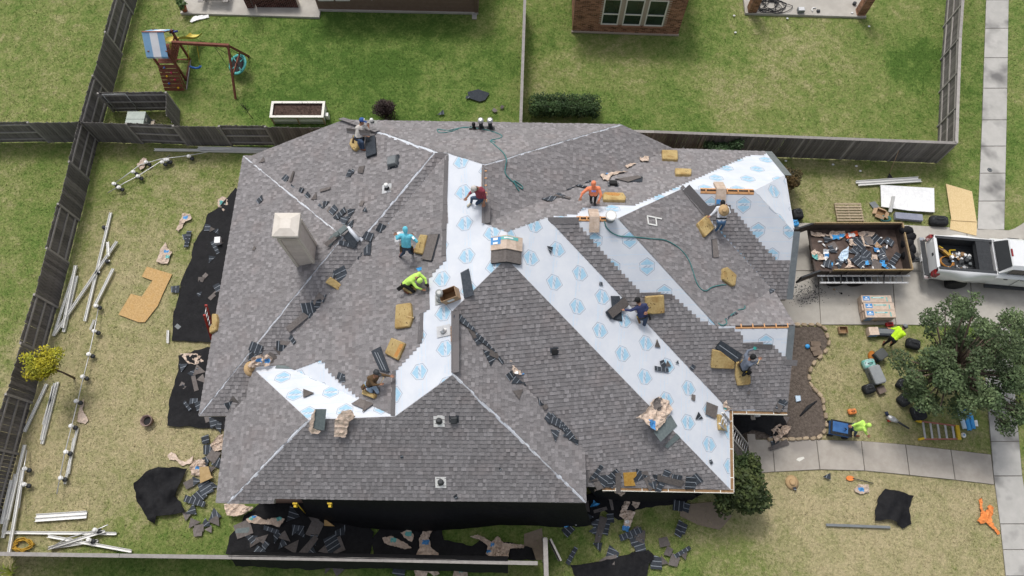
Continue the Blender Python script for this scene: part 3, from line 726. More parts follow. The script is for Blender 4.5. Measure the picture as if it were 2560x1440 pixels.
q1 = [p + Vector((0, 0, .14)) for p in q0]; q2 = [Vector((cxx + sx * (cw / 2 - .20), cyy + sy * (cd / 2 - .20), ctop + .50)) for sx, sy in ((-1, -1), (1, -1), (1, 1), (-1, 1))]
bt.mesh(q0 + q1 + q2, [(3, 2, 1, 0), (0, 1, 5, 4), (1, 2, 6, 5), (2, 3, 7, 6), (3, 0, 4, 7), (4, 5, 9, 8), (5, 6, 10, 9), (6, 7, 11, 10), (7, 4, 8, 11), (8, 9, 10, 11)], M_cap); bt.build('chimney_cap', chim)

def pipe_vent(k, u, v, h, r, m=M_steel, flash=True, cap=True, capm=None, name='pipe_vent', fm=None):
    o = hit(k, u, v); b = MB(); M = Matrix.Translation(o)
    if flash:
        x, y, n = basis(k); q = [o + x * sx * .19 + y * sy * .21 + n * .032 for sx, sy in ((-1, -1), (1, -1), (1, 1), (-1, 1))]
        b.prism([p - n * .004 for p in q], n * .006, fm or m)
        b.lathe([(r + .07, -.02), (r + .03, .12), (r + .01, .16)], M_dkgrey if fm else m, M, 12)
    b.lathe([(r, -.05), (r, h)], m, M, 12)
    if cap:
        b.lathe([(r + .005, h - .10), (r + .035, h - .08), (r + .035, h + .02), (r * .6, h + .06)], capm or m, M, 12)
    b.build(name, roof)
M_galv = mat('galvanised_dull', (.33, .34, .335, 1), (.42, .43, .42, 1), 12, .5, metal=.35)
M_pvc = mat('white_pvc', (.78, .78, .76, 1), (.82, .82, .80, 1), 8, .4)
pipe_vent('C', 1203, 322, .62, .085, M_dkgrey, capm=M_alu); pipe_vent('C', 1226, 322, .62, .085, M_dkgrey, capm=M_alu); pipe_vent('C', 1185, 322, .35, .04, M_black)
pipe_vent('C', 931, 307, .22, .04, M_dkgrey, capm=M_pvc, fm=M_alu)
pipe_vent('B', 968, 472, .30, .05, M_dkgrey, capm=M_pvc, fm=M_alu)
pipe_vent('D', 1000, 592, .25, .05, M_dkgrey, capm=M_pvc, fm=M_alu)
pipe_vent('D', 1102, 748, .62, .10, M_galv); pipe_vent('U', 1337, 800, .85, .075, M_galv)
pipe_vent('X', 1098, 1052, .14, .06, M_black, cap=False, fm=M_white); pipe_vent('X', 1102, 1205, .14, .06, M_black, cap=False, fm=M_white)
# low square louvre vents
def box_vent(k, u, v, w=.34, m=M_dkgrey, h=.13):
    o = hit(k, u, v); x, y, n = basis(k); b = MB()
    q = [o + x * sx * w / 2 + y * sy * w / 2 + n * .02 for sx, sy in ((-1, -1), (1, -1), (1, 1), (-1, 1))]
    b.prism(q, n * h, m, bev=.03); q = [o + x * sx * w * .75 + y * sy * w * .7 + n * .026 for sx, sy in ((-1, -1), (1, -1), (1, 1), (-1, 1))]; b.prism(q, n * .005, M_shback)
    b.build('roof_vent', roof)
box_vent('B', 985, 406, .38, M_mgrey, .2); box_vent('T', 1386, 878, .2, M_black, .12); box_vent('X', 1135, 1048, .22, M_dkgrey, .12); box_vent('F', 1533, 463, .3, M_black, .14)
# loose white flashing bits
o = hit('D', 1110, 828); x, y, n = basis('D'); b = MB(); q = [o + x * sx * .2 + y * sy * .26 + n * .03 for sx, sy in ((-1, -1), (1, -1), (1, 1), (-1, 1))]; b.prism(q, n * .01, M_alu); b.lathe([(.13, 0), (.08, .14), (.06, .2)], M_alu, frame('D', o, 0, .03), 14); b.build('vent_flashing', roof)
o = hit('K', 1628, 553); x, y, n = basis('K'); b = MB(); 
for sx, sy, lx, ly in ((-.16, 0, .05, .42), (.16, 0, .05, .42), (0, .2, .34, .05), (0, -.2, .34, .05), (.16, -.34, .05, .3)): b.box((sx, sy, .02), (lx, ly, .02), M_white, frame('K', o, .1, .03))
b.build('vent_flashing_frame', roof)
# ------------------------------------------------------------------ fences
FH = 1.68
BOARD = MB(); 
def board_me(h):
    b = MB(); w, t = .138, .018
    pts = [Vector((-w / 2, 0, 0)), Vector((w / 2, 0, 0)), Vector((w / 2, 0, h - .03)), Vector((w / 2 - .03, 0, h)), Vector((-w / 2 + .03, 0, h)), Vector((-w / 2, 0, h - .03))]
    b.prism([p + Vector((0, t / 2, 0)) for p in pts], (0, -t, 0), M_fence); return b.me('board')
ME_BOARD = [board_me(FH + d) for d in (-.02, 0, .015)]
def fence(label, pts, panels='alt', side=1, first=0, caps=False, h=FH, maxb=300, panel=2.42, cat='fence', group=None, name='board_fence'):
    """pts: plan polyline; boards on side +1 (left of travel) or -1, or alternating by panel"""
    root = thing(name, label, cat, pts[0], group); nb = 0
    for a, c in zip(pts, pts[1:]):
        a = Vector((a[0], a[1], 0)); c = Vector((c[0], c[1], 0)); d = c - a; L = d.length; d.normalize(); nrm_ = Vector((-d.y, d.x, 0)); ang = math.atan2(d.y, d.x)
        npan = max(1, round(L / panel)); pl_ = L / npan
        for i in range(npan):
            sd = side if panels != 'alt' else (side if (i + first) % 2 == 0 else -side)
            for z in (.28, .85, 1.46):
                b = MB(); b.box((0, 0, 0), (pl_ - .02, .04, .085), M_rail); 
                add('rail', b.me('rail'), root, Matrix.Translation(a + d * (pl_ * (i + .5)) + Vector((0, 0, z * h / 1.68))) @ Matrix.Rotation(ang, 4, 'Z'))
            n = int(pl_ / .142)
            for j in range(n):
                q = a + d * (pl_ * i + (j + .5) * pl_ / n) + nrm_ * sd * .032
                M = Matrix.Translation(q + Vector((0, 0, RND.uniform(-.01, .02)))) @ Matrix.Rotation(ang, 4, 'Z') @ Matrix.Rotation(RND.uniform(-.006, .006), 4, 'Y')
                if h < FH: M = M @ Matrix.Scale(h / FH, 4, (0, 0, 1))
                add('board', RND.choice(ME_BOARD), root, M); nb += 1
            b = MB(); b.box((0, 0, h / 2), (.09, .09, h), M_rail); add('post', b.me('post'), root, Matrix.Translation(a + d * (pl_ * i)) @ Matrix.Rotation(ang, 4, 'Z'))
        if caps:
            b = MB(); k = max(1, int(L / 3.2))
            for i in range(k):
                p_ = a + d * (L * i / k); q_ = a + d * (L * (i + 1) / k - .012)
                b.bar(p_ + Vector((0, 0, h + .022)), q_ + Vector((0, 0, h + .022)), .14, .035, M_rail, tint=RND.uniform(.92, 1.08))
            b.build('cap_rail', root)
    return root
gl = [(350, -20), (247, 353)]; 
corner = G(247, 353)
fence('weathered grey board fence between the far left lawn and the swing set yard', [G(358, -60), corner], 'alt', -1, 1)
fence('weathered grey board fence along the left edge of the reroofed house yard', [corner, G(144, 769), G(45, 1135), G(-34, 1425), G(-60, 1520)], 'alt', -1, 0)
fence('weathered grey board fence running off the left edge of the picture', [G(-110, 356), G(-2, 357), corner], 'alt', -1, 1)
fence('weathered grey board fence behind the house, between it and the swing set yard', [corner, G(470, 363), G(690, 365), G(1000, 369), G(1300, 372)], 'alt', -1, 0)
mf_t = G(1313, -30, FH); mf_b = G(1302, 302, FH)
fence('narrow board fence seen edge-on between the two neighbouring back lawns', [mf_t, Vector((mf_b.x, mf_b.y, 0)), G(1300, 372)], 'one', 1, 0, caps=True)
cr_ = G(2340, 406)
fence('dark board fence with a capped top behind the right end of the house', [G(1300, 372), G(1620, 379), cr_], 'one', -1, 0, caps=True)
fence('board fence with posts and rails facing the lawn beside the street pavement', [cr_, G(2352, 150), G(2365, -10), G(2372, -90)], 'one', -1, 0, caps=True)
fence('low board screen with gate around the air conditioner in the swing set yard', [G(285, 279), G(448, 277), G(447, 330)], 'one', 1, 0, h=1.5)
# metal gate frame on that screen
b = MB(); ga, gb = G(297, 279), G(352, 278)
for p, q in ((ga + Vector((0, -.08, .15)), gb + Vector((0, -.08, .15))), (ga + Vector((0, -.08, 1.5)), gb + Vector((0, -.08, 1.5))), (ga + Vector((0, -.08, .15)), ga + Vector((0, -.08, 1.5))), (gb + Vector((0, -.08, .15)), gb + Vector((0, -.08, 1.5)))): b.tube([p, q], .022, M_galv, 6)
o = b.build('gate_frame'); tag(o, 'grey metal gate frame on the air conditioner screen', 'gate')
# bottom fence, seen from right above
bf = [G(-40, 1384, FH), G(300, 1389, FH), G(580, 1393, FH), G(960, 1400, FH), G(1345, 1408, FH)]
fence('board fence along the bottom yard edge, seen from straight above, netting over half', bf, 'one', 1, 0, caps=True)
gp = G(1363, 1345, FH); gq = G(1367, 1440, FH)
gt = thing('fence_return', 'short capped fence stub beside the open gate at the bottom', 'fence', Vector((gp.x, gp.y, 0)))
b = MB(); b.bar(Vector((gp.x, gp.y, FH + .02)), Vector((gp.x + .02, gp.y - 1.45, FH + .02)), .17, .05, M_rail); b.build('cap_rail', gt)
b = MB(); b.bar(Vector((gp.x, gp.y, FH / 2)), Vector((gp.x + .02, gp.y - 1.45, FH / 2)), .06, FH, M_fence); b.build('panel', gt)
for t in (.02, .55, .98):
    q = Vector((gp.x, gp.y - 1.45 * t, FH / 2)); b = MB(); b.box(q, (.11, .11, FH), M_rail); b.build('post', gt)
gl_ = thing('open_gate', 'narrow wooden gate leaf standing ajar beside the bottom fence stub', 'gate', G(1376, 1350))
g0, g1 = G(1376, 1347, 1.6), G(1403, 1402, 1.6)
b = MB(); b.bar(Vector((g0.x, g0.y, .85)), Vector((g1.x, g1.y, .85)), .03, 1.5, M_fence); b.build('boards', gl_)
b = MB(); b.bar(g0, g1, .07, .09, M_rail); b.bar(Vector((g0.x, g0.y, .3)), Vector((g1.x, g1.y, .3)), .07, .09, M_rail); b.build('gate_rail', gl_)

# ------------------------------------------------------------------ neighbours' houses (only their feet show)
def brick_wall(b, A_, B_, z0, z1, holes=(), m=None, out=None, bl=.215, bh=.075, seed=1):
    """real bricks on a wall from plan A_ to B_ (outer face normal 'out'); holes: (s0,s1,z0,z1)"""
    A_ = Vector((A_[0], A_[1], 0)); B_ = Vector((B_[0], B_[1], 0)); d = (B_ - A_); L = d.length; d.normalize(); r = random.Random(seed); row = 0; z = z0
    while z < z1 - .01:
        s = -(bl / 2) * (row % 2)
        while s < L:
            a_, e_ = max(0, s), min(L, s + bl); zt = min(z1, z + bh)
            if e_ - a_ > .03 and not any(a_ < h[1] and e_ > h[0] and z + .01 < h[3] and zt > h[2] + .01 for h in holes):
                p = A_ + d * (a_ + .005); q = A_ + d * (e_ - .005); o_ = out * (.012 + r.uniform(0, .004)); tn = r.choice((.55, .8, 1.0, 1.0, 1.15, 1.3)) * r.uniform(.85, 1.15); dz = zt - z - .010
                w_ = [p + o_ + Vector((0, 0, z)), q + o_ + Vector((0, 0, z)), q + o_ + Vector((0, 0, z + dz)), p + o_ + Vector((0, 0, z + dz))]
                b.poly(w_, m, tn); b.poly([w_[3], w_[2], w_[2] - o_, w_[3] - o_], m, tn); b.poly([w_[0] - o_, w_[1] - o_, w_[1], w_[0]], m, tn * .8)
            s += bl
        z += bh; row += 1
M_brk = mat('red_brick', (.25, .125, .075, 1), (.36, .20, .125, 1), 30, .9); M_mort = mat('mortar', (.40, .33, .27, 1), (.46, .39, .32, 1), 20, .95)
M_brk2 = mat('dark_brick', (.075, .035, .03, 1), (.13, .06, .05, 1), 30, .9); M_mort2 = mat('pale_mortar', (.52, .47, .42, 1), (.58, .53, .48, 1), 20, .95)
M_lap = mat('brown_lap_siding', (.155, .105, .078, 1), (.18, .125, .095, 1), 6, .8)
M_roofn = mat('neighbour_roof', (.14, .12, .11, 1), (.19, .17, .16, 1), 12, .95)
# brick house with three windows
A_, B_ = G(1431, 78), G(1694, 87); hb = thing('brick_house', 'brick house at the top edge with three tall dark windows', 'house', A_)
out = Vector((0, -1, 0)); Lb = (B_ - A_).length
b = MB(); b.prism([A_, B_, B_ + Vector((.1, 6, 0)), A_ + Vector((.1, 6, 0))], (0, 0, 2.75), M_mort); wallo = b.build('wall', hb)
wins = [(1498, 1541), (1550, 1597), (1604, 1653)]; holes = []
zw0, zw1 = .62, 2.35
for u0, u1 in wins:
    holes.append(((G(u0, 80).x - A_.x) * 1.0, (G(u1, 80).x - A_.x) * .985, zw0, zw1))
b = MB(); brick_wall(b, A_, B_, .06, 2.75, holes, M_brk, out); o = b.build('brick_face', wallo); o['kind'] = 'stuff'
b = MB(); brick_wall(b, B_, B_ + Vector((.1, 5, 0)), .06, 2.75, (), M_brk, Vector((1, 0, 0)), seed=2); brick_wall(b, A_, A_ + Vector((.1, 5, 0)), .06, 2.75, (), M_brk, Vector((-1, 0, 0)), seed=3); o = b.build('brick_side', wallo); o['kind'] = 'stuff'
b = MB(); b.bar(A_ + Vector((-.05, -.03, .02)), B_ + Vector((.05, -.03, .02)), .1, .08, M_mort); b.build('footing', hb)
d = (B_ - A_).normalized()
for (s0, s1_, z0, z1) in holes:
    w = MB(); c0 = A_ + d * s0; c1 = A_ + d * s1_
    w.poly([c0 + out * .016 + Vector((0, 0, z0)), c1 + out * .016 + Vector((0, 0, z0)), c1 + out * .016 + Vector((0, 0, z1)), c0 + out * .016 + Vector((0, 0, z1))], M_glass); wo = w.build('window', hb)
    w = MB(); zm = z0 + .72
    for p, q in (((s0, z0), (s1_, z0)), ((s0, zm), (s1_, zm)), ((s0, z1), (s1_, z1))): w.bar(A_ + d * p[0] + out * .03 + Vector((0, 0, p[1] + .03)), A_ + d * q[0] + out * .03 + Vector((0, 0, q[1] + .03)), .05, .06, M_cream)
    for s_ in (s0 + .03, s1_ - .03): w.bar(A_ + d * s_ + out * .031 + Vector((0, 0, z0)), A_ + d * s_ + out * .031 + Vector((0, 0, z1)), .05, .06, M_cream)
    w.build('frame', wo)
    w = MB(); w.bar(c0 - d * .05 + out * .05 + Vector((0, 0, z0 - .05)), c1 + d * .05 + out * .05 + Vector((0, 0, z0 - .05)), .12, .06, M_brk); w.build('sill', wo)
b = MB(); b.prism([A_ + Vector((-.4, -.1, 2.75)), B_ + Vector((.4, -.1, 2.75)), B_ + Vector((.5, 6.4, 2.75)), A_ + Vector((-.4, 6.4, 2.75))], (0, 0, .15), M_roofn); b.build('roof', hb)
# covered patio of that house
A_, B_ = G(1862, 36), G(2164, 46); pt = thing('covered_patio', 'concrete patio slab with two brick columns at the top right', 'patio', A_)
b = MB(); b.prism([A_ + Vector((0, 0, -.05)), B_ + Vector((0, 0, -.05)), B_ + Vector((.3, 5, -.05)), A_ + Vector((.1, 5, -.05))], (0, 0, .15), M_conc, bev=.015); b.build('slab', pt)
for (u, v, sd) in ((1881, 33, 4), (2153, 40, 5)):
    c = G(u, v, .1) + Vector((0, .24, 0)); w = .21; b = MB(); b.box(c + Vector((0, 0, 1.3)), (2 * w, 2 * w, 2.6), M_mort); co = b.build('column', pt)
    b = MB()
    for dx, dy in ((0, -1), (1, 0), (-1, 0), (0, 1)):
        o_ = Vector((dx, dy, 0)); t_ = Vector((-dy, dx, 0)); brick_wall(b, c + o_ * w - t_ * w, c + o_ * w + t_ * w, .1, 2.7, (), M_brk, o_, seed=sd)
    o = b.build('brick_face', co); o['kind'] = 'stuff'
MASK.append([A_, B_, B_ + Vector((.3, 5, 0)), A_ + Vector((.1, 5, 0))])
# brown sided house with patio, top left
A_, B_ = G(797, 25), G(1196, 33); hl = thing('sided_house', 'brown lap sided house wall at the top edge above the swing set yard', 'house', A_); out = Vector((0, -1, 0)); d = (B_ - A_).normalized()
b = MB(); b.prism([A_, B_, B_ + Vector((.1, 6, 0)), A_ + Vector((.1, 6, 0))], (0, 0, 2.75), M_lap); b.build('wall', hl)
for i in range(17):
    b = MB(); z = .1 + i * .155; Lw = (B_ - A_).length
    q = [A_ + out * .03 + Vector((0, 0, z)), B_ + out * .03 + Vector((0, 0, z)), B_ + out * .006 + Vector((0, 0, z + .16)), A_ + out * .006 + Vector((0, 0, z + .16))]
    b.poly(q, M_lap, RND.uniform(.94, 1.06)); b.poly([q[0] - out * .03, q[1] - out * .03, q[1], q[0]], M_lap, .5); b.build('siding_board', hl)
b = MB(); b.bar(B_ + out * .04 + d * -.10, B_ + out * .04 + d * -.10 + Vector((0, 0, 2.7)), .2, .06, M_lap, up=Vector((0, 1, 0)), tint=.85); b.build('corner_board', hl)
b = MB(); b.bar(A_ + out * .05 + Vector((0, 0, .05)), B_ + out * .05 + Vector((0, 0, .05)), .08, .12, M_conc); b.build('footing', hl)
for u0, u1 in ((806, 842), (848, 882), (937, 981)):
    z0 = .78; c0 = Vector((G(u0, 26).x, A_.y, 0)); c1 = Vector((G(u1, 26).x, A_.y, 0)); w = MB(); oo = out * .045
    w.poly([c0 + oo + Vector((0, 0, z0)), c1 + oo + Vector((0, 0, z0)), c1 + oo + Vector((0, 0, 2.1)), c0 + oo + Vector((0, 0, 2.1))], M_glass); wo = w.build('window', hl)
    w = MB()
    for p, q in ((c0 + Vector((0, 0, z0)), c1 + Vector((0, 0, z0))), (c0 + Vector((0, 0, 2.1)), c1 + Vector((0, 0, 2.1)))): w.bar(p + out * .06, q + out * .06, .05, .09, M_white)
    for c in (c0, c1): w.bar(c + out * .061 + Vector((0, 0, z0)), c + out * .061 + Vector((0, 0, 2.1)), .06, .07, M_white)
    w.build('frame', wo)
b = MB(); b.prism([A_ + Vector((-.4, -.1, 2.75)), B_ + Vector((.3, -.1, 2.75)), B_ + Vector((.5, 6.4, 2.75)), A_ + Vector((-.4, 6.4, 2.75))], (0, 0, .15), M_roofn); b.build('roof', hl)
b = MB(); c = G(1186, 43); b.box(c + Vector((0, .1, .03)), (.24, .5, .06), M_conc); b.box(c + Vector((0, .1, .07)), (.14, .4, .02), M_stain); o = b.build('splash_block'); tag(o, 'grey concrete splash block below the brown sided wall', 'splash block')
A_, B_ = G(452, 36), G(799, 46); pt2 = thing('back_patio', 'pale concrete patio slab with low brick wall at the top left', 'patio', A_)
b = MB(); b.prism([A_ + Vector((0, 0, -.05)), B_ + Vector((0, 0, -.05)), B_ + Vector((.2, 5, -.05)), A_ + Vector((-.2, 5, -.05))], (0, 0, .14), M_conc, bev=.015); b.build('slab', pt2)
MASK.append([A_, B_, B_ + Vector((.2, 5, 0)), A_ + Vector((-.2, 5, 0))])
b = MB(); c0, c1 = G(642, 18, .09), G(747, 19, .09); b.prism([c0, c1, c1 + Vector((0, .3, 0)), c0 + Vector((0, .3, 0))], (0, 0, .75), M_mort2); wo = b.build('low_wall', pt2)
b = MB(); brick_wall(b, c0, c1, .1, .84, (), M_brk2, Vector((0, -1, 0)), seed=8); o = b.build('brick_face', wo); o['kind'] = 'stuff'
c = G(627, 21, .09) + Vector((0, .2, 0)); b = MB(); b.box(c + Vector((0, 0, 1.2)), (.36, .36, 2.4), M_mort2); co = b.build('column', pt2); b = MB()
for dx, dy in ((0, -1), (1, 0), (-1, 0)):
    o_ = Vector((dx, dy, 0)); t_ = Vector((-dy, dx, 0)); brick_wall(b, c + o_ * .18 - t_ * .18, c + o_ * .18 + t_ * .18, .1, 2.4, (), M_brk2, o_, seed=9)
o = b.build('brick_face', co); o['kind'] = 'stuff'
# ------------------------------------------------------------------ helpers for loose things
def stripe_mat():
    m = mat('striped_shingle_back', (.030, .037, .047, 1), (.058, .066, .078, 1), 18, .8, .1, spec=.2, rnd=.3)
    nt = m.node_tree; N = nt.nodes; Lk = nt.links; b = N['Principled BSDF']; src = b.inputs['Base Color'].links[0].from_socket
    tc = N.new('ShaderNodeTexCoord'); sp = N.new('ShaderNodeSeparateXYZ'); Lk.new(tc.outputs['Object'], sp.inputs[0])
    a = N.new('ShaderNodeMath'); a.operation = 'MULTIPLY_ADD'; a.inputs[1].default_value = 5.5; a.inputs[2].default_value = 100.2; Lk.new(sp.outputs['X'], a.inputs[0])
    f = N.new('ShaderNodeMath'); f.operation = 'FRACT'; Lk.new(a.outputs[0], f.inputs[0])
    c = N.new('ShaderNodeMath'); c.operation = 'LESS_THAN'; c.inputs[1].default_value = .11; Lk.new(f.outputs[0], c.inputs[0])
    mx = N.new('ShaderNodeMix'); mx.data_type = 'RGBA'; mx.inputs['B'].default_value = (.30, .33, .37, 1); Lk.new(c.outputs[0], mx.inputs['Factor']); Lk.new(src, mx.inputs['A']); Lk.new(mx.outputs['Result'], b.inputs['Base Color'])
    return m
M_scrap = stripe_mat()
M_shtop = mat('shingle_scrap_top', (.115, .100, .094, 1), (.165, .148, .140, 1), 14, .95, .2, rnd=.3)
def ccw(pts, n):
    c = sum(pts, Vector()) / len(pts); A = sum(((pts[i] - c).cross(pts[(i + 1) % len(pts)] - c)).dot(n) for i in range(len(pts)))
    return pts if A > 0 else pts[::-1]
def slab(name, k, px, th, m, label=None, cat=None, group=None, lift=.03, side=None, bev=0.0, ang=0.0, parent=None, tint=1.0):
    """flat thing traced in plan on surface k, real thickness"""
    n = nrm(k); pts = ccw([hit(k, *p) for p in px], n); c = sum(pts, Vector()) / len(pts)
    M = frame(k, c, ang, lift); Mi = M.inverted(); b = MB(); loc = [Mi @ (p + n * lift) for p in pts]
    b.prism([Vector((p.x, p.y, 0)) for p in loc], (0, 0, th), m, side=side, bev=bev, tint=tint)
    o = b.build(name, parent, M)
    if label: tag(o, label, cat, group)
    return o
def roundpts(px, r=.35):
    out = []; n = len(px)
    for i in range(n):
        p = px[i]; a = px[i - 1]; c = px[(i + 1) % n]
        out.append((p[0] + (a[0] - p[0]) * r * .4, p[1] + (a[1] - p[1]) * r * .4)); out.append((p[0] + ((a[0] + c[0]) / 2 - p[0]) * .035, p[1] + ((a[1] + c[1]) / 2 - p[1]) * .035)); out.append((p[0] + (c[0] - p[0]) * r * .4, p[1] + (c[1] - p[1]) * r * .4))
    return out
PADG = 'yellow foam roofing pads'
def pad(k, px, label, th=.13, stain=None, nicks=6, seed=0):
    n = nrm(k); px = roundpts(px); pts = ccw([hit(k, *p) for p in px], n); c = sum(pts, Vector()) / len(pts); r = random.Random(seed + int(px[0][0]))
    t = thing('foam_pad', label, 'foam pad', group=PADG, M=frame(k, c, 0, .025)); Mi = MWD[t.name].inverted()
    loc = [Mi @ (p + n * .025) for p in pts]; b = MB(); b.prism([Vector((p.x, p.y, 0)) for p in loc], (0, 0, th), M_foam, bev=.03); b.build('block', t, None, False)
    if nicks:
        b = MB(); xs_ = [p.x for p in loc]; ys_ = [p.y for p in loc]; P2 = [(p.x, p.y) for p in loc]; i = 0; tries = 0
        while i < nicks and tries < 60:
            tries += 1; q = (r.uniform(min(xs_), max(xs_)), r.uniform(min(ys_), max(ys_)))
            if inpoly((q[0] * 1.15, q[1] * 1.15), P2):
                s = r.uniform(.012, .035); a = r.uniform(0, 3); b.poly([Vector((q[0] + math.cos(a + j * 1.57) * s * (1.8 if j % 2 else .6), q[1] + math.sin(a + j * 1.57) * s * (1.8 if j % 2 else .6), th + .003)) for j in range(4)], M_foamdark); i += 1
        if b.v: b.build('torn_nick', t, None, False)
    if stain:
        b = MB(); q = [Mi @ (hit(k, *p) + n * .025) for p in stain]; q = ccw(q, Vector((0, 0, 1))); b.poly([Vector((p.x, p.y, th + .002)) for p in q], M_rust); b.build('stain', t, None, False)
    return t
pad('B', [(878, 364), (882, 351), (895, 347), (903, 361), (902, 372), (892, 380), (885, 377)], 'yellow foam pad behind the crouching worker in blue cap', nicks=2)
pad('F', [(1653, 382), (1693, 383), (1694, 406), (1655, 404)], 'square yellow foam pad by the far right roof edge, near the dark fence', nicks=4)
pad('F', [(1686, 428), (1728, 430), (1727, 443), (1688, 443)], 'smaller yellow foam pad lying below the square one on the far right slope', nicks=4)
pad('F', [(1505, 494), (1510, 488), (1558, 490), (1564, 500), (1562, 508), (1508, 507)], 'oblong yellow foam pad with rusty stain beside the worker in orange', stain=[(1508, 491), (1535, 490), (1552, 494), (1545, 499), (1520, 497)], nicks=3)
pad('K', [(1762, 540), (1781, 573), (1757, 596), (1738, 562)], 'thick yellow foam pad beside the worker in straw hat', nicks=5)
pad('K', [(1802, 673), (1813, 670), (1836, 690), (1832, 717), (1825, 717), (1801, 700)], 'ragged yellow foam pad at the end of the green air hose', nicks=8)
pad('G', [(1611, 740), (1658, 736), (1660, 781), (1628, 784), (1612, 779)], 'large square yellow foam pad beside the worker in navy shirt', nicks=10)
pad('G', [(1601, 846), (1612, 838), (1622, 836), (1644, 850), (1640, 866), (1629, 880), (1606, 868)], 'torn yellow foam pad downhill of the worker in navy shirt', nicks=7)
pad('G', [(1779, 872), (1798, 875), (1834, 903), (1833, 920), (1775, 918)], 'clean yellow foam pad left of the worker in grey sweater', nicks=3)
pad('G', [(1837, 903), (1846, 902), (1851, 926), (1873, 937), (1874, 955), (1870, 959), (1841, 962), (1836, 938)], 'yellow foam pad under the knees of the worker in grey sweater', nicks=4)
pad('D', [(994, 764), (1031, 759), (1035, 799), (1028, 819), (991, 824)], 'yellow foam pad with hammer lying on it, left of the white stripe', nicks=9)
pad('D', [(983, 846), (1018, 860), (999, 903), (966, 885)], 'yellow foam pad with orange stain above the worker in brown shirt', stain=[(1006, 862), (1015, 863), (998, 897), (990, 893)], nicks=3)
pad('D', [(1004, 714), (1020, 708), (1044, 724), (1030, 736), (1008, 724)], 'yellow foam pad under the kneeling worker in lime shirt', nicks=2)
pad('D', [(1054, 589), (1073, 591), (1061, 639), (1038, 634)], 'narrow yellow foam pad beside the standing worker in turquoise', nicks=8)
pad('S', [(815, 706), (827, 692), (845, 704), (855, 712), (849, 727), (832, 716)], 'yellow foam pad with bundle scraps in the valley right of the chimney', nicks=2)
pad('D', [(912, 974), (929, 986), (943, 986), (944, 991), (939, 998), (909, 987)], 'folded yellow foam pad under the worker in brown shirt', nicks=2)
pad('A', [(537, 787), (547, 787), (550, 805), (547, 827), (531, 836), (529, 826), (536, 812)], 'yellow foam pad hung over the left eave at the red ladder', nicks=2)
pad('V', [(1790, 1036), (1798, 1038), (1812, 1077), (1793, 1075)], 'yellow foam pad padding the eave under the aluminium ladder top', nicks=2)
slab('plywood_offcut', 'T', [(1557, 1180), (1590, 1178), (1590, 1187), (1582, 1195), (1588, 1212), (1560, 1213)], .02, mat('stained_plywood', (.38, .20, .035, 1), (.48, .29, .07, 1), 12, .9), 'orange stained plywood offcut by the lower white gutter', 'plywood', lift=.06)

# ------------------------------------------------------------------ shingle bundles and strips left on the roof
STK = 'loose shingle stacks on the roof'
def stack(k, px, label, layers=4, th=.018, mtop=None, ang=0.0, stripes=0, lift=.03, spread=.03):
    """several full strips lying on each other, slightly fanned"""
    n = nrm(k); pts = ccw([hit(k, *p) for p in px], n); c = sum(pts, Vector()) / len(pts); t = thing('shingle_stack', label, 'shingles', group=STK, M=frame(k, c, ang, lift)); Mi = MWD[t.name].inverted(); r = random.Random(int(px[0][0] * 7))
    loc = [Mi @ (p + n * lift) for p in pts]
    for i in range(layers):
        b = MB(); dx, dy = r.uniform(-spread, spread), r.uniform(-spread, spread)
        b.prism([Vector((p.x + dx, p.y + dy, th * i)) for p in loc], (0, 0, th - .003), mtop if i == layers - 1 and mtop else M_shback, tint=r.uniform(.85, 1.15)); b.build('strip', t, None, False)
    if stripes:
        b = MB(); e0, e1 = loc[1] - loc[0], loc[3] - loc[0]; z = Vector((0, 0, th * layers + .002)); long_ = e0 if e0.length > e1.length else e1; sh_ = e1 if long_ is e0 else e0; o_ = Vector((loc[0].x, loc[0].y, 0))
        for i in range(stripes):
            f = (i + 1) / (stripes + 1); a_ = o_ + Vector((sh_.x, sh_.y, 0)) * f; w = Vector((sh_.x, sh_.y, 0)).normalized() * .012; l_ = Vector((long_.x, long_.y, 0))
            b.poly(ccw([a_ + l_ * .04 - w + z, a_ + l_ * .96 - w + z, a_ + l_ * .96 + w + z, a_ + l_ * .04 + w + z], Vector((0, 0, 1))), M_shstripe)
        b.build('adhesive_line', t, None, False)
    return t
stack('B', [(918, 347), (941, 343), (944, 387), (920, 396)], 'dark shingle bundle standing beside the worker in blue cap', 6)
stack('D', [(1075, 588), (1100, 588), (1082, 654), (1058, 650)], 'brownish shingle stack right of the narrow foam pad in turquoise worker reach', 4, mtop=M_shtop)
stack('D', [(912, 570), (934, 570), (928, 637), (912, 637)], 'dark strip shingle lying upright at the valley left of the turquoise worker', 2, stripes=1)
stack('D', [(884, 640), (908, 606), (914, 626), (896, 650)], 'dark strip shingle crossing the upright one at the valley', 2, stripes=1, lift=.01)
stack('D', [(933, 878), (953, 868), (976, 931), (955, 926)], 'black shingle stack with pale lines uphill of the worker in brown', 4, stripes=2)
stack('V', [(1525, 742), (1547, 742), (1553, 802), (1531, 798)], 'black shingle half hidden under the stack at the navy worker hand', 2)
stack('V', [(1511, 782), (1553, 746), (1565, 766), (1524, 799)], 'brown shingle stack under the navy worker outstretched hand', 5, mtop=M_shtop, lift=.075)
stack('G', [(1787, 868), (1799, 852), (1852, 886), (1838, 904)], 'black shingle stack above the clean foam pad near the grey sweater worker', 5, stripes=1)
stack('F', [(1538, 450), (1595, 442), (1603, 447), (1570, 458)], 'grey shingle strips behind the black roof vent on the far slope', 3, mtop=M_shtop)
stack('F', [(1585, 445), (1606, 444), (1605, 458), (1572, 457)], 'short black shingle under the grey strips on the far slope', 2, lift=.02)
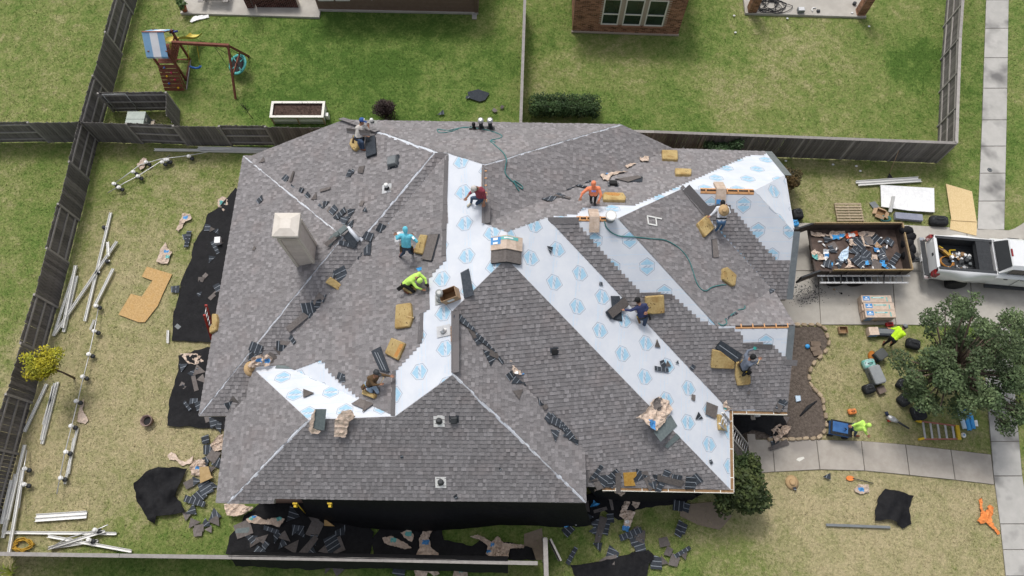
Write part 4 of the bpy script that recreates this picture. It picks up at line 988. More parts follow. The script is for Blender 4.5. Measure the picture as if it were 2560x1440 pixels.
stack('D', [(1154, 684), (1173, 674), (1186, 740), (1163, 748)], 'black shingle strip lying on the white stripe beside the cardboard box', 2)
stack('K', [(1778, 600), (1789, 597), (1795, 643), (1781, 645)], 'brown shingle strip lying below the straw hat worker', 2, mtop=M_shtop)
stack('Q', [(1806, 781), (1836, 760), (1842, 772), (1812, 792)], 'black shingle bundle under the hose on the small right gable', 4)
stack('S', [(859, 591), (872, 577), (893, 603), (884, 621)], 'dark shingle bundle under the white roll right of the chimney', 4)
slab('release_sheet', 'Q', [(1763, 765), (1802, 786), (1795, 800), (1764, 781)], .004, M_shgreen, 'grey-green release sheet on the small right gable', 'sheet', lift=.05)
slab('release_sheet', 'V', [(1632, 1080), (1650, 1105), (1692, 1065), (1676, 1038)], .004, M_shgreen, 'wide grey-green release sheet beside the torn bundle on the lower white stripe', 'sheet', lift=.03)
slab('release_sheet', 'T', [(1660, 1114), (1668, 1120), (1700, 1092), (1690, 1082)], .006, M_shgreen, 'narrow folded release sheet below the wide one on the lower slope', 'sheet', lift=.05)
slab('release_sheet', 'X', [(790, 1018), (819, 1018), (814, 1071), (787, 1068)], .006, M_shgreen, 'grey-green sheet lying across the lower left ridge', 'sheet', lift=.15)
# bundles bent over a ridge
def saddle(label, ka, kb, pa, pb, half, wrap=True, th=.10, torn=False, lab=True):
    """bundle of shingles (1 m long) draped across the ridge between planes ka and kb; pa->pb along the ridge"""
    t = thing('shingle_bundle', label, 'shingle bundle', (pa + pb) / 2, 'wrapped shingle bundles'); d = (pb - pa).normalized(); w = (pb - pa).length
    prof = []
    def down(k):
        n = nrm(k); s = n.cross(d); s.normalize()
        if s.z > 0: s = -s
        return s, n
    sa, na = down(ka); sb, nb = down(kb)
    line = []
    for i in range(-6, 7):
        f = abs(i) / 6 * half; s, n = (sa, na) if i < 0 else (sb, nb)
        e = math.exp(-(f / .16) ** 2); p = pa + s * f + Vector((0, 0, -.0)) + n * .03 * (1 - e) + Vector((0, 0, .03)) * e; p.z -= .05 * e * 0
        line.append((p, (na + nb).normalized() if i == 0 else (n * (1 - e) + (na + nb).normalized() * e).normalized()))
    nl = 5
    for L in range(nl):
        b = MB(); a_ = th * L / nl; c_ = th * (L + .86) / nl; top = (L == nl - 1)
        for j in range(len(line) - 1):
            (p, n), (q, m_) = line[j], line[j + 1]; vs = [p + n * a_, q + m_ * a_, q + m_ * c_, p + n * c_]; vs2 = [v + d * w for v in vs]; mt = M_paper if wrap else (M_shtop if top else M_shback)
            b.mesh(vs + vs2, [(0, 1, 2, 3), (7, 6, 5, 4), (2, 6, 7, 3), (0, 4, 5, 1)] + ([(0, 3, 7, 4)] if j == 0 else []) + ([(1, 5, 6, 2)] if j == len(line) - 2 else []), mt, RND.uniform(.9, 1.08))
        b.build('strip', t)
    if wrap and lab:
        def patch(j0, j1, f0, f1, m, lf):
            b = MB()
            for j in range(j0, j1):
                (p, n), (q, m_) = line[j], line[j + 1]; b.poly([p + n * (th + lf) + d * w * f0, p + n * (th + lf) + d * w * f1, q + m_ * (th + lf) + d * w * f1, q + m_ * (th + lf) + d * w * f0], m)
            b.build('label', t)
        return t, line, d, w, patch
    return t
rd = (p5 - p2).normalized(); base = p2 + rd * .05
t_, ln_, d_, w_, patch = saddle('wrapped shingle bundle with blue and teal label over the main ridge', 'D', 'V', base + rd * .12, base + rd * .62, .52, True, .16)
patch(0, 4, .08, .62, M_lblue, .004); patch(1, 3, .45, .60, M_label, .007); patch(1, 3, .12, .3, M_label, .007); patch(4, 10, .08, .32, M_teal, .004); patch(5, 8, .14, .24, M_label, .007)
saddle('bare brown shingles sliding out of the bundle on the main ridge', 'D', 'V', base + rd * .58, base + rd * 1.08, .52, False, .11)
q = lerp(p3, p4, .60); dd = (p4 - p3).normalized()
saddle('tan wrapped shingle bundle bent over the right ridge, beside a bucket', 'F', 'G', q, q + dd * .36, .5, True, .10, lab=False)
q = lerp(k1, r4, .48); dd = (r4 - k1).normalized()
r_ = saddle('tan wrapped shingle bundle in front of the straw hat worker', 'F', 'L', q, q + dd * .38, .52, True, .10); r_[4](10, 12, .05, .5, M_lblue, .004)
# underlayment roll on the left ridge
b = MB(); qa, qb = hit('S', 869, 568, .06), hit('S', 898, 602, .10); b.tube([qa, qb], .075, M_under, 14); b.tube([qa - (qb - qa).normalized() * .01, qb + (qb - qa).normalized() * .01], .03, M_gap, 8); o = b.build('underlayment_roll'); tag(o, 'white underlayment roll lying on the left ridge', 'roll')
b = MB(); pts = [hit('A', 822, 613, .06), hit('A', 834, 592, .09), hit('S', 848, 582, .15), hit('S', 866, 567, .12)]
for i in range(3):
    b.bar(pts[i], pts[i + 1], .20, .09, M_shgreen)
o = b.build('bent_shingle_bundle'); tag(o, 'grey-green shingle bundle bent over the left ridge near the chimney', 'shingle bundle')

# ------------------------------------------------------------------ torn scraps
def scrap_me(shape, r):
    if shape == 'tri': pts = [(-.5, -.35), (.5, -.28), (r.uniform(-.3, .4), .5)]
    elif shape == 'strip': pts = [(-.9, -.22), (.9, -.2), (.86, .2), (-.88, .24)]
    elif shape == 'blk': pts = [(-.5, -.5), (.52, -.48), (.48, .5), (.05, .46), (.02, .6), (-.5, .52)]
    else: pts = [(-.5, -.36), (.5, -.4), (.45, .38), (-.36, .42)]
    return [(x + r.uniform(-.06, .06), y + r.uniform(-.06, .06)) for x, y in pts]
def scraps(k, spots, label, group, seed=1, dark=.7, lift=.035, size=1.0):
    r = random.Random(seed)
    for (u, v, s) in spots:
        s = s / 50.0 * size; sh = r.choice(('tri', 'quad', 'quad', 'tri', 'strip' if s > .25 else 'quad')); o = hit(k, u, v); c = scrap_me(sh, r); b = MB(); curl = r.uniform(0, .05)
        top = [Vector((x * s, y * s, .012 + curl * abs(x) ** 2 * 2 * s + r.uniform(0, .02))) for x, y in c]
        m = M_scrap if r.random() < dark else M_shtop
        b.prism([p - Vector((0, 0, .007)) for p in top], (0, 0, .007), m, side=M_shback)
        ob = b.build('shingle_scrap', None, frame(k, o, r.uniform(0, 6.28), lift + r.uniform(0, .01))); tag(ob, label, 'shingle scrap', group)
scraps('B', [(658, 404, 16), (716, 447, 18), (733, 443, 14), (732, 470, 14), (756, 477, 14), (768, 493, 20), (787, 492, 18), (815, 475, 15), (800, 522, 18), (816, 512, 20), (822, 530, 22), (836, 526, 20), (846, 545, 26), (866, 546, 24), (880, 534, 24), (858, 558, 24), (878, 560, 22), (876, 434, 17), (905, 426, 18), (907, 510, 12), (916, 526, 14), (884, 430, 9)], 'torn dark shingle scrap on the far left slope between the hips', 'scraps on the far left slope', 2)
scraps('A', [(653, 500, 17), (638, 622, 10)], 'lone dark shingle scrap on the big left slope near the chimney', 'scraps on the left slope', 3)
scraps('S', [(955, 572, 20), (920, 590, 20), (870, 610, 20), (832, 600, 18), (855, 690, 30), (845, 686, 22), (770, 770, 26), (790, 765, 24), (778, 785, 22), (800, 750, 24), (745, 805, 26), (742, 848, 22), (708, 865, 26), (700, 878, 26), (722, 858, 18), (640, 870, 24), (628, 895, 26), (648, 885, 26), (683, 895, 22)], 'torn dark shingle scrap in the valley below the chimney', 'scraps in the chimney valley', 4)
scraps('D', [(727, 842, 22), (805, 742, 22), (857, 945, 17), (925, 565, 18), (942, 570, 20), (853, 940, 14)], 'dark shingle scrap on the central left slope above the lower ridge', 'scraps on the central left slope', 5)
scraps('U', [(1160, 805, 26), (1175, 825, 20), (1196, 845, 26), (1218, 862, 24), (1235, 880, 26), (1226, 890, 32), (1255, 895, 20), (1205, 850, 18), (1290, 955, 20), (1325, 960, 18), (1295, 985, 20), (1275, 940, 16), (1355, 1000, 24), (1372, 1010, 20), (1390, 1035, 28), (1400, 1045, 24), (1396, 1060, 26), (1410, 1072, 26), (1425, 1080, 28), (1440, 1078, 24), (1385, 1085, 22), (1452, 1082, 22), (1436, 1095, 24), (1415, 1090, 20), (1370, 1045, 18)], 'torn dark shingle scrap in the long diagonal valley of the near slope', 'scraps in the near diagonal valley', 6)
scraps('F', [(1372, 498, 30), (1395, 488, 24), (1420, 470, 28), (1440, 462, 24), (1455, 470, 18), (1352, 498, 20), (1340, 495, 18), (1405, 495, 18), (1485, 440, 30), (1500, 435, 24), (1475, 445, 20), (1465, 455, 18), (1430, 455, 20)], 'dark shingle scrap in the pile left of the worker in orange', 'scraps left of the orange worker', 7)
scraps('F', [(1617, 380, 24), (1625, 388, 18), (1537, 320, 16), (1555, 432, 10), (1610, 400, 14), (1518, 320, 12)], 'dark shingle scrap near the far right roof edge', 'scraps by the far roof edge', 8)
scraps('V', [(1372, 624, 14), (1497, 612, 8), (1690, 905, 9), (1652, 925, 18), (1655, 910, 14), (1731, 995, 12), (1775, 1025, 30), (1745, 1043, 18), (1640, 860, 16), (1500, 710, 8), (1668, 913, 14), (1775, 1155, 9)], 'small shingle scrap lying on the long white diagonal stripe', 'scraps on the white stripe', 9, dark=.35)
scraps('T', [(1490, 1180, 20), (1510, 1195, 30), (1535, 1190, 28), (1520, 1205, 24), (1545, 1205, 22), (1600, 1188, 28), (1618, 1200, 22), (1640, 1195, 22), (1655, 1200, 26), (1675, 1200, 28), (1690, 1195, 20), (1725, 1205, 26), (1735, 1200, 24), (1630, 1210, 20), (1500, 1210, 20), (1480, 1195, 18)], 'dark shingle scrap in the heap along the lower white gutter', 'scraps along the lower gutter', 10)
scraps('X', [(575, 1010, 18), (586, 1000, 16), (1005, 1140, 6), (1140, 1240, 8), (1250, 1170, 6)], 'small shingle scrap on the lowest left slope', 'scraps on the lowest slope', 11)
scraps('Q', [(1815, 795, 18), (1845, 752, 16), (1925, 730, 22), (1936, 715, 18), (1832, 785, 20)], 'dark shingle scrap on the small right gable slope', 'scraps on the right gable', 12)
scraps('G', [(1950, 1010, 20), (1945, 1018, 18), (1960, 1005, 12), (1730, 916, 10), (1872, 980, 10)], 'dark shingle scrap near the porch eave at the right', 'scraps near the porch eave', 13)
scraps('Y', [(770, 985, 26), (905, 1010, 28), (915, 1018, 26)], 'brown shingle scrap on the lower left white patch', 'scraps on the lower left white patch', 14, dark=.1)

# ------------------------------------------------------------------ hoses
def smooth_path(pts, n=5):
    out = []
    for i in range(len(pts) - 1):
        a, b_, c, d = pts[max(0, i - 1)], pts[i], pts[i + 1], pts[min(len(pts) - 1, i + 2)]
        for j in range(n):
            t = j / n; out.append(.5 * ((2 * b_) + (c - a) * t + (2 * a - 5 * b_ + 4 * c - d) * t * t + (3 * b_ - a - 3 * c + d) * t ** 3))
    return out + [pts[-1]]
def hose(name, pts, r, m, label, cat='hose'):
    b = MB(); b.tube(smooth_path(pts), r, m, 6); o = b.build(name); tag(o, label, cat); return o
lf = .045
hose('air_hose', [hit('C', u, v, lf) for u, v in ((1183, 318), (1150, 320), (1120, 326), (1095, 323), (1100, 332), (1130, 328), (1160, 318), (1200, 322), (1235, 330), (1255, 340), (1245, 347), (1228, 350), (1238, 356), (1225, 352), (1240, 365), (1258, 382), (1266, 398))] + [hit('E', u, v, lf + .02) for u, v in ((1264, 415), (1263, 432), (1275, 448), (1292, 462), (1305, 472), (1306, 466), (1296, 458), (1285, 452), (1290, 465), (1298, 478))], .022, M_hose, 'green air hose snaking over the far ridge')
hose('air_hose', [hit('G', u, v, lf) for u, v in ((1511, 552), (1516, 568), (1530, 582), (1550, 590), (1577, 592))] + [hit('K', u, v, lf) for u, v in ((1592, 593), (1630, 597), (1665, 601), (1700, 622), (1722, 650), (1733, 680), (1741, 705), (1752, 722), (1765, 727), (1780, 718), (1800, 713), (1815, 712))], .022, M_hose, 'long green air hose running down the right slope to the ragged pad')
hose('air_hose', [hit('Q', u, v, lf + .02) for u, v in ((1826, 790), (1845, 772), (1848, 752), (1856, 748), (1862, 765), (1860, 772), (1845, 775), (1828, 786), (1812, 795), (1800, 795), (1795, 806), (1806, 813), (1817, 808), (1813, 798), (1803, 797))], .022, M_hose, 'green air hose coiled on the small right gable')

# ------------------------------------------------------------------ bucket, boxes, hat on the roof
def bucket(loc, label, r=.16, h=.36):
    t = thing('bucket', label, 'bucket', loc); b = MB(); M = Matrix.Translation(loc)
    b.lathe([(r * .8, 0), (r, h), (r - .012, h), (r * .8 - .015, .02)], M_mgrey, M, 20); b.build('body', t)
    b = MB(); b.lathe([(r + .012, h - .06), (r + .016, h - .03), (r + .012, h)], M_white, M, 20); b.build('rim_band', t)
    b = MB(); b.tube([loc + Vector((r * math.cos(a), -r * math.sin(a) * .5 - .05, h - .05 - .12 * math.sin(a))) for a in [i * math.pi / 8 for i in range(9)]], .006, M_alu, 5); b.build('handle', t); return t
bucket(hit('G', 1525, 549), 'grey plastic bucket standing on the right ridge beside the bundle', .19, .36)
def carton(name, label, M, w, d, h, m=M_card, open_=True, flaps=True, lab=None, cat='box'):
    t = thing(name, label, cat, M=M); b = MB(); th = .012
    if open_:
        b.box((0, 0, th / 2), (w, d, th), M_cardin)
        for sx in (-1, 1): b.box((sx * (w - th) / 2, 0, h / 2), (th, d, h), m); b.box((sx * (w / 2 - th * 1.2), 0, h / 2), (th * .4, d - th * 2.4, h - .02), M_cardin)
        for sy in (-1, 1): b.box((0, sy * (d - th) / 2, h / 2), (w - 2 * th, th, h), m); b.box((0, sy * (d / 2 - th * 1.2), h / 2), (w - th * 2.4, th * .4, h - .02), M_cardin)
    else: b.box((0, 0, h / 2), (w, d, h), m)
    b.build('body', t, None, False)
    if flaps and open_:
        for sx, sy in ((1, 0), (-1, 0), (0, 1), (0, -1)):
            b = MB(); ln = d if sx else w; fl = .4 * (w if sx else d)
            Mf = Matrix.Translation((sx * w / 2, sy * d / 2, h)) @ Matrix.Rotation(math.atan2(sy, sx), 4, 'Z') @ Matrix.Rotation(RND.uniform(.2, .9), 4, 'Y')
            b.box((fl / 2, 0, 0), (fl, ln * .96, .006), m, Mf); b.build('flap', t, None, False)
    if lab:
        b = MB(); b.box((0, -d / 2 - .003, h * .55), (w * .4, .004, h * .4), lab); b.build('label', t, None, False)
    return t
o = hit('D', 1131, 742, .02); carton('cardboard_box', 'open cardboard box tipped on the white stripe beside a vent pipe', Matrix.Translation(o) @ Matrix.Rotation(.25, 4, 'Z') @ Matrix.Rotation(-.35, 4, 'Y'), .60, .40, .42, flaps=False, lab=M_label)
# ------------------------------------------------------------------ crumpled sheets: netting and wrappers
def crumple(name, k, px, m, label=None, cat=None, group=None, amp=.05, step=.09, seed=1, fs=3.0, lift=.02, patches=(), jit=.03, zf=None, thick=.003, parent=None):
    """sheet with folds; px outline on surface k; patches: (u, v, r_m, material) printed areas; zf(p)->extra height"""
    n = nrm(k); out = [hit(k, *p) for p in px]; c = sum(out, Vector()) / len(out); M = frame(k, c, 0, 0); Mi = M.inverted(); r = random.Random(seed)
    loc = [(Mi @ p).xy for p in out]; per = []
    for a, b_ in zip(loc, loc[1:] + loc[:1]):
        kk = max(1, int((b_ - a).length / (step * 1.1)))
        for i in range(kk):
            q = a.lerp(b_, i / kk)
            if i: q = q + Vector((r.uniform(-jit, jit), r.uniform(-jit, jit)))
            per.append(q)
    x0, x1_ = min(p.x for p in per), max(p.x for p in per); y0, y1_ = min(p.y for p in per), max(p.y for p in per); inn = []; y = y0
    arr = np.array([(p.x, p.y) for p in per])
    while y < y1_:
        x = x0
        while x < x1_:
            q = Vector((x + r.uniform(-.35, .35) * step, y + r.uniform(-.35, .35) * step))
            if inpoly(q, per) and ((arr - np.array((q.x, q.y))) ** 2).sum(1).min() > (step * .45) ** 2: inn.append(q)
            x += step
        y += step
    nn = len(per); res = delaunay_2d_cdt(per + inn, [(i, (i + 1) % nn) for i in range(nn)], [], 1, 1e-5)
    fd = r.uniform(0, 3.14); ca, sa = math.cos(fd), math.sin(fd); vs = []
    for p in res[0]:
        u_, v_ = p.x * ca + p.y * sa, -p.x * sa + p.y * ca
        f1 = 1 - abs(noise.noise(Vector((u_ * fs, v_ * fs * .35, seed * 1.7)))) * 2.2
        f2 = 1 - abs(noise.noise(Vector((u_ * fs * .6 + 9, v_ * fs * 1.3, seed * 2.3)))) * 2.2
        z = lift + amp * max(0, .65 * max(0, f1) ** 1.5 + .6 * max(0, f2) ** 1.5) + amp * .25 * (noise.noise(Vector((p.x * fs * 3, p.y * fs * 3, seed))) + .4)
        if zf: z += zf(M @ Vector((p.x, p.y, 0)))
        vs.append(Vector((p.x, p.y, max(lift * .6, z))))
    b = MB(); fcs = [tuple(f) for f in res[2]]; i0 = len(b.v); b.v += [tuple(v) for v in vs]
    pls = [((Mi @ hit(k, pu, pv)).xy, pr, pm) for pu, pv, pr, pm in patches]
    for f in fcs:
        ce = sum((vs[i] for i in f), Vector()) / 3; mm = m
        for pc, pr, pm in pls:
            if abs(ce.x - pc.x) < pr and abs(ce.y - pc.y) < pr * .7: mm = pm
        b.f.append(f); b.m.append(b.mi(mm)); b.t.append(1.0 if mm is not m else r.uniform(.9, 1.1)); b.sm.append(m is M_tarp)
    # give the sheet a turned-down hem so its edge has depth
    for i in range(nn):
        j = (i + 1) % nn; a_, c_ = vs[i], vs[j]; q = len(b.v); b.v += [tuple(a_), tuple(c_), (c_.x, c_.y, c_.z - min(.02, c_.z)), (a_.x, a_.y, a_.z - min(.02, a_.z))]; b.f.append((q, q + 3, q + 2, q + 1)); b.m.append(b.mi(m)); b.t.append(.9); b.sm.append(False)
    o = b.build(name, parent, M)
    if label: tag(o, label, cat, group)
    return o
NG = 'black debris netting'
def net(k, px, label, amp=.06, step=.16, seed=1, fs=1.3, **kw): return crumple('debris_netting', k, px, M_tarp, label, 'netting', NG, amp, step, seed, fs, **kw)
net('g', [(548, 520), (590, 470), (640, 520), (640, 800), (575, 858), (430, 852), (434, 790), (448, 740), (455, 700), (478, 655), (485, 610), (508, 575), (520, 535)], 'big black netting sheet on the lawn along the left wall', seed=2)
net('g', [(447, 890), (520, 868), (600, 880), (600, 1080), (520, 1070), (420, 1065), (424, 1000), (440, 950), (447, 925)], 'black netting with white wrapper below the red ladder', seed=3)
net('g', [(343, 1210), (370, 1180), (400, 1168), (470, 1172), (450, 1220), (440, 1240), (468, 1280), (430, 1288), (395, 1290), (390, 1310), (375, 1300), (360, 1275), (345, 1255)], 'crumpled heap of black netting alone on the left lawn', .22, .14, 4, 1.6)
net('g', [(565, 1385), (575, 1340), (605, 1310), (610, 1290), (660, 1250), (900, 1250), (900, 1300), (935, 1330), (925, 1395)], 'black netting covered in shingle scraps at the bottom left corner', .05, .16, 5)
net('g', [(935, 1395), (930, 1350), (960, 1310), (1105, 1325), (1110, 1350), (1180, 1365), (1200, 1350), (1270, 1355), (1330, 1370), (1340, 1400)], 'black netting with tan wrappers below the long lower eave', .06, .16, 6)
net('g', [(1425, 1412), (1470, 1408), (1540, 1395), (1580, 1380), (1620, 1375), (1640, 1395), (1620, 1410), (1610, 1470), (1450, 1470)], 'black netting heap at the bottom edge right of the gate', .16, .15, 7, 1.6)
net('g', [(2192, 1250), (2210, 1222), (2240, 1228), (2280, 1240), (2270, 1280), (2278, 1310), (2255, 1322), (2225, 1300), (2185, 1302)], 'black netting heap alone on the dry front lawn', .20, .12, 8, 1.8)
net('g', [(1385, 1262), (1500, 1225), (1700, 1222), (1760, 1235), (1700, 1262), (1640, 1265), (1590, 1275), (1555, 1300), (1545, 1300), (1505, 1272), (1495, 1310), (1440, 1318), (1400, 1300)], 'black netting along the wall under the lower white gutter', .05, .16, 9)
net('g', [(1810, 1035), (1955, 1035), (1965, 1065), (1955, 1098), (1900, 1080), (1880, 1075), (1840, 1090)], 'black netting sagging under the porch eave beside the ladder', .12, .14, 10)
# netting hung down from the long lower eave to the lawn
def hung(label, top, bot, seed, nu=60, nv=14, amp=.05):
    b = MB(); vs = []
    for j in range(nv + 1):
        for i in range(nu + 1):
            f = i / nu * (len(top) - 1); a = int(min(f, len(top) - 2)); p = lerp(top[a], top[a + 1], f - a); f2 = i / nu * (len(bot) - 1); c = int(min(f2, len(bot) - 2)); q = lerp(bot[c], bot[c + 1], f2 - c); t = j / nv
            r_ = lerp(p, q, t); r_.z = p.z + (q.z - p.z) * (t ** .75); r_ += Vector((0, -1, .3)) * amp * (noise.noise(Vector((i * .22, j * .10, seed))) + .5 * noise.noise(Vector((i * .6, j * .2, seed + 5)))) * min(1, t * 3)
            vs.append(r_)
    b.mesh(vs, [(j * (nu + 1) + i, j * (nu + 1) + i + 1, (j + 1) * (nu + 1) + i + 1, (j + 1) * (nu + 1) + i) for j in range(nv) for i in range(nu)], M_tarp, smooth=True)
    o = b.build('hung_netting'); tag(o, label, 'netting', NG); return o
e0, e1 = hit('X', 740, 1247), hit('X', 1464, 1256)
hung('black netting hung from the long lower eave down to the lawn', [e0 + Vector((0, .1, -.25)), e1 + Vector((0, .1, -.25))], [G(760, 1290, .05), G(900, 1318, .05), G(1080, 1330, .06), G(1250, 1312, .05), G(1400, 1318, .05), G(1480, 1312, .05)], 1)
hung('black netting hung under the lower white gutter', [Tlo + Vector((.1, .1, -.3)), TV + Vector((-1.5, .15, -.3))], [G(1490, 1245, .05), G(1620, 1258, .05), G(1745, 1242, .05)], 2, 30, 8)
# netting draped over the bottom fence
ft = [G(u, v, FH + .07) for u, v in ((570, 1394), (760, 1397), (960, 1401), (1270, 1406))]
hung('black netting draped over the bottom board fence', [p + Vector((0, .22, -.5)) for p in ft], [p + Vector((0, .06, 0)) for p in ft], 3, 60, 4, .02)
hung('black netting hanging down outside the bottom board fence', [p + Vector((0, .06, .01)) for p in ft], [p + Vector((0, -.28 - .1 * (i % 2), -.9)) for i, p in enumerate(ft)], 4, 60, 6, .06)

WG = 'torn kraft shingle wrappers'
def wrap(k, px, label, patches=(), amp=.07, seed=1, m=None, lift=.02): return crumple('shingle_wrapper', k, px, m or M_paper, label, 'wrapper', WG, amp, .055, seed, 5.0, lift, patches, .02)
wrap('g', [(392, 655), (402, 625), (415, 607), (420, 622), (432, 632), (425, 645), (421, 660), (405, 660)], 'tan wrapper with blue print on the lawn above the plywood', [(418, 630, .10, M_lblue), (420, 643, .1, M_teal)], seed=3)
wrap('g', [(442, 576), (455, 545), (458, 533), (478, 538), (480, 550), (465, 555), (448, 580)], 'small twisted tan wrapper on the left lawn', [(465, 545, .10, M_lblue)], seed=4)
wrap('g', [(545, 500), (558, 492), (572, 498), (570, 525), (560, 530), (547, 520)], 'pale wrapper with teal print on the netting at the upper left wall', [(558, 508, .14, M_teal)], seed=5)
wrap('g', [(452, 885), (508, 885), (510, 905), (490, 912), (470, 908)], 'pale torn wrapper on the netting beside the red ladder', seed=6)
wrap('g', [(194, 1055), (200, 1020), (210, 997), (212, 1010), (207, 1025), (222, 1050), (215, 1060)], 'tan wrapper bag on the lawn beside the string lights', seed=7, amp=.04)
wrap('g', [(420, 1140), (430, 1130), (440, 1135), (448, 1148), (462, 1155), (475, 1148), (485, 1140), (480, 1158), (455, 1165), (440, 1150), (425, 1150)], 'twisted scrap of wrapper left of the netting heap', seed=8, amp=.04)
wrap('g', [(478, 1165), (490, 1150), (512, 1148), (520, 1165), (505, 1190), (482, 1188)], 'crumpled wrapper heap by the lower left corner of the house', [(495, 1170, .07, M_lblue)], seed=9, amp=.15)
wrap('g', [(530, 1110), (548, 1090), (560, 1085), (560, 1125), (540, 1130), (528, 1115)], 'tan wrapper against the lower left house corner', seed=10, amp=.12)
wrap('g', [(568, 1262), (590, 1260), (610, 1262), (640, 1270), (620, 1285), (600, 1292), (575, 1290)], 'tan wrapper hanging off the lower left eave', seed=11, amp=.10, lift=.3)
wrap('g', [(618, 1298), (640, 1288), (665, 1300), (700, 1292), (715, 1298), (700, 1318), (680, 1312), (650, 1310), (625, 1308)], 'tan wrappers with teal ends on the bottom left netting', [(700, 1297, .10, M_teal), (637, 1293, .08, M_lblue), (630, 1297, .07, M_teal)], seed=12, amp=.08, lift=.08)
wrap('g', [(936, 1312), (940, 1298), (965, 1290), (985, 1300), (993, 1315), (970, 1318), (950, 1317)], 'tan wrapper lying on the hung netting', seed=13, lift=.25)
wrap('g', [(957, 1345), (980, 1340), (1000, 1350), (1020, 1360), (1030, 1370), (1015, 1373), (985, 1365), (962, 1358)], 'tan wrapper with teal lettering near the bottom fence', [(985, 1350, .12, M_teal)], seed=14, lift=.08)
wrap('g', [(1002, 1332), (1025, 1320), (1035, 1340), (1030, 1355), (1012, 1345)], 'folded wrapper with teal stripes above the teal lettered one', [(1022, 1335, .12, M_teal)], seed=15, lift=.08)
wrap('g', [(1037, 1395), (1050, 1370), (1048, 1350), (1065, 1315), (1080, 1315), (1083, 1325), (1072, 1345), (1080, 1370), (1098, 1385), (1095, 1394), (1065, 1392)], 'long tan wrapper with blue square label near the bottom fence', [(1065, 1356, .13, M_lblue)], seed=16, amp=.10, lift=.08)
wrap('g', [(1175, 1342), (1195, 1336), (1230, 1355), (1245, 1340), (1260, 1358), (1310, 1362), (1312, 1370), (1275, 1372), (1270, 1395), (1240, 1400), (1215, 1385), (1220, 1365), (1200, 1350)], 'big crumpled wrapper pile left of the open gate', [(1232, 1362, .08, M_lblue), (1222, 1378, .08, M_lblue)], seed=17, amp=.16, lift=.06)
wrap('g', [(1035, 1420), (1045, 1410), (1080, 1412), (1100, 1435), (1085, 1440), (1070, 1428), (1065, 1450), (1040, 1450)], 'tan wrapper outside the bottom fence at the picture edge', seed=18, amp=.10)
wrap('g', [(1130, 1450), (1140, 1412), (1155, 1410), (1170, 1435), (1165, 1450)], 'tan wrapper with teal print outside the bottom fence', [(1152, 1425, .1, M_teal)], seed=19, amp=.10)
wrap('g', [(1475, 1240), (1490, 1225), (1495, 1240), (1515, 1235), (1540, 1250), (1560, 1225), (1545, 1215), (1520, 1205), (1500, 1215), (1490, 1195), (1472, 1210)], 'tan wrappers hanging over the lower white gutter end', [(1536, 1235, .10, M_lblue), (1475, 1215, .08, M_teal)], seed=20, amp=.15, lift=1.6)
wrap('g', [(1548, 1290), (1560, 1245), (1570, 1240), (1575, 1258), (1565, 1275), (1588, 1280), (1580, 1300), (1570, 1330), (1555, 1325), (1560, 1300)], 'long twisted wrapper with blue foot on the lawn below the gutter', [(1562, 1322, .16, M_lblue), (1567, 1305, .08, M_label)], seed=21, amp=.12)
wrap('g', [(1578, 1262), (1585, 1240), (1592, 1250), (1600, 1252), (1595, 1268), (1588, 1272)], 'small brown wrapper standing beside the twisted one', seed=22, amp=.12)
wrap('g', [(2132, 1225), (2145, 1210), (2170, 1212), (2172, 1230), (2150, 1236)], 'pale wrapper with blue print on the front lawn', [(2152, 1224, .10, M_lblue)], seed=23)
wrap('g', [(475, 55), (485, 42), (522, 38), (524, 45), (498, 50), (480, 57)], 'pale paper scrap on the lawn beside the top left patio', seed=24, amp=.03, m=M_label)
wrap('g', [(345, 415), (362, 397), (370, 400), (364, 420), (355, 428)], 'tan paper scrap caught on the upper string lights', seed=25, amp=.05, lift=.1)
wrap('g', [(1935, 1110), (1925, 1075), (1945, 1062), (1975, 1068), (1965, 1085), (1945, 1098)], 'crumpled brown wrapper beside the foot of the aluminium ladder', seed=26, amp=.2)
# wrappers on the roof
wrap('U', [(1268, 905), (1280, 890), (1300, 893), (1317, 915), (1312, 935), (1295, 940), (1278, 935), (1275, 915)], 'crumpled tan wrapper with blue edge on the near central slope', [(1303, 937, .10, M_lblue), (1285, 935, .07, M_label)], seed=30, amp=.15, lift=.05)
wrap('F', [(1495, 432), (1512, 428), (1520, 435), (1570, 432), (1530, 442), (1520, 455), (1508, 455)], 'torn pale wrapper behind the worker in orange', [(1515, 438, .07, M_lblue)], seed=31, amp=.07, lift=.05)
wrap('F', [(1596, 402), (1605, 392), (1622, 395), (1620, 408), (1602, 408)], 'tan crumpled wrapper near the far right roof edge', seed=32, amp=.10, lift=.05)
wrap('F', [(1562, 420), (1575, 410), (1590, 412), (1580, 418), (1567, 424)], 'small tan paper on the far right slope', seed=33, amp=.06, lift=.05)
wrap('S', [(632, 912), (645, 888), (655, 885), (668, 880), (672, 895), (660, 912)], 'tan wrapper pile above the lower left white patch', [(662, 895, .10, M_lblue)], seed=34, amp=.25, lift=.45)
wrap('S', [(668, 890), (680, 880), (692, 890), (685, 908), (672, 910)], 'tan wrapper with navy print beside the pile in the lower valley', [(680, 898, .10, M_lblue)], seed=35, amp=.2, lift=.45)
wrap('X', [(775, 1070), (783, 1030), (792, 1018), (790, 1045), (785, 1065), (805, 1073), (800, 1078), (782, 1078)], 'long tan wrapper hanging over the lower left ridge', seed=36, amp=.05, lift=.15)
wrap('X', [(838, 1085), (840, 1045), (858, 1022), (880, 1020), (892, 1035), (875, 1050), (868, 1087)], 'wide tan wrapper opened over the lower left ridge', seed=37, amp=.06, lift=.15)
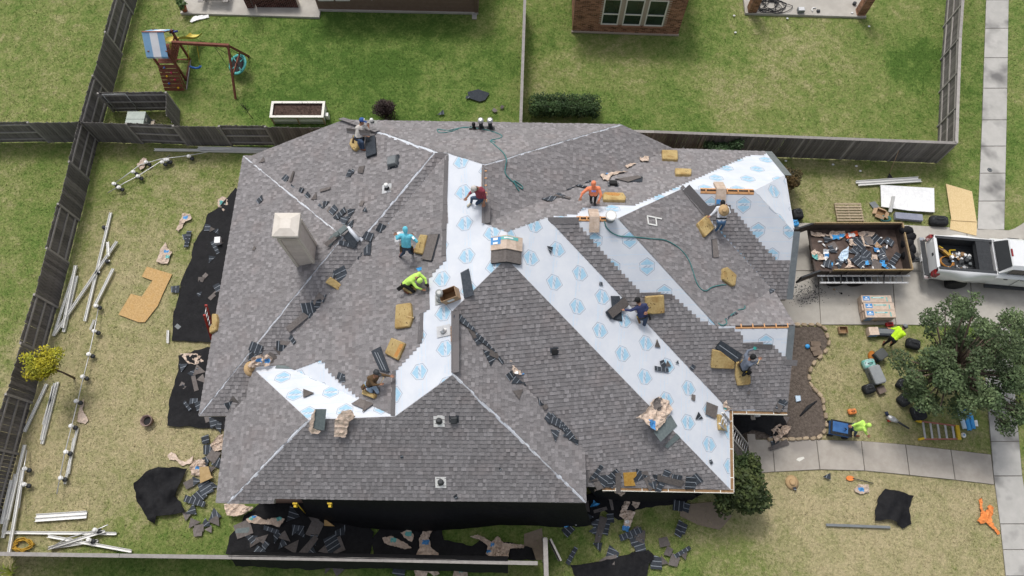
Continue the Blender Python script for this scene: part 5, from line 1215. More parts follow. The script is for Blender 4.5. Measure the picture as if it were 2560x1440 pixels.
wrap('V', [(1587, 1045), (1608, 1030), (1628, 1000), (1645, 992), (1668, 1005), (1675, 1025), (1655, 1058), (1635, 1078), (1610, 1062), (1605, 1050)], 'big torn bundle wrapper with blue label on the lower white stripe', [(1625, 1065, .2, M_lblue), (1640, 1010, .24, M_shtop)], seed=38, amp=.12, lift=.04)
wrap('G', [(1806, 1018), (1807, 1005), (1815, 998), (1817, 1012), (1828, 1018), (1820, 1025), (1808, 1024)], 'small tan wrapper caught at the porch gutter', [(1810, 1019, .06, M_teal)], seed=39, amp=.1, lift=.05)
slab('blue_tape_scrap', 'D', [(985 + 56, 677 - 5), (1055, 668), (1055, 676), (1047, 678)], .01, M_cyan, 'bit of blue plastic above the lime worker', 'plastic')
for (u, v, k, lab) in ((1411, 1305, 'g', 'crumpled blue plastic sheet on the netting by the lower gutter'), (1489, 1262, 'g', 'small blue plastic sheet beside the lower left netting corner')):
    crumple('blue_plastic', k, [(u - 18, v - 8), (u - 4, v - 20), (u + 10, v - 10), (u + 14, v + 8), (u + 4, v + 14), (u - 12, v + 8)] if u < 1450 else [(u - 14, v + 6), (u - 6, v - 12), (u + 10, v - 2), (u + 2, v + 4)], M_cyan, lab, 'plastic', None, .12, .08, 44, 4, .06)
slab('white_paper', 'g', [(1425, 1290), (1440, 1295), (1447, 1290), (1450, 1302), (1440, 1314), (1427, 1310)], .02, M_label, 'white plastic sheet beside the blue one on the netting', 'plastic', lift=.14)

slab('roofing_felt', 'g', [(1169, 232), (1196, 225), (1224, 235), (1213, 252), (1199, 256), (1172, 247)], .02, M_shback, 'large dark roofing felt sheet on the far green lawn', 'felt', lift=.05)
# scraps on the lawns
LAWNSC = [
 ('g', [(520, 570, 18), (530, 575, 16), (548, 610, 22), (540, 620, 20), (530, 650, 18), (505, 700, 14), (515, 690, 12), (545, 720, 20), (540, 735, 20), (500, 735, 14), (470, 600, 24), (468, 592, 18), (440, 724, 22), (545, 580, 16)], 'shingle scrap on the upper netting along the left wall', 'scraps on the upper left netting', 21),
 ('g', [(460, 965, 16), (490, 960, 20), (470, 1015, 14), (485, 1005, 18), (500, 1015, 20), (460, 920, 20), (485, 930, 24), (500, 925, 26), (505, 950, 22), (525, 1040, 24), (535, 1055, 26), (545, 1070, 26), (515, 1100, 18)], 'shingle scrap on the lower netting along the left wall', 'scraps on the lower left netting', 22),
 ('g', [(525, 1125, 26), (535, 1140, 28), (518, 1150, 26), (545, 1155, 24), (520, 1180, 30), (515, 1220, 32), (500, 1240, 30), (490, 1255, 26), (480, 1275, 24), (470, 1285, 22), (530, 1210, 26), (490, 1205, 22), (475, 1210, 20), (485, 1310, 24), (500, 1320, 20), (515, 1310, 20), (535, 1290, 30), (540, 1300, 26), (497, 1330, 20), (525, 1325, 16)], 'shingle scrap on the grass at the lower left house corner', 'scraps at the lower left house corner', 23),
 ('g', [(630, 1345, 24), (640, 1350, 26), (655, 1345, 22), (660, 1365, 24), (680, 1325, 18), (690, 1340, 22), (710, 1345, 26), (705, 1360, 20), (735, 1285, 32), (790, 1300, 28), (790, 1320, 34), (745, 1325, 24), (755, 1330, 22), (735, 1365, 28), (770, 1370, 30), (780, 1380, 26), (830, 1360, 34), (845, 1365, 30), (815, 1375, 24), (850, 1325, 24), (785, 1350, 20), (650, 1380, 22), (610, 1325, 36)], 'shingle scrap on the netting at the bottom left', 'scraps on the bottom left netting', 24),
 ('g', [(1425, 1285, 28), (1440, 1275, 22), (1465, 1270, 24), (1470, 1290, 22), (1450, 1300, 24), (1490, 1310, 26), (1500, 1325, 28), (1510, 1320, 26), (1485, 1330, 22), (1420, 1325, 24), (1575, 1335, 26), (1590, 1330, 26), (1600, 1340, 26), (1585, 1345, 26), (1598, 1365, 30), (1580, 1330, 20), (1493, 1366, 20), (1525, 1296, 20), (1500, 1275, 16), (1528, 1260, 14)], 'shingle scrap on the grass between the gate and the lower gutter', 'scraps between gate and gutter', 25),
 ('g', [(1703, 1318, 24), (1698, 1330, 20), (1657, 1355, 22), (1670, 1378, 18), (1705, 1380, 20), (1712, 1390, 14), (1685, 1400, 24), (1660, 1402, 20), (1640, 1405, 26), (1695, 1265, 24), (1715, 1270, 18), (1522, 1395, 36), (1530, 1388, 30), (1430, 1390, 20)], 'dark shingle scrap on the lawn between bottom netting and magnolia', 'scraps on the lawn by the magnolia', 26),
 ('g', [(2067, 1190, 18), (1985, 1222, 10), (1935, 1105, 22), (1945, 1115, 24), (1962, 1050, 20), (830, 1410, 40), (1000, 1420, 36), (850, 1415, 30)], 'lone shingle scrap on the ground away from the piles', 'lone scraps on the ground', 27),
 ('g', [(1170, 246, 14), (1102, 285, 18), (1237, 278, 12), (1255, 270, 10)], 'dark roofing felt scrap on the far green lawn', 'felt scraps on the far lawn', 28)]
for k, sp, lab, grp, sd in LAWNSC: scraps(k, sp, lab, grp, sd, .62, .05)

# ------------------------------------------------------------------ gutters, pipes and string lights on the left lawn
GP = 'white gutter lengths on the left lawn'
def gutter_bar(u0, v0, u1, v1, z=.04, w=.10, label='white gutter length lying on the left lawn', m=M_white, name='gutter_length'):
    a, c = G(u0, v0, z), G(u1, v1, z); d = (c - a).normalized(); s = Vector((-d.y, d.x, 0)); b = MB()
    for off, hh in ((-w / 2, .08), (w / 2, .08)): b.bar(a + s * off + Vector((0, 0, .02)), c + s * off + Vector((0, 0, .02)), .014, hh, m)
    b.bar(a + Vector((0, 0, -.015)), c + Vector((0, 0, -.015)), w, .012, m); o = b.build(name); tag(o, label, 'gutter', GP); return o
for i, (u0, v0, u1, v1) in enumerate([(278, 532, 213, 803), (293, 604, 138, 835), (190, 664, 158, 820), (193, 690, 160, 830), (284, 672, 238, 765), (270, 605, 272, 640), (191, 668, 135, 840)]):
    gutter_bar(u0, v0, u1, v1, .04 + .05 * (i % 3), label='white gutter length in the crossed heap left of the plywood')
for i, (u0, v0, u1, v1) in enumerate([(145, 955, 106, 1110), (139, 958, 110, 1062), (118, 960, 62, 1080), (135, 965, 105, 1100)]): gutter_bar(u0, v0, u1, v1, .04 + .05 * (i % 2), label='white gutter length beside the yellow-green tree')
for i, (u0, v0, u1, v1) in enumerate([(63, 1112, 8, 1345), (45, 1190, 20, 1300), (58, 1175, 22, 1390), (40, 1185, 10, 1330), (30, 1200, 5, 1310)]): gutter_bar(u0, v0, u1, v1, .04 + .05 * (i % 3), label='white gutter length in the bundle along the left fence')
for i, (u0, v0, u1, v1) in enumerate([(90, 1290, 217, 1282), (88, 1300, 216, 1291)]): gutter_bar(u0, v0, u1, v1, .04, .14, label='short wide white gutter above the crossed bars at bottom left')
for i, (u0, v0, u1, v1) in enumerate([(10, 1331, 291, 1334), (120, 1340, 329, 1378), (122, 1371, 262, 1328), (125, 1370, 245, 1352)]): gutter_bar(u0, v0, u1, v1, .04 + .05 * (i % 3), label='white gutter length in the crossed bars at bottom left')
for i, (u0, v0, u1, v1) in enumerate([(386, 375, 670, 379), (495, 370, 680, 374), (500, 377, 660, 381)]): gutter_bar(u0, v0, u1, v1, .04 + .05 * (i % 2), label='white gutter length along the back fence behind the house')
for i, (u0, v0, u1, v1) in enumerate([(195, 1070, 163, 1210), (186, 1095, 172, 1185), (237, 800, 227, 825)]): gutter_bar(u0, v0, u1, v1, .04, .07, label='narrow white gutter length beside the hanging string lights')
gutter_bar(421, 826, 420, 858, .05, .08, label='short white gutter piece at the corner of the upper netting')
for i, (u0, v0, u1, v1) in enumerate([(2140, 456, 2296, 446), (2146, 462, 2303, 452)]): gutter_bar(u0, v0, u1, v1, .05, .13, label='white gutter length on the grass above the white foam board')
b = MB(); b.bar(G(2065, 1312, .05), G(2225, 1318, .05), .10, .06, M_mgrey); o = b.build('grey_trim'); tag(o, 'grey metal trim strip under the lone netting heap', 'trim')
b = MB(); b.bar(G(1700, 362, .2), G(1722, 385, 1.2), .06, .06, M_white); o = b.build('white_trim'); tag(o, 'white trim stick leaning by the dark back fence', 'trim')
def string_lights(px, label, lamps, z=.35):
    t = thing('string_lights', label, 'string lights', G(*px[0])); pts = [G(u, v, z * (.5 + .5 * (i % 2))) for i, (u, v) in enumerate(px)]
    b = MB(); b.tube(pts, .022, M_alu, 6); b.build('rail', t)
    for (u, v) in lamps:
        p = G(u, v, z * .75); b = MB(); b.lathe([(.02, -.02), (.09, .0), (.095, .05), (.05, .09)], M_white, Matrix.Translation(p + Vector((0, 0, .0))), 10); b.box(p + Vector((.03, 0, .02)), (.16, .10, .06), M_white); b.lathe([(.02, -.16), (.09, -.14), (.10, -.06), (.03, -.02)], M_dkgrey, Matrix.Translation(p + Vector((.12, -.05, -.02))), 10); b.build('lamp', t)
    return t
string_lights([(247, 765), (236, 825), (222, 890), (208, 945), (195, 1000), (178, 1070), (160, 1140), (142, 1235)], 'long string of white lamp heads down the left lawn', [(240, 765), (236, 828), (222, 886), (207, 942), (191, 1003), (178, 1065), (165, 1130), (152, 1195)])
string_lights([(270, 482), (310, 458), (345, 440), (400, 405), (425, 388)], 'lower string of lamp heads near the back fence', [(297, 469), (345, 441), (405, 406), (418, 400)])
string_lights([(282, 462), (320, 435), (350, 412), (400, 398), (470, 389), (520, 380)], 'upper string of lamp heads near the back fence', [(285, 460), (333, 430), (365, 406), (414, 400), (472, 391)])
string_lights([(67, 1125), (60, 1170), (55, 1215), (48, 1270)], 'short string of lamp heads by the lower left fence', [(62, 1172), (61, 1211)])
string_lights([(120, 1372), (170, 1345), (240, 1325), (270, 1312)], 'string of lamp heads under the crossed bars at bottom left', [(238, 1325), (222, 1350)])
for (u, v) in ((262, 570), (270, 655), (245, 683)):
    b = MB(); p = G(u, v); b.lathe([(.07, 0), (.10, .03), (.09, .12), (.04, .15)], M_dkgrey, Matrix.Translation(p), 10); b.box(p + Vector((.08, .02, .08)), (.1, .06, .05), M_white); o = b.build('loose_lamp_head'); tag(o, {262: 'dark lamp head loose at the top of the crossed gutter heap', 270: 'dark lamp head lying right of the crossed gutter heap', 245: 'dark lamp head under the middle of the crossed gutter heap'}[u], 'lamp head')
slab('plywood_sheet', 'g', [(368, 667), (431, 686), (410, 730), (395, 765), (363, 806), (347, 806), (297, 787), (328, 735), (355, 742), (382, 702), (355, 692)], .012, M_osb, 'J-shaped plywood sheet lying on the left lawn', 'plywood', lift=.02)
slab('plywood_offcut', 'g', [(813, 1297), (813, 1315), (839, 1316)], .015, M_osb, 'triangular plywood offcut on the bottom netting', 'plywood', lift=.15)
slab('plywood_offcut', 'g', [(505, 1170), (527, 1168), (535, 1192), (540, 1195), (507, 1210)], .02, mat('tan_board', (.38, .26, .12, 1), (.46, .33, .17, 1), 6, .9), 'tan board leaning in the heap at the lower left corner', 'board', lift=.25)
slab('metal_panel', 'g', [(592, 1322), (625, 1318), (626, 1332), (590, 1333)], .01, M_shgreen, 'grey metal flashing sheet at the edge of the bottom left netting', 'flashing', lift=.08)
slab('white_tile', 'g', [(445, 810), (455, 818), (447, 825), (438, 818)], .02, M_mgrey, 'small pale square tile on the upper netting', 'tile', lift=.06)
o = G(547, 604, .1); carton('white_box', 'small white box on the upper netting by the wall', Matrix.Translation(o) @ Matrix.Rotation(.1, 4, 'Z'), .26, .3, .2, M_label, False, False)
# coil of yellow rope
b = MB(); r = random.Random(4); c = G(60, 1362); pts = []
for i in range(70):
    a = i * .7; rr = .18 + .16 * r.random(); pts.append(c + Vector((math.cos(a) * rr * 1.3, math.sin(a) * rr * .8, .03 + .12 * r.random())))
b.tube(smooth_path(pts, 3), .02, mat('yellow_rope', (.42, .24, .03, 1), (.55, .35, .06, 1), 20, .9), 5); o = b.build('rope_coil'); tag(o, 'tangled coil of yellow rope in the bottom left corner', 'rope')
# round tub
o = G(372, 1054); t = thing('fabric_tub', 'round brown tub with dark inside on the left lawn', 'tub', o); b = MB(); M = Matrix.Translation(o); b.lathe([(.20, 0), (.25, .25), (.23, .27), (.20, .24), (.17, .06)], mat('tub_fabric', (.20, .14, .12, 1), (.30, .22, .19, 1), 9, .9), M, 16); b.build('wall', t); b = MB(); b.lathe([(.17, .05), (.18, .1)], M_black, M, 14); b.build('inside', t)
# red ladder against the left eave
def ladder(name, label, foot, top, w, n, m, mr, side=None, rails=(.05, .09)):
    t = thing(name, label, 'ladder', foot); d = (top - foot).normalized(); s = side or d.cross(Vector((0, 0, 1))).normalized(); nn = s.cross(d)
    for sg in (-1, 1):
        b = MB(); b.bar(foot + s * sg * w / 2, top + s * sg * w / 2, rails[0], rails[1], m, up=nn); b.build('rail', t)
    L = (top - foot).length
    for i in range(n):
        p = foot + d * (L * (i + .6) / n); b = MB(); b.tube([p - s * (w / 2 - .02), p + s * (w / 2 - .02)], .02, mr, 6); b.build('rung', t)
    return t
lt = hit('A', 533, 825, .35)
ladder('red_ladder', 'red fibreglass ladder leaning at the left eave', G(545, 880), Vector((-12.15, 9.35, 3.3)), .42, 11, M_redladder, M_alu, Vector((0, 1, 0)))
ladder('aluminium_ladder', 'aluminium extension ladder leaning on the eave by the porch', G(1873, 1132), hit('V', 1803, 1045, .55), .42, 14, M_alu, M_alu)
# yellow supports below the long lower eave
for (u, v) in ((735, 1258), (822, 1256)):
    b = MB(); p = hit('X', u, 1250); b.box(Vector((p.x, p.y - .16, p.z - .3)), (.09, .14, .22), M_yellow); b.box(Vector((p.x, p.y - .10, p.z - .16)), (.16, .06, .05), M_yellow); o = b.build('eave_bracket'); tag(o, 'yellow bracket under the long lower eave, ' + ('left one by the pole' if u < 800 else 'right one alone'), 'bracket')
b = MB(); b.tube([G(745, 1262, 2.6), G(765, 1285, .3)], .02, M_yellow, 6); o = b.build('yellow_pole'); tag(o, 'thin yellow pole standing behind the bottom left netting', 'pole')
# ------------------------------------------------------------------ swing set
M_cedar = mat('red_stained_cedar', (.165, .055, .035, 1), (.235, .085, .055, 1), 9, .75, .15, stretch=(1, 1, 1), rnd=.1)
sw = thing('swing_set', 'red cedar swing set with blue and white canopy, slide and swings', 'swing set', G(440, 215))
def part(b, name, p=sw): return b.build(name, p)
RF0, RF1 = G(412, 227), G(462, 227)                       # foot of the climbing ramp
ax = Vector((1, 0, 0)); w_r = (RF1 - RF0).length
T0 = RF0 + Vector((.12, .62, 1.32)); T1 = RF1 + Vector((-.02, .62, 1.32))
for i in range(7):
    f = (i + .45) / 7.2; a_, c_ = lerp(RF0, T0, f), lerp(RF1, T1, f); b = MB(); b.bar(a_, c_, .03, .17, M_cedar, up=(T0 - RF0).normalized()); part(b, 'ramp_board')
for i, (f, s, c) in enumerate(((.12, .75, (.7, .42, .02, 1)), (.28, .35, (.05, .12, .40, 1)), (.42, .72, (.55, .04, .09, 1)), (.55, .35, (.75, .45, .02, 1)), (.68, .65, (.55, .04, .12, 1)), (.86, .35, (.05, .12, .38, 1)))):
    p_ = lerp(lerp(RF0, T0, f), lerp(RF1, T1, f), s) + Vector((0, -.04, .02)); b = MB(); b.lathe([(.02, -.03), (.055, 0), (.04, .05)], flat('climbing_hold_%d' % i, c, .4), Matrix.Translation(p_), 8); part(b, 'climbing_hold')
tx0, tx1, ty0, ty1 = T0.x, T1.x, T0.y + .02, T0.y + 1.25
for x in (tx0, tx1):
    for y in (ty0, ty1): b = MB(); b.bar((x, y, 0), (x, y, 2.25 if x == tx0 or y == ty1 else 2.25), .09, .09, M_cedar); part(b, 'tower_post')
for i in range(8): b = MB(); y = ty0 + .08 + i * .15; b.bar((tx0, y, 1.30), (tx1, y, 1.30), .13, .03, M_cedar); part(b, 'deck_board')
for i in range(8): b = MB(); y = ty0 + .1 + i * .14; b.bar((tx1 + .03, y, 1.3), (tx1 + .03, y, 1.95), .05, .03, M_cedar); part(b, 'railing_slat')
for z in (1.38, 1.92):
    b = MB(); b.bar((tx1 + .05, ty0, z), (tx1 + .05, ty1, z), .04, .09, M_cedar); part(b, 'rail')
b = MB(); b.bar((tx1, ty0, 1.3), RF1 + Vector((.06, .1, .05)), .05, .07, M_cedar); b.bar((tx1 + .03, ty1, .05), RF1 + Vector((.1, .05, .05)), .05, .05, M_rail); b.bar((tx0, ty1, .06), (tx1, ty1, .06), .05, .08, M_cedar); b.bar((tx1, ty0, .06), (tx1, ty1, .06), .05, .08, M_cedar); part(b, 'base_frame')
# canopy: ridge along x
M_cb = mat('canopy_blue', (.20, .37, .56, 1), (.25, .43, .62, 1), 3, .7); M_cw = mat('canopy_white', (.74, .74, .76, 1), (.80, .80, .82, 1), 3, .7)
cx0_, cx1_ = tx0 - .15, tx1 + .02; ym = (ty0 + ty1) / 2; zr, ze = 2.85, 2.05
b = MB(); seg = [cx0_, lerp(cx0_, cx1_, .34), lerp(cx0_, cx1_, .70), cx1_]
for i in range(3):
    mm = (M_cb, M_cw, M_cb)[i]
    for s in (-1, 1):
        ye = ym + s * .82; q = [Vector((seg[i], ye, ze)), Vector((seg[i + 1], ye, ze)), Vector((seg[i + 1], ym, zr)), Vector((seg[i], ym, zr))]; b.poly(q if s < 0 else q[::-1], mm); b.poly([q[0], q[0] - Vector((0, 0, .12)), q[1] - Vector((0, 0, .12)), q[1]] if s < 0 else [q[1], q[1] - Vector((0, 0, .12)), q[0] - Vector((0, 0, .12)), q[0]], mm)
part(b, 'canopy')
b = MB(); b.bar((cx0_, ym, zr - .03), (cx1_ + .05, ym, zr - .03), .06, .06, M_cedar)
for s in (-1, 1):
    for x in (cx0_ + .05, cx1_ - .05): b.bar((x, ym + s * .8, ze - .03), (x, ym, zr - .05), .05, .05, M_cedar)
part(b, 'canopy_frame')
BA, BB = G(430, 106, 2.2), G(573, 114, 2.2)
b = MB(); b.bar(BA, BB, .11, .15, M_cedar); part(b, 'swing_beam')
for (u, v) in ((589, 247), (622, 141)):
    b = MB(); b.bar(BB + Vector((-.05, 0, 0)), G(u, v), .09, .09, M_cedar); part(b, 'a_frame_leg')
b = MB(); b.bar(lerp(BB, G(589, 247), .55), lerp(BB, G(622, 141), .55), .05, .09, M_cedar); part(b, 'a_frame_brace')
# belt swing
sp_ = G(490, 169, .5); b = MB(); b.tube([sp_ + Vector((-.28, 0, .12)), sp_ + Vector((-.18, 0, 0)), sp_ + Vector((0, 0, -.05)), sp_ + Vector((.18, 0, 0)), sp_ + Vector((.28, 0, .12))], .055, flat('swing_blue', (.03, .11, .34, 1), .4), 8); part(b, 'swing_seat')
for s, f in ((-.28, .26), (.28, .42)): b = MB(); b.tube([sp_ + Vector((s, 0, .12)), lerp(BA, BB, f) - Vector((0, 0, .08))], .012, M_yellow, 5); part(b, 'swing_chain')
# saucer swing
so = G(594, 161, .55); M = Matrix.Translation(so) @ Matrix.Rotation(-.35, 4, 'Y') @ Matrix.Rotation(.25, 4, 'X'); M_tl = mat('teal_ring', (.06, .32, .30, 1), (.10, .40, .37, 1), 6, .5); b = MB()
b.lathe([(.50, -.03), (.55, 0), (.50, .03), (.40, .02), (.40, -.02)], M_tl, M, 24); part(b, 'saucer_ring'); b = MB(); b.lathe([(.40, -.012), (.40, .012)], M_black, M, 24)
for a in range(4): b.bar(M @ Vector((.2 * math.cos(a * 1.57 + .5), .2 * math.sin(a * 1.57 + .5), .02)), M @ Vector((.42 * math.cos(a * 1.57 + .5), .42 * math.sin(a * 1.57 + .5), .02)), .05, .01, M_tl)
part(b, 'saucer_seat')
for a, f in ((.5, .93), (2.1, .72), (3.7, .72), (5.2, .93)): b = MB(); b.tube([M @ Vector((.5 * math.cos(a), .5 * math.sin(a), 0)), lerp(BA, BB, f) - Vector((0, 0, .08))], .012, M_black, 5); part(b, 'saucer_rope')
# slide
M_sl = mat('yellow_slide', (.62, .50, .10, 1), (.70, .58, .15, 1), 4, .4); b = MB(); vs = []; ns = 12
for i in range(ns + 1):
    t = i / ns; x = tx1 - .35 + .35 * t + .25 * t; y = ty1 + .05 + 1.35 * t; z = 1.35 - 1.15 * t + .12 * math.sin(t * 7)
    for (dx, dz) in ((-.30, .16), (-.24, .02), (0, 0), (.24, .02), (.30, .16)): vs.append(Vector((x + dx, y, z + dz)))
b.mesh(vs, [(i * 5 + j, i * 5 + j + 1, (i + 1) * 5 + j + 1, (i + 1) * 5 + j) for i in range(ns) for j in range(4)], M_sl, smooth=True); part(b, 'slide')
b = MB(); b.lathe([(.17, -.03), (.19, 0), (.17, .03)], M_sl, Matrix.Translation(Vector((tx1 - .15, ym + .1, 1.65))) @ Matrix.Rotation(1.57, 4, 'Y'), 14); part(b, 'steering_wheel')
b = MB(); b.tube([Vector((tx1 - .15, ty1, 2.05)), Vector((tx1 + .25, ty1 + .05, 2.1))], .05, flat('telescope_blue', (.04, .05, .22, 1), .4), 8); part(b, 'telescope')

# ------------------------------------------------------------------ planter, air conditioner, pots, table
A_, C_ = G(684, 309), G(816, 309); pl_ = thing('planter_box', 'raised white planter box full of dry stems', 'planter', A_); W = (C_ - A_).length - .1; D_ = .82; Hp = .58; o0 = A_ + Vector((.05, 0, 0))
for i in range(3):
    z = .10 + i * .19
    for p, q in (((0, 0), (W, 0)), ((0, D_), (W, D_)), ((0, 0), (0, D_)), ((W, 0), (W, D_))): b = MB(); b.bar(o0 + Vector((p[0], p[1], z)), o0 + Vector((q[0], q[1], z)), .035, .175, M_white if i % 2 else M_alu, up=Vector((0, 0, 1))); b.build('side_board', pl_)
for x in (0, W / 2, W):
    for y in (-.03, D_ + .03): b = MB(); b.bar(o0 + Vector((x, y, 0)), o0 + Vector((x, y, Hp)), .09, .05, mat('planter_post', (.33, .25, .15, 1), (.40, .31, .20, 1), 8, .9)); b.build('corner_post', pl_)
b = MB()
for p, q in (((-.06, 0), (W + .06, 0)), ((-.06, D_), (W + .06, D_))): b.bar(o0 + Vector((p[0], p[1], Hp + .02)), o0 + Vector((q[0], q[1], Hp + .02)), .12, .035, M_cream)
for x in (0, W): b.bar(o0 + Vector((x, .06, Hp + .021)), o0 + Vector((x, D_ - .06, Hp + .021)), .12, .035, M_cream)
b.build('top_rim', pl_); b = MB(); b.poly([o0 + Vector((x, y, Hp - .08)) for x, y in ((.03, .03), (W - .03, .03), (W - .03, D_ - .03), (.03, D_ - .03))], M_soil); b.build('soil', pl_)
b = MB(); r = random.Random(3); M_dryst = mat('dry_stem', (.10, .065, .05, 1), (.17, .115, .09, 1), 9, .95)
for i in range(260):
    p = o0 + Vector((r.uniform(.06, W - .06), r.uniform(.06, D_ - .06), Hp - .08)); b.bar(p, p + Vector((r.uniform(-.08, .08), r.uniform(-.08, .08), r.uniform(.05, .22))), .008, .008, M_dryst, tint=r.uniform(.6, 1.6))
o = b.build('dry_stems', pl_); o['kind'] = 'stuff'
b = MB(); c = G(816, 302) + Vector((.1, .1, .25)); b.box(c, (.14, .2, .3), M_white); o = b.build('tap_box'); tag(o, 'small white tap box at the right end of the planter', 'box')
c = G(358, 322); ac = thing('air_conditioner', 'pale green square air conditioner behind the low board screen', 'air conditioner', c); M_ac = mat('pale_green_metal', (.36, .41, .37, 1), (.42, .47, .43, 1), 4, .5)
b = MB(); b.box(c + Vector((0, 0, .40)), (.84, .84, .72), M_ac); b.build('cabinet', ac); b = MB(); b.box(c + Vector((0, 0, .79)), (.88, .88, .06), M_ac); b.box(c + Vector((0, 0, .825)), (.86, .012, .012), M_mgrey); b.build('lid', ac); b = MB(); b.box(c + Vector((0, 0, .02)), (1.0, 1.0, .05), M_conc); b.build('pad', ac)
for i in range(9): b = MB(); b.box(c + Vector((.422, 0, .12 + i * .065)), (.012, .78, .03), M_mgrey); b.build('louvre', ac)
b = MB(); b.box(c + Vector((.425, .1, .62)), (.014, .2, .12), M_label); b.build('label', ac); b = MB(); b.box(c + Vector((.62, .1, .2)), (.16, .2, .35), mat('beige_box', (.40, .34, .27, 1), None, 5, .7)); o = b.build('meter_box'); tag(o, 'beige meter box beside the air conditioner', 'box')
c = G(463, 27, .09); t = thing('potted_plant', 'leafy plant in terracotta pot on the top left patio corner', 'potted plant', c); b = MB(); b.lathe([(.12, 0), (.18, .3), (.19, .3), (.19, .35), (.16, .35), (.15, .3)], flat('terracotta', (.33, .10, .055, 1)), Matrix.Translation(c), 14); b.build('pot', t); POT = (t, c)
c0 = G(540, 18, .09); t = thing('picnic_table', 'grey plank picnic table on the top left patio', 'table', c0)
for i in range(5): b = MB(); b.box(c0 + Vector((0, .25 + i * .15, .72)), (.95, .135, .035), M_rail); b.build('table_plank', t)
for s in (-1, 1):
    for i in range(2): b = MB(); b.box(c0 + Vector((s * (.58 + i * .14), .5, .42)), (.13, 1.1, .035), M_rail); b.build('bench_plank', t)
    b = MB(); b.bar(c0 + Vector((s * .3, .4, .7)), c0 + Vector((s * .6, .4, 0)), .05, .08, M_rail); b.bar(c0 + Vector((-.7, .4 + s * .25, .38)), c0 + Vector((.7, .4 + s * .25, .38)), .04, .08, M_rail); b.build('leg', t)
# right patio clutter
r = random.Random(8); c = G(1925, 15, .12); pts = []
for i in range(90):
    a = i * .55; rr = .25 + .35 * r.random(); pts.append(c + Vector((math.cos(a) * rr * 1.5 + .3 * math.sin(i * .13), math.sin(a) * rr * .9, .01 + .06 * r.random())))
b = MB(); b.tube(smooth_path(pts, 3), .018, M_black, 5); o = b.build('garden_hose'); tag(o, 'tangled black hose on the top right patio', 'hose')
c = G(2001, 32, .1); b = MB(); b.box(c + Vector((0, .08, .1)), (.34, .26, .2), M_mgrey); b.box(c + Vector((0, .08, .21)), (.30, .22, .02), M_alu); o = b.build('grey_crate'); tag(o, 'grey plastic crate at the edge of the top right patio', 'crate')
c = G(2044, 30, .1); b = MB(); b.tube([c + Vector((-.15 + .15 * math.cos(a), .15 * math.sin(a) + .1, .04)) for a in [1 + i * .4 for i in range(8)]], .03, M_white, 6); b.box(c + Vector((.02, .02, .05)), (.16, .12, .1), M_dkgrey); o = b.build('white_pipe_elbow'); tag(o, 'curved white pipe with dark block on the top right patio', 'pipe')
c = G(2135, 11, .1); b = MB(); b.lathe([(.09, 0), (.10, .12), (.06, .14)], M_dkgrey, Matrix.Translation(c), 12); o = b.build('dark_pot'); tag(o, 'small dark pot on the top right patio', 'pot')
for i, (u, v, k) in enumerate(((2130, 33, .1), (1968, 47, 0), (1838, 82, 0), (2140, 416, 0), (2150, 428, 0), (1835, 40, 0), (2172, 67, 0), (1964, 403, 0), (2082, 412, 0))):
    b = MB(); b.lathe([(.03, 0), (.055, .03), (.03, .06)], M_label, Matrix.Translation(G(u, v, k)), 8, sx=1.3); o = b.build('litter'); tag(o, 'small white bit of litter on the far right lawns', 'litter', 'white litter on the right lawns')

# ------------------------------------------------------------------ plants
def leaf_mat(name, a, b_): return mat(name, a, b_, 1.5, .6, rnd=.06, spec=.25)
def leaves(clumps, n, size, m, seed, flat_=.5, asp=2.0):
    """clumps: (centre, radius vec); leaf quads through each clump's volume, thicker toward its skin"""
    g = np.random.default_rng(seed); V = []; tot = sum(c[1].x * c[1].y * c[1].z for c in clumps) ; tints = []
    for (c, r) in clumps:
        k = max(8, int(n * (r.x * r.y * r.z) / tot)); d = g.normal(size=(k, 3)); d /= np.linalg.norm(d, axis=1)[:, None]
        rad = g.random(k) ** .4; P = np.array(c) + d * rad[:, None] * np.array(r); P += g.normal(size=(k, 3)) * size * .4
        ax = g.normal(size=(k, 3)); ax[:, 2] *= flat_; ax /= np.linalg.norm(ax, axis=1)[:, None]
        up = g.normal(size=(k, 3)) * .5 + d * .4 + np.array((0, 0, 1.0)); sd = np.cross(ax, up); sd /= np.linalg.norm(sd, axis=1)[:, None]
        s = size * g.uniform(.6, 1.35, k)[:, None]; a = P - ax * s; b_ = P + sd * s / asp; c_ = P + ax * s; e = P - sd * s / asp
        V.append(np.stack([a, b_, c_, e], 1).reshape(-1, 3)); ct = g.uniform(.72, 1.25); tints.append(np.clip(g.normal(1, .2, k), .5, 1.7) * ct)
    V = np.concatenate(V); t = np.concatenate(tints); nq = len(V) // 4
    me = bpy.data.meshes.new('foliage'); me.from_pydata(V.tolist(), [], [(4 * i, 4 * i + 1, 4 * i + 2, 4 * i + 3) for i in range(nq)]); me.materials.append(m)
    at = me.attributes.new('tint', 'FLOAT', 'FACE'); at.data.foreach_set('value', t.tolist()); return me
M_bark = mat('bark', (.10, .075, .055, 1), (.17, .13, .10, 1), 9, .95, .5)
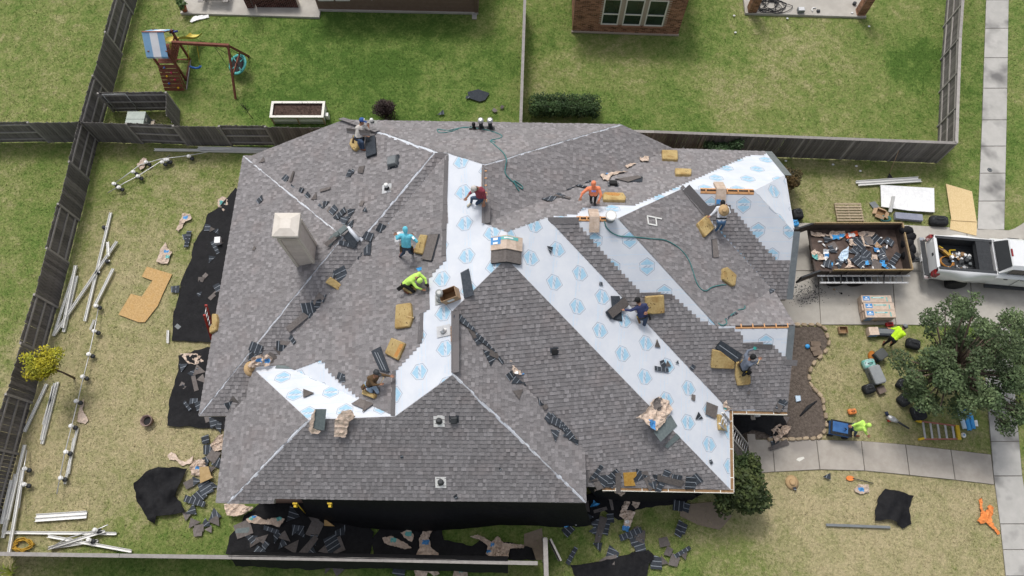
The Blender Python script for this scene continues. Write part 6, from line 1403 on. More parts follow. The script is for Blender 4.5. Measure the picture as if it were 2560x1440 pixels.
def tree(name, label, base, clumps, n, size, m, seed, trunk_r, trunk_h, cat='tree', asp=2.0, group=None):
    t = thing(name, label, cat, base, group); b = MB(); top = base + Vector((0, 0, trunk_h)); b.tube([base - Vector((0, 0, .05)), lerp(base, top, .5) + Vector((.03, .02, 0)), top], [trunk_r, trunk_r * .8, trunk_r * .6], M_bark, 8); b.build('trunk', t)
    for i, (c, r) in enumerate(clumps):
        b = MB(); q = lerp(base, top, .55 + .4 * ((i * 37) % 10) / 10); b.tube([q, lerp(q, c, .5) + Vector((0, 0, .1)), c + Vector((0, 0, r.z * .4))], [trunk_r * .5, trunk_r * .3, trunk_r * .1], M_bark, 5); b.build('limb', t)
    add('crown', leaves(clumps, n, size, m, seed), t); return t
def rclumps(c, R, k, rr, seed, hole=.35):
    r = random.Random(seed); out = []
    while len(out) < k:
        d = Vector((r.gauss(0, 1), r.gauss(0, 1), r.gauss(0, .8))).normalized() * r.uniform(hole, .95); p = Vector((c.x + d.x * R.x, c.y + d.y * R.y, c.z + d.z * R.z)); s = r.uniform(.7, 1.3) * rr; out.append((p, Vector((s, s, s * .75))))
    return out
# large street tree on the right
tb = G(2300, 962); tc_ = G(2395, 905, 3.6)
cl = []; _r = random.Random(5); _tp = [(2330, 795), (2420, 745), (2470, 760), (2560, 800), (2620, 900), (2570, 1070), (2510, 1080), (2480, 1010), (2400, 1030), (2330, 1035), (2262, 990), (2245, 945), (2285, 900), (2310, 850)]
while len(cl) < 90:
    u, v = _r.uniform(2230, 2620), _r.uniform(740, 1085)
    if inpoly((u, v), _tp): e_ = ((u - 2420) / 190) ** 2 + ((v - 905) / 170) ** 2; s = _r.uniform(.2, .42); cl.append((G(u, v, _r.uniform(2.0, 2.6) + 2.0 * max(0, 1 - e_) * _r.random()), Vector((s * 1.2, s * 1.2, s * .8))))
cl += [(G(u, v, z), Vector((s, s, s * .7))) for u, v, z, s in ((2410, 770, 4.6, .45), (2440, 745, 4.9, .3), (2330, 800, 4.0, .5), (2540, 800, 4.2, .5), (2520, 860, 4.4, .6), (2250, 900, 3.0, .45), (2290, 960, 2.7, .5), (2500, 1020, 2.8, .4), (2520, 1060, 2.5, .3), (2400, 1020, 2.6, .5), (2330, 1010, 2.4, .45), (2540, 950, 3.6, .6), (2460, 820, 4.6, .45), (2360, 770, 4.2, .3), (2470, 980, 3.0, .45), (2550, 1040, 2.8, .35))]
tree('street_tree', 'large loose dark green tree beside the driveway', tb, cl, 26000, .062, leaf_mat('street_tree_leaf', (.048, .078, .032, 1), (.110, .150, .066, 1)), 3, .13, 3.0)
# yellow-green sapling at the left fence
yb = G(185, 945); yc = G(105, 908, 2.2)
tree('young_tree', 'young yellow-green tree by the left fence', yb, rclumps(Vector((yc.x, yc.y, 2.1)), Vector((.95, .75, .6)), 15, .34, 6, .1), 4200, .055, leaf_mat('yellow_leaf', (.24, .27, .02, 1), (.42, .36, .02, 1)), 4, .05, 1.9)
# glossy magnolia by the front corner
mb = G(1835, 1245); mc_ = G(1850, 1215, 1.6)
tree('magnolia', 'dense glossy magnolia bush at the front corner by the walk', mb, rclumps(Vector((mc_.x - .05, mc_.y, 1.55)), Vector((1.22, 1.18, 1.1)), 34, .42, 7, .45), 9500, .085, leaf_mat('magnolia_leaf', (.025, .045, .014, 1), (.085, .105, .030, 1)), 5, .1, 1.3, 'bush')
# plum shrub, clipped hedge, back shrubs
sb = G(964, 292); tree('plum_shrub', 'dark purple-brown shrub on the far lawn near the planter', sb, rclumps(sb + Vector((0, .05, .62)), Vector((.5, .42, .55)), 16, .3, 8, .2) + [(sb + Vector((.05, 0, 1.2)), Vector((.16, .16, .25)))], 4200, .045, leaf_mat('plum_leaf', (.020, .013, .012, 1), (.055, .034, .028, 1)), 6, .05, .8, 'shrub')
ha, hb_ = G(1330, 300), G(1492, 302); hc = []
for i in range(9):
    for j in range(2): hc.append((lerp(ha, hb_, (i + .5) / 9) + Vector((0, .25 + j * .45, .55 + .1 * (i % 2))), Vector((.38, .34, .48))))
tree('clipped_hedge', 'clipped dark green box hedge against the back fence', lerp(ha, hb_, .5) + Vector((0, .4, 0)), hc, 9000, .05, leaf_mat('hedge_leaf', (.022, .050, .014, 1), (.055, .100, .028, 1)), 7, .06, .5, 'hedge')
for i, (u, v, R, c1, c2, lab, z) in enumerate(((1800, 404, Vector((1.0, .55, .55)), (.028, .060, .022, 1), (.060, .105, .040, 1), 'green shrub between the roof edge and the dark back fence', 1.0), (1958, 470, Vector((.42, .8, .6)), (.026, .036, .012, 1), (.15, .095, .035, 1), 'bronze and green shrub at the right gable end', .8), (2420, 10, Vector((.01, .01, .01)), (0, 0, 0, 1), (0, 0, 0, 1), '', 0))):
    if not lab: continue
    c = G(u, v); tree('back_shrub', lab, c, rclumps(c + Vector((0, 0, z)), R, 14, .3, 20 + i, .2), 4200, .055, leaf_mat('shrub_leaf_%d' % i, c1, c2), 9 + i, .05, z, 'shrub')
c = POT[1] + Vector((-.02, .02, .5)); add('leaves', leaves(rclumps(c, Vector((.22, .22, .22)), 5, .15, 30), 500, .05, leaf_mat('pot_leaf', (.05, .10, .025, 1), (.10, .17, .05, 1)), 11), POT[0])
# bare sapling and strappy plant
c = G(632, 297); t = thing('bare_sapling', 'small bare dark sapling on the far lawn', 'sapling', c); b = MB(); r = random.Random(2); top = c + Vector((-.15, .1, .8)); b.tube([c, top], [.018, .01], M_black, 5)
for i in range(26):
    p = lerp(c, top, .5 + .5 * r.random()); q = p + Vector((r.uniform(-.25, .25), r.uniform(-.2, .2), r.uniform(.1, .35))); b.tube([p, q], .006, M_black, 4)
b.build('stem', t)
c = G(30, 1432); t = thing('strap_plant', 'yellow-green strappy plant in the bottom left corner', 'plant', c); M_strap = leaf_mat('strap_leaf', (.16, .22, .03, 1), (.30, .32, .05, 1))
for i in range(11):
    a = i * .57; b = MB(); d = Vector((math.cos(a), math.sin(a), 0)); s = Vector((-d.y, d.x, 0)); L = .35 + .15 * (i % 3); b.mesh([c + s * .02, c - s * .02, c + d * L * .5 + s * .035 + Vector((0, 0, .3)), c + d * L * .5 - s * .035 + Vector((0, 0, .3)), c + d * L + Vector((0, 0, .22))], [(0, 1, 3, 2), (2, 3, 4)], M_strap, RND.uniform(.8, 1.2)); b.build('leaf', t)

# ------------------------------------------------------------------ things on the driveway side and front lawn
slab('foam_board', 'g', [(2198, 466), (2331, 474), (2332, 534), (2270, 530), (2200, 520)], .05, flat('white_foam_board', (.74, .745, .75, 1)), 'big white foam board sheet on the grass by the driveway', 'board', lift=.10)
slab('osb_sheet', 'g', [(2363, 461), (2428, 480), (2440, 556), (2377, 552)], .014, M_osblight, 'upper pale OSB sheet leaning off the grass onto the driveway', 'OSB sheet', lift=.05)
slab('osb_sheet', 'g', [(2376, 548), (2442, 554), (2440, 590), (2374, 574)], .014, M_osblight, 'lower pale OSB sheet on the driveway edge behind the truck', 'OSB sheet', lift=.02)
c = G(2120, 533); t = thing('wood_pallet', 'wooden pallet on the grass above the trailer', 'pallet', c); M_pal = mat('pallet_wood', (.34, .27, .18, 1), (.44, .36, .25, 1), 8, .9, rnd=.12)
for i in range(7): b = MB(); b.box(c + Vector((0, -.42 + i * .14, .13)), (1.25, .09, .02), M_pal); b.build('deck_plank', t)
for x in (-.58, 0, .58): b = MB(); b.box(c + Vector((x, 0, .07)), (.05, .95, .09), M_pal); b.build('stringer', t)
b = MB(); b.bar(G(2225, 530, .06), G(2234, 490, .5), .14, .08, M_white); o = b.build('downspout'); tag(o, 'white downspout piece leaning on the foam board', 'downspout')
c = G(2268, 545); carton('long_carton', 'long grey-blue printed carton below the foam board', Matrix.Translation(c) @ Matrix.Rotation(-.1, 4, 'Z'), 1.25, .32, .18, mat('printed_carton', (.22, .235, .30, 1), (.28, .29, .35, 1), 4, .7), False, False)
c = G(2199, 535); carton('open_carton', 'small open carton with red lining beside the foam board', Matrix.Translation(c) @ Matrix.Rotation(-.45, 4, 'Z'), .42, .34, .16)
c = G(2180, 510); slab('carton_flap', 'g', [(2172, 508), (2186, 504), (2198, 518), (2184, 524)], .01, M_mgrey, 'grey cardboard flap beside the small open carton', 'cardboard', lift=.03)
hose('hose_coil', [G(2214 + 14 * math.cos(i * .9) * (1 - i * .02), 546 + 9 * math.sin(i * .9) * (1 - i * .02), .03 + .004 * i) for i in range(22)], .015, M_hose, 'coil of green hose beside the small open carton')
def soft_bag(label, u, v, w, d, h, m, rot=0, name='bag', top=None, k=0):
    c = G(u, v, k); t = thing(name, label, 'bag', c); M = Matrix.Translation(c) @ Matrix.Rotation(rot, 4, 'Z'); b = MB(); n = 18; rings = []
    for z, s in ((0, .88), (h * .3, 1.0), (h * .75, .96), (h * .95, .80), (h, .55)):
        rings.append([M @ Vector((math.copysign(abs(math.cos(a)) ** .45, math.cos(a)) * w / 2 * s * (1 + .06 * noise.noise(Vector((a, z * 7, u)))), math.copysign(abs(math.sin(a)) ** .45, math.sin(a)) * d / 2 * s, z * (1 + .10 * noise.noise(Vector((math.cos(a) * 2, math.sin(a) * 2, v)))))) for a in [i / n * 2 * math.pi for i in range(n)]])
    vs = [p for r_ in rings for p in r_]; b.mesh(vs, [(j * n + i, j * n + (i + 1) % n, (j + 1) * n + (i + 1) % n, (j + 1) * n + i) for j in range(4) for i in range(n)] + [tuple(4 * n + i for i in range(n))], m, smooth=True); b.build('body', t)
    b = MB(); b.tube([M @ Vector((-w * .2, 0, h)), M @ Vector((-w * .1, 0, h + .07)), M @ Vector((w * .1, 0, h + .07)), M @ Vector((w * .2, 0, h))], .016, top or M_dkgrey, 6); b.build('handle', t)
    b = MB(); b.tube([M @ Vector((math.cos(a) * w * .36, math.sin(a) * d * .36, h * .97)) for a in [i / 10 * math.pi for i in range(11)]], .008, top or M_mgrey, 4); b.build('zip', t); return t
M_bag = mat('black_fabric', (.014, .015, .017, 1), (.028, .03, .033, 1), 9, .85, .2)
soft_bag('black padded tool bag beside the long carton', 2342, 556, .85, .5, .32, M_bag, -.05)
soft_bag('black round bag near the small brown box by the tree', 2168, 974, .5, .42, .3, M_bag, .3)
soft_bag('black suitcase lying near the stepladder', 2292, 1034, .62, .62, .25, M_bag, .2)
soft_bag('black bag under the tree edge beside the suitcase', 2258, 1000, .65, .5, .3, M_bag, .6)
soft_bag('dark bag under the tree canopy centre', 2250, 962, .45, .4, .28, M_bag, .9)
soft_bag('black bag behind the bending worker in lime', 2278, 862, .6, .45, .3, M_bag, -.3)
soft_bag('black bag on the grass against the right gable end', 1990, 540, .5, .55, .35, M_bag, .1)
soft_bag('bright blue bag below the black one at the gable end', 1985, 560, .35, .35, .2, M_cyan, .1)
soft_bag('orange and black tool pouch on the front lawn', 2128, 1030, .36, .24, .18, M_orange, .1, 'tool_pouch')
soft_bag('teal and green plastic bag above the grey cooler', 2168, 912, .55, .42, .28, mat('teal_bag', (.10, .42, .36, 1), (.50, .62, .62, 1), 5, .5, .3), .2)
def cooler(label, u, v, w, d, h, rot, mb_, mt_, z=0.0):
    c = G(u, v, z); t = thing('cooler', label, 'cooler', c); M = Matrix.Translation(c) @ Matrix.Rotation(rot, 4, 'Z'); b = MB(); b.box((0, 0, h * .4), (w * .94, d * .92, h * .8), mb_, M); b.build('body', t)
    b = MB(); q = [(-w / 2, -d / 2 + .06), (-w / 2 + .06, -d / 2), (w / 2 - .06, -d / 2), (w / 2, -d / 2 + .06), (w / 2, d / 2 - .06), (w / 2 - .06, d / 2), (-w / 2 + .06, d / 2), (-w / 2, d / 2 - .06)]; b.prism([M @ Vector((x, y, h * .8)) for x, y in q], (0, 0, h * .2), mt_, bev=.03); b.build('lid', t)
    for s in (-1, 1): b = MB(); b.box((s * w / 2, 0, h * .6), (.04, d * .4, .05), M_dkgrey, M); b.build('handle', t)
    for s in (-.3, .3): b = MB(); b.box((w * s, -d / 2, h * .78), (.05, .03, .12), M_dkgrey, M); b.build('latch', t)
    return t
cooler('big grey cooler with a light lid on the front lawn', 2182, 942, .50, .80, .46, .25, M_mgrey, mat('cooler_lid', (.26, .275, .285, 1), (.30, .315, .325, 1), 4, .5))
cooler('dark grey bin standing behind the grey cooler', 2192, 892, .50, .42, .46, .6, M_dkgrey, mat('bin_lid', (.075, .08, .078, 1), None, 4, .6))
c = G(2200, 976); carton('brown_box', 'small brown carton beside the round black bag', Matrix.Translation(c) @ Matrix.Rotation(.35, 4, 'Z'), .34, .3, .16, mat('brown_carton', (.17, .13, .11, 1), None, 5, .9), False, False)
c = G(2179, 893); b = MB(); b.lathe([(.17, 0), (.18, .10), (.05, .16)], flat('rust_orange', (.36, .13, .02, 1)), Matrix.Translation(c), 14, sy=1.5); o = b.build('orange_helmet'); tag(o, 'rust-orange helmet beside the dark grey bin', 'helmet')
c = G(2105, 827); carton('small_box', 'small open white-lined box on the grass below the driveway', Matrix.Translation(c), .36, .30, .18, M_card, True, False, None)
# shingle pallet on the driveway
def bundle(M, label, group='bundles on the driveway', lab=True, w=1.0, d=.34, h=.085, par=None):
    t = par; b = MB(); b.box((0, 0, h / 2), (w, d, h), M_paper, M); o = b.build('bundle', t)
    return o
c = G(2186, 800); pt_ = thing('shingle_pallet', 'pallet stacked with blue labelled shingle bundles on the driveway', 'pallet', c); b = MB()
for x in (-.55, 0, .55): b.box(c + Vector((x, .42, .05)), (.09, 1.0, .1), M_pal)
b.build('pallet_base', pt_)
for L in range(5):
    for j in range(3):
        M = Matrix.Translation(c + Vector((RND.uniform(-.03, .03), .10 + j * .345, .11 + L * .09))); b = MB(); b.box((0, 0, .042), (1.32, .33, .084), M_paper, M); bo = b.build('bundle', pt_)
        b = MB(); b.box((-.42, -.168, .045), (.3, .004, .05), M_lblue, M); b.build('end_label', bo)
        if L == 4:
            b = MB(); b.box((-.44, .03, .086), (.30, .20, .004), M_lblue, M); b.box((-.44, .06, .089), (.08, .05, .003), M_label, M); b.box((-.44, -.01, .089), (.22, .03, .003), M_label, M); b.box((.05, .06, .086), (.55, .06, .004), M_teal, M); b.box((.02, .06, .089), (.34, .02, .003), M_label, M); b.box((.45, -.02, .086), (.05, .2, .003), M_teal, M); b.build('label', bo)
c = G(2192, 838)
for i in range(3): b = MB(); M = Matrix.Translation(c + Vector((-.25, .1, .02 + i * .10))) @ Matrix.Rotation(.03, 4, 'Z'); b.box((0, 0, .045), (.42, .36, .09), M_paper, M); b.box((0, -.182, .045), (.36, .004, .06), M_lblue, M); o = b.build('short_bundle'); tag(o, 'opened tan bundle left of the bending worker, layer %s of three' % ('bottom', 'middle', 'top')[i], 'shingle bundle', 'bundles beside the bending worker')
b = MB(); M = Matrix.Translation(c + Vector((.35, .1, .1))) @ Matrix.Rotation(-.03, 4, 'Z'); b.box((0, 0, 0), (.85, .34, .2), M_shback, M); b.box((0, .02, .102), (.82, .2, .006), M_mgrey, M); o = b.build('open_bundle'); tag(o, 'open dark shingle bundle under the hands of the bending worker', 'shingle bundle')
soft_bag('red cloth bundle on the edge of the shingle pallet', 2222, 812, .36, .2, .12, flat('red_cloth', (.45, .03, .03, 1)), .1, 'cloth_bundle')
# stepladder
c0, c1 = G(2296, 1076), G(2392, 1082); t = thing('stepladder', 'yellow and aluminium stepladder lying on the front lawn', 'ladder', c0); d = (c1 - c0).normalized(); s = Vector((-d.y, d.x, 0))
for sg in (-1, 1): b = MB(); b.bar(c0 + s * sg * .38 + Vector((0, 0, .07)), c1 + s * sg * .27 + Vector((0, 0, .07)), .05, .09, flat('dusty_red_rail', (.33, .13, .10, 1))); b.build('rail', t); b = MB(); b.bar(c0 - d * .10 + s * sg * .40 + Vector((0, 0, .1)), c0 + d * .12 + s * sg * .34 + Vector((0, 0, .1)), .09, .11, M_yellow); b.build('foot', t)
for i in range(5): f = .12 + i * .19; b = MB(); p = lerp(c0, c1, f); w = .37 - .1 * f; b.bar(p - s * w + Vector((0, 0, .08)), p + s * w + Vector((0, 0, .08)), .08, .03, M_alu); b.build('step', t)
b = MB(); b.bar(c1 - s * .3 + Vector((0, 0, .09)), c1 + s * .3 + Vector((0, 0, .09)), .14, .09, M_yellow); b.build('top_cap', t)
# blue rolls
for i, (u0, v0, u1, v1, m_) in enumerate(((2398, 1022, 2412, 1072, M_ppale), (2410, 1020, 2424, 1076, M_cyan), (2422, 1018, 2434, 1072, M_cyan))):
    b = MB(); b.tube([G(u0, v0, .08), G(u1, v1, .08)], .085, m_, 14); b.tube([G(u1, v1, .08), G(u1, v1 + 1, .08)], .03, M_gap, 8); o = b.build('underlayment_roll'); tag(o, ('pale roll at the left of the three rolls under the tree', 'blue roll in the middle of the three rolls under the tree', 'blue roll at the right of the three rolls under the tree')[i], 'roll', 'rolls under the tree')
slab('paper_sheet', 'g', [(2430, 1052), (2442, 1050), (2445, 1066), (2433, 1066)], .004, M_label, 'white paper sheet beside the blue rolls', 'paper')
b = MB(); c = G(2408, 1088); b.lathe([(.1, 0), (.11, .03), (.02, .05)], M_label, Matrix.Translation(c), 12); b.lathe([(.03, .05), (.03, .08)], M_lblue, Matrix.Translation(c), 8); o = b.build('paper_plate'); tag(o, 'crumpled white plate below the blue rolls', 'plate')
# leaf blower
c = G(2232, 1048, .1); t = thing('leaf_blower', 'grey and red leaf blower on the front lawn', 'leaf blower', c); b = MB(); b.tube([c + Vector((-.22, .12, 0)), c, c + Vector((.18, -.1, 0))], [.10, .13, .07], M_alu, 10); b.build('motor', t); b = MB(); b.box(c + Vector((-.05, -.03, -.05)), (.3, .12, .05), flat('blower_red', (.40, .04, .02, 1))); b.build('base', t); b = MB(); b.tube([c + Vector((.18, -.1, 0)), c + Vector((.62, -.38, -.03))], [.05, .04], M_dkgrey, 8); b.build('nozzle', t); b = MB(); b.tube([c + Vector((-.2, .15, .02)), c + Vector((-.25, .3, .05))], .07, mat('dark_blue', (.02, .03, .07, 1), None, 5, .5), 8); b.build('battery', t)
# straw hat, shovel, cloth, lid on mulch
def straw_hat(name, label, M, r=.24, parent=None, h=.12):
    t = parent or thing(name, label, 'hat', M=M); b = MB(); M_straw = mat('straw', (.42, .28, .14, 1), (.54, .38, .21, 1), 30, .85, .2); Mx = M if parent else None
    b.lathe([(r * .98, .0), (r, .012), (r * .5, .035), (r * .44, .045), (r * .40, h * .9), (r * .28, h)], M_straw, None, 20, sx=1.0, sy=1.1); o = b.build('hat' if parent else 'straw', t, None if not parent else M, bool(parent))
    if not parent: b = MB(); b.lathe([(r * .46, .05), (r * .45, .075)], M_cardin, None, 20, sy=1.1); b.build('hat_band', t, None, False)
    return o
straw_hat('straw_hat', 'straw hat lying on the dry lawn below the walk', Matrix.Translation(G(1980, 1206)), .27)
straw_hat('straw_hat', 'straw hat tucked behind the lower left white patch', Matrix.Translation(hit('S', 628, 922, .45)) @ Matrix.Rotation(.5, 4, 'Y'), .27)
c = G(2125, 1196); t = thing('shovel', 'orange handled shovel on the dry lawn below the walk', 'shovel', c); b = MB(); b.tube([c + Vector((.1, 0, .04)), c + Vector((.9, -.2, .04))], .018, M_dkgrey, 6); b.build('handle', t); b = MB(); b.lathe([(.02, 0), (.16, .02), (.14, .03)], M_orange, Matrix.Translation(c), 10, sx=1.1, sy=.7); b.build('blade', t)
crumple('orange_cloth', 'g', [(2447, 1246), (2453, 1246), (2456, 1275), (2463, 1280), (2470, 1262), (2480, 1268), (2480, 1285), (2476, 1305), (2485, 1318), (2498, 1335), (2492, 1337), (2475, 1318), (2462, 1306), (2448, 1310), (2440, 1302), (2450, 1290)], M_orange, 'bright orange cloth lying on the dry lawn by the pavement', 'cloth', None, .08, .06, 50, 4)
slab('food_container', 'g', [(1986, 990), (1999, 990), (2001, 1003), (1989, 1006)], .06, M_ppale, 'clear plastic container on the mulch bed', 'container', lift=.04, bev=.02)
b = MB(); b.lathe([(.09, 0), (.10, .1), (.03, .14)], M_cyan, Matrix.Translation(G(2017, 867)), 10); b.box(G(2026, 873) + Vector((0, 0, .05)), (.06, .14, .1), M_shback); o = b.build('blue_bottle'); tag(o, 'bright blue bottle on the mulch bed', 'bottle')
for i, (u, v) in enumerate(((2037, 861), (2036, 873), (2042, 884))): b = MB(); b.box(Vector((0, 0, .06)), (.42, .2, .12), mat('brown_stone', (.16, .12, .09, 1), (.22, .17, .13, 1), 6, .95, .4), Matrix.Translation(G(u, v)) @ Matrix.Rotation(.1 * i, 4, 'Z')); o = b.build('loose_stone'); tag(o, 'brown loose block on the mulch bed beside the blue bottle', 'stone', 'loose blocks on the mulch bed')
b = MB(); b.box(G(1872, 1112) + Vector((0, 0, .22)), (.32, .75, .44), M_walk); o = b.build('stone_block'); tag(o, 'pale stone bench block at the foot of the aluminium ladder', 'block')
b = MB(); b.tube([G(2000, 1040, .04), G(2020, 1018, .06), G(2042, 1002, .05)], [.03, .07, .02], M_bag, 6); o = b.build('black_rag'); tag(o, 'twisted black rag on the mulch bed', 'rag')
slab('paper_strip', 'g', [(1990, 1150), (1994, 1145), (2008, 1142), (2011, 1146), (1998, 1154)], .006, M_cream, 'crumpled pale paper strip on the front walk', 'paper', lift=.02)
# rake against the right fence
c = G(2223, 440); t = thing('rake', 'black fan rake leaning on the dark back fence', 'rake', c); b = MB(); b.tube([c + Vector((0, .1, .05)), c + Vector((.15, 1.0, 1.25))], .014, M_card, 6); b.build('handle', t)
for i in range(9): a = (i - 4) * .13; b = MB(); b.bar(c + Vector((0, .1, .06)), c + Vector((math.sin(a) * .32, .1 - math.cos(a) * .32, .03)), .022, .01, M_black); b.build('tine', t)
# charcoal dust on the driveway: gravel-sized crumbs
b = MB(); r = random.Random(9)
for i in range(420):
    u, v = r.gauss(2010, 36), r.gauss(730, 16)
    if u > 1972: p = G(u, v, .014); s = r.uniform(.01, .035); b.poly([p + Vector((math.cos(a) * s * r.uniform(.6, 1.4), math.sin(a) * s, r.uniform(0, .012))) for a in (0, 1.3, 2.7, 4.1)], M_dkgrey)
o = b.build('roofing_grit'); tag(o, 'dark roofing grit spilled on the driveway behind the trailer', 'grit', kind='stuff')
for i, (u, v) in enumerate(((2085, 724), (2091, 729), (2103, 734))): b = MB(); b.lathe([(.03, 0), (.05, .03), (.02, .06)], (M_card, M_alu, M_black)[i], Matrix.Translation(G(u, v, .012)), 8); o = b.build('litter'); tag(o, ('brown', 'silver', 'black')[i] + ' bit of litter on the driveway below the trailer wheels', 'litter')
# ------------------------------------------------------------------ pickup truck
M_paint = mat('silver_paint', (.74, .75, .755, 1), (.78, .79, .795, 1), 2, .25, metal=.08, spec=.6); M_liner = mat('bed_liner', (.028, .030, .034, 1), (.045, .048, .052, 1), 14, .7, .2)
M_tint = mat('dark_glass', (.006, .007, .008, 1), (.01, .011, .012, 1), 3, .05, spec=.6); M_tail = mat('tail_lamp', (.22, .012, .015, 1), (.28, .02, .02, 1), 4, .15, spec=.6); M_bump = mat('chrome_bumper', (.55, .56, .57, 1), None, 4, .2, metal=.9)
ta, tb_, tf = G(2338, 588, 1.42), G(2352, 675, 1.42), G(2478, 599, 1.42)
fw = (tf - ta).normalized(); org = (ta + tb_) / 2 - fw * .05; org.z = 0
TM = Matrix.Translation(org) @ Matrix.Rotation(math.atan2(fw.y, fw.x), 4, 'Z')
tk = thing('pickup_truck', 'silver pickup truck parked on the driveway, bed full of tools', 'pickup truck', M=TM)
def tp(b, name, par=None): return b.build(name, par or tk, None, False)
def flare(x, c): return .13 * math.exp(-((x - c) / .55) ** 2)
BL, CW = 2.45, .80                                     # bed length, rail half width
def arch(x, c): d = abs(x - c); return .62 + (math.sqrt(max(0, .55 ** 2 - d * d)) * .85 if d < .55 else 0) - .1
for s in (-1, 1):                                      # bed sides with wheel flares
    b = MB(); vs = []; nx_ = 26; prof = 7
    for i in range(nx_ + 1):
        x = -.04 + (BL + .06) * i / nx_; fl = flare(x, 1.25); zl = max(.58, arch(x, 1.25))
        for (y, z) in ((CW - .07, 1.43), (CW + .03, 1.44), (CW + .09 + fl * .7, 1.34), (CW + .15 + fl * 1.2, 1.12), (CW + .16 + fl * 1.25, .95), (CW + .14 + fl, max(zl + .02, .75)), (CW + .10 + fl, zl)): vs.append(Vector((x, s * y, z)))
    fs = [(i * prof + j, (i + 1) * prof + j, (i + 1) * prof + j + 1, i * prof + j + 1) if s > 0 else (i * prof + j + 1, (i + 1) * prof + j + 1, (i + 1) * prof + j, i * prof + j) for i in range(nx_) for j in range(prof - 1)]
    b.mesh(vs, fs, M_paint, smooth=True); tp(b, 'bed_side')
    b = MB(); b.box((BL / 2, s * (CW - .06), 1.45), (BL, .12, .03), M_dkgrey); tp(b, 'bed_rail')
    b = MB(); b.box((BL / 2, s * (CW - .10), 1.12), (BL - .1, .03, .62), M_liner); tp(b, 'bed_wall')
    b = MB(); b.prism([Vector((-.10, s * (CW - .06), 1.30)), Vector((-.10, s * (CW + .16), 1.22)), Vector((.12, s * (CW + .17), 1.22)), Vector((.10, s * (CW + .05), 1.30))][::s], (0, 0, -.34), M_tail); tp(b, 'tail_lamp')
b = MB(); b.box((BL / 2, 0, .80), (BL, 1.5, .04), M_liner)
for i in range(13): b.box((BL / 2, -.66 + i * .11, .825), (BL - .1, .05, .014), M_dkgrey)
tp(b, 'bed_floor')
b = MB(); b.box((-.02, 0, 1.10), (.07, 1.46, .66), M_paint); b.box((-.02, 0, 1.44), (.13, 1.46, .04), M_paint); tg = tp(b, 'tailgate'); b = MB(); b.box((-.06, 0, 1.2), (.012, .14, .12), M_dkgrey); tp(b, 'tailgate_emblem', tg)
b = MB(); b.box((-.20, 0, .68), (.22, 2.0, .20), M_bump); b.box((-.19, 0, .79), (.20, 1.7, .02), M_dkgrey); bu = tp(b, 'rear_bumper'); b = MB(); b.box((-.315, 0, .70), (.01, .32, .16), M_label); tp(b, 'number_plate', bu)
b = MB(); b.box((BL - .42, 0, 1.30), (.55, 1.50, .26), M_dkgrey); b.box((BL - .42, 0, 1.44), (.60, 1.54, .03), M_liner); tp(b, 'tool_box')
# cab and bonnet as lofted sections
def loft(secs, m, name, par=None, cap=True):
    b = MB(); n = len(secs[0]); vs = [p for s_ in secs for p in s_]
    fs = [(i * n + j, i * n + (j + 1) % n, (i + 1) * n + (j + 1) % n, (i + 1) * n + j) for i in range(len(secs) - 1) for j in range(n)]
    if cap: fs += [tuple(range(n))[::-1], tuple((len(secs) - 1) * n + j for j in range(n))]
    b.mesh(vs, fs, m, smooth=False); return tp(b, name, par)
def sec(x, hw, z0, z1, ch=.1): return [Vector((x, -hw + .03, z0)), Vector((x, hw - .03, z0)), Vector((x, hw, z0 + .12)), Vector((x, hw, z1 - ch)), Vector((x, hw - ch, z1)), Vector((x, -hw + ch, z1)), Vector((x, -hw, z1 - ch)), Vector((x, -hw, z0 + .12))]
loft([sec(BL + .02, .95, .55, 1.42), sec(BL + 2.3, .97, .55, 1.40), sec(BL + 3.2, .95, .55, 1.36), sec(BL + 3.75, .90, .58, 1.25, .2)], M_paint, 'body')
loft([sec(BL + .05, .80, 1.38, 1.42, .02), sec(BL + .42, .74, 1.38, 1.96, .14), sec(BL + 1.55, .74, 1.38, 1.98, .14), sec(BL + 2.25, .80, 1.38, 1.42, .02)], M_paint, 'cab_roof')
b = MB(); b.poly([Vector((BL + .07, -.70, 1.46)), Vector((BL + .07, .70, 1.46)), Vector((BL + .38, .60, 1.92)), Vector((BL + .38, -.60, 1.92))][::-1], M_tint)
b.poly([p + Vector((-.012, 0, .006)) for p in (Vector((BL + .07, -.72, 1.45)), Vector((BL + .38, -.62, 1.93)), Vector((BL + .38, .62, 1.93)), Vector((BL + .07, .72, 1.45)))], M_tint); tp(b, 'rear_window')
b = MB(); b.poly([Vector((BL + 2.20, -.72, 1.47)), Vector((BL + 2.20, .72, 1.47)), Vector((BL + 1.62, .62, 1.95)), Vector((BL + 1.62, -.62, 1.95))], M_tint); tp(b, 'windscreen')
for s in (-1, 1):
    for x0, x1_ in ((BL + .38, BL + .95), (BL + 1.02, BL + 1.65)): b = MB(); q = [Vector((x0, s * .803, 1.46)), Vector((x1_ + .2, s * .803, 1.46)), Vector((x1_, s * .765, 1.84)), Vector((x0 + .08, s * .765, 1.84))]; b.poly(q if s < 0 else q[::-1], M_tint); tp(b, 'side_window')
    for x in (BL + .45, BL + 1.15): b = MB(); b.box((x, s * .965, 1.26), (.16, .03, .035), M_dkgrey); tp(b, 'door_handle')
    b = MB(); b.box((BL + 1.0, s * .99, .48), (2.0, .16, .06), M_dkgrey); tp(b, 'running_board')
    b = MB(); b.bar((BL + .98, s * .972, .6), (BL + .98, s * .972, 1.36), .012, .012, M_dkgrey); tp(b, 'door_seam')
b = MB(); b.box((BL + .43, 0, 1.975), (.06, .34, .04), M_tail); tp(b, 'brake_lamp')
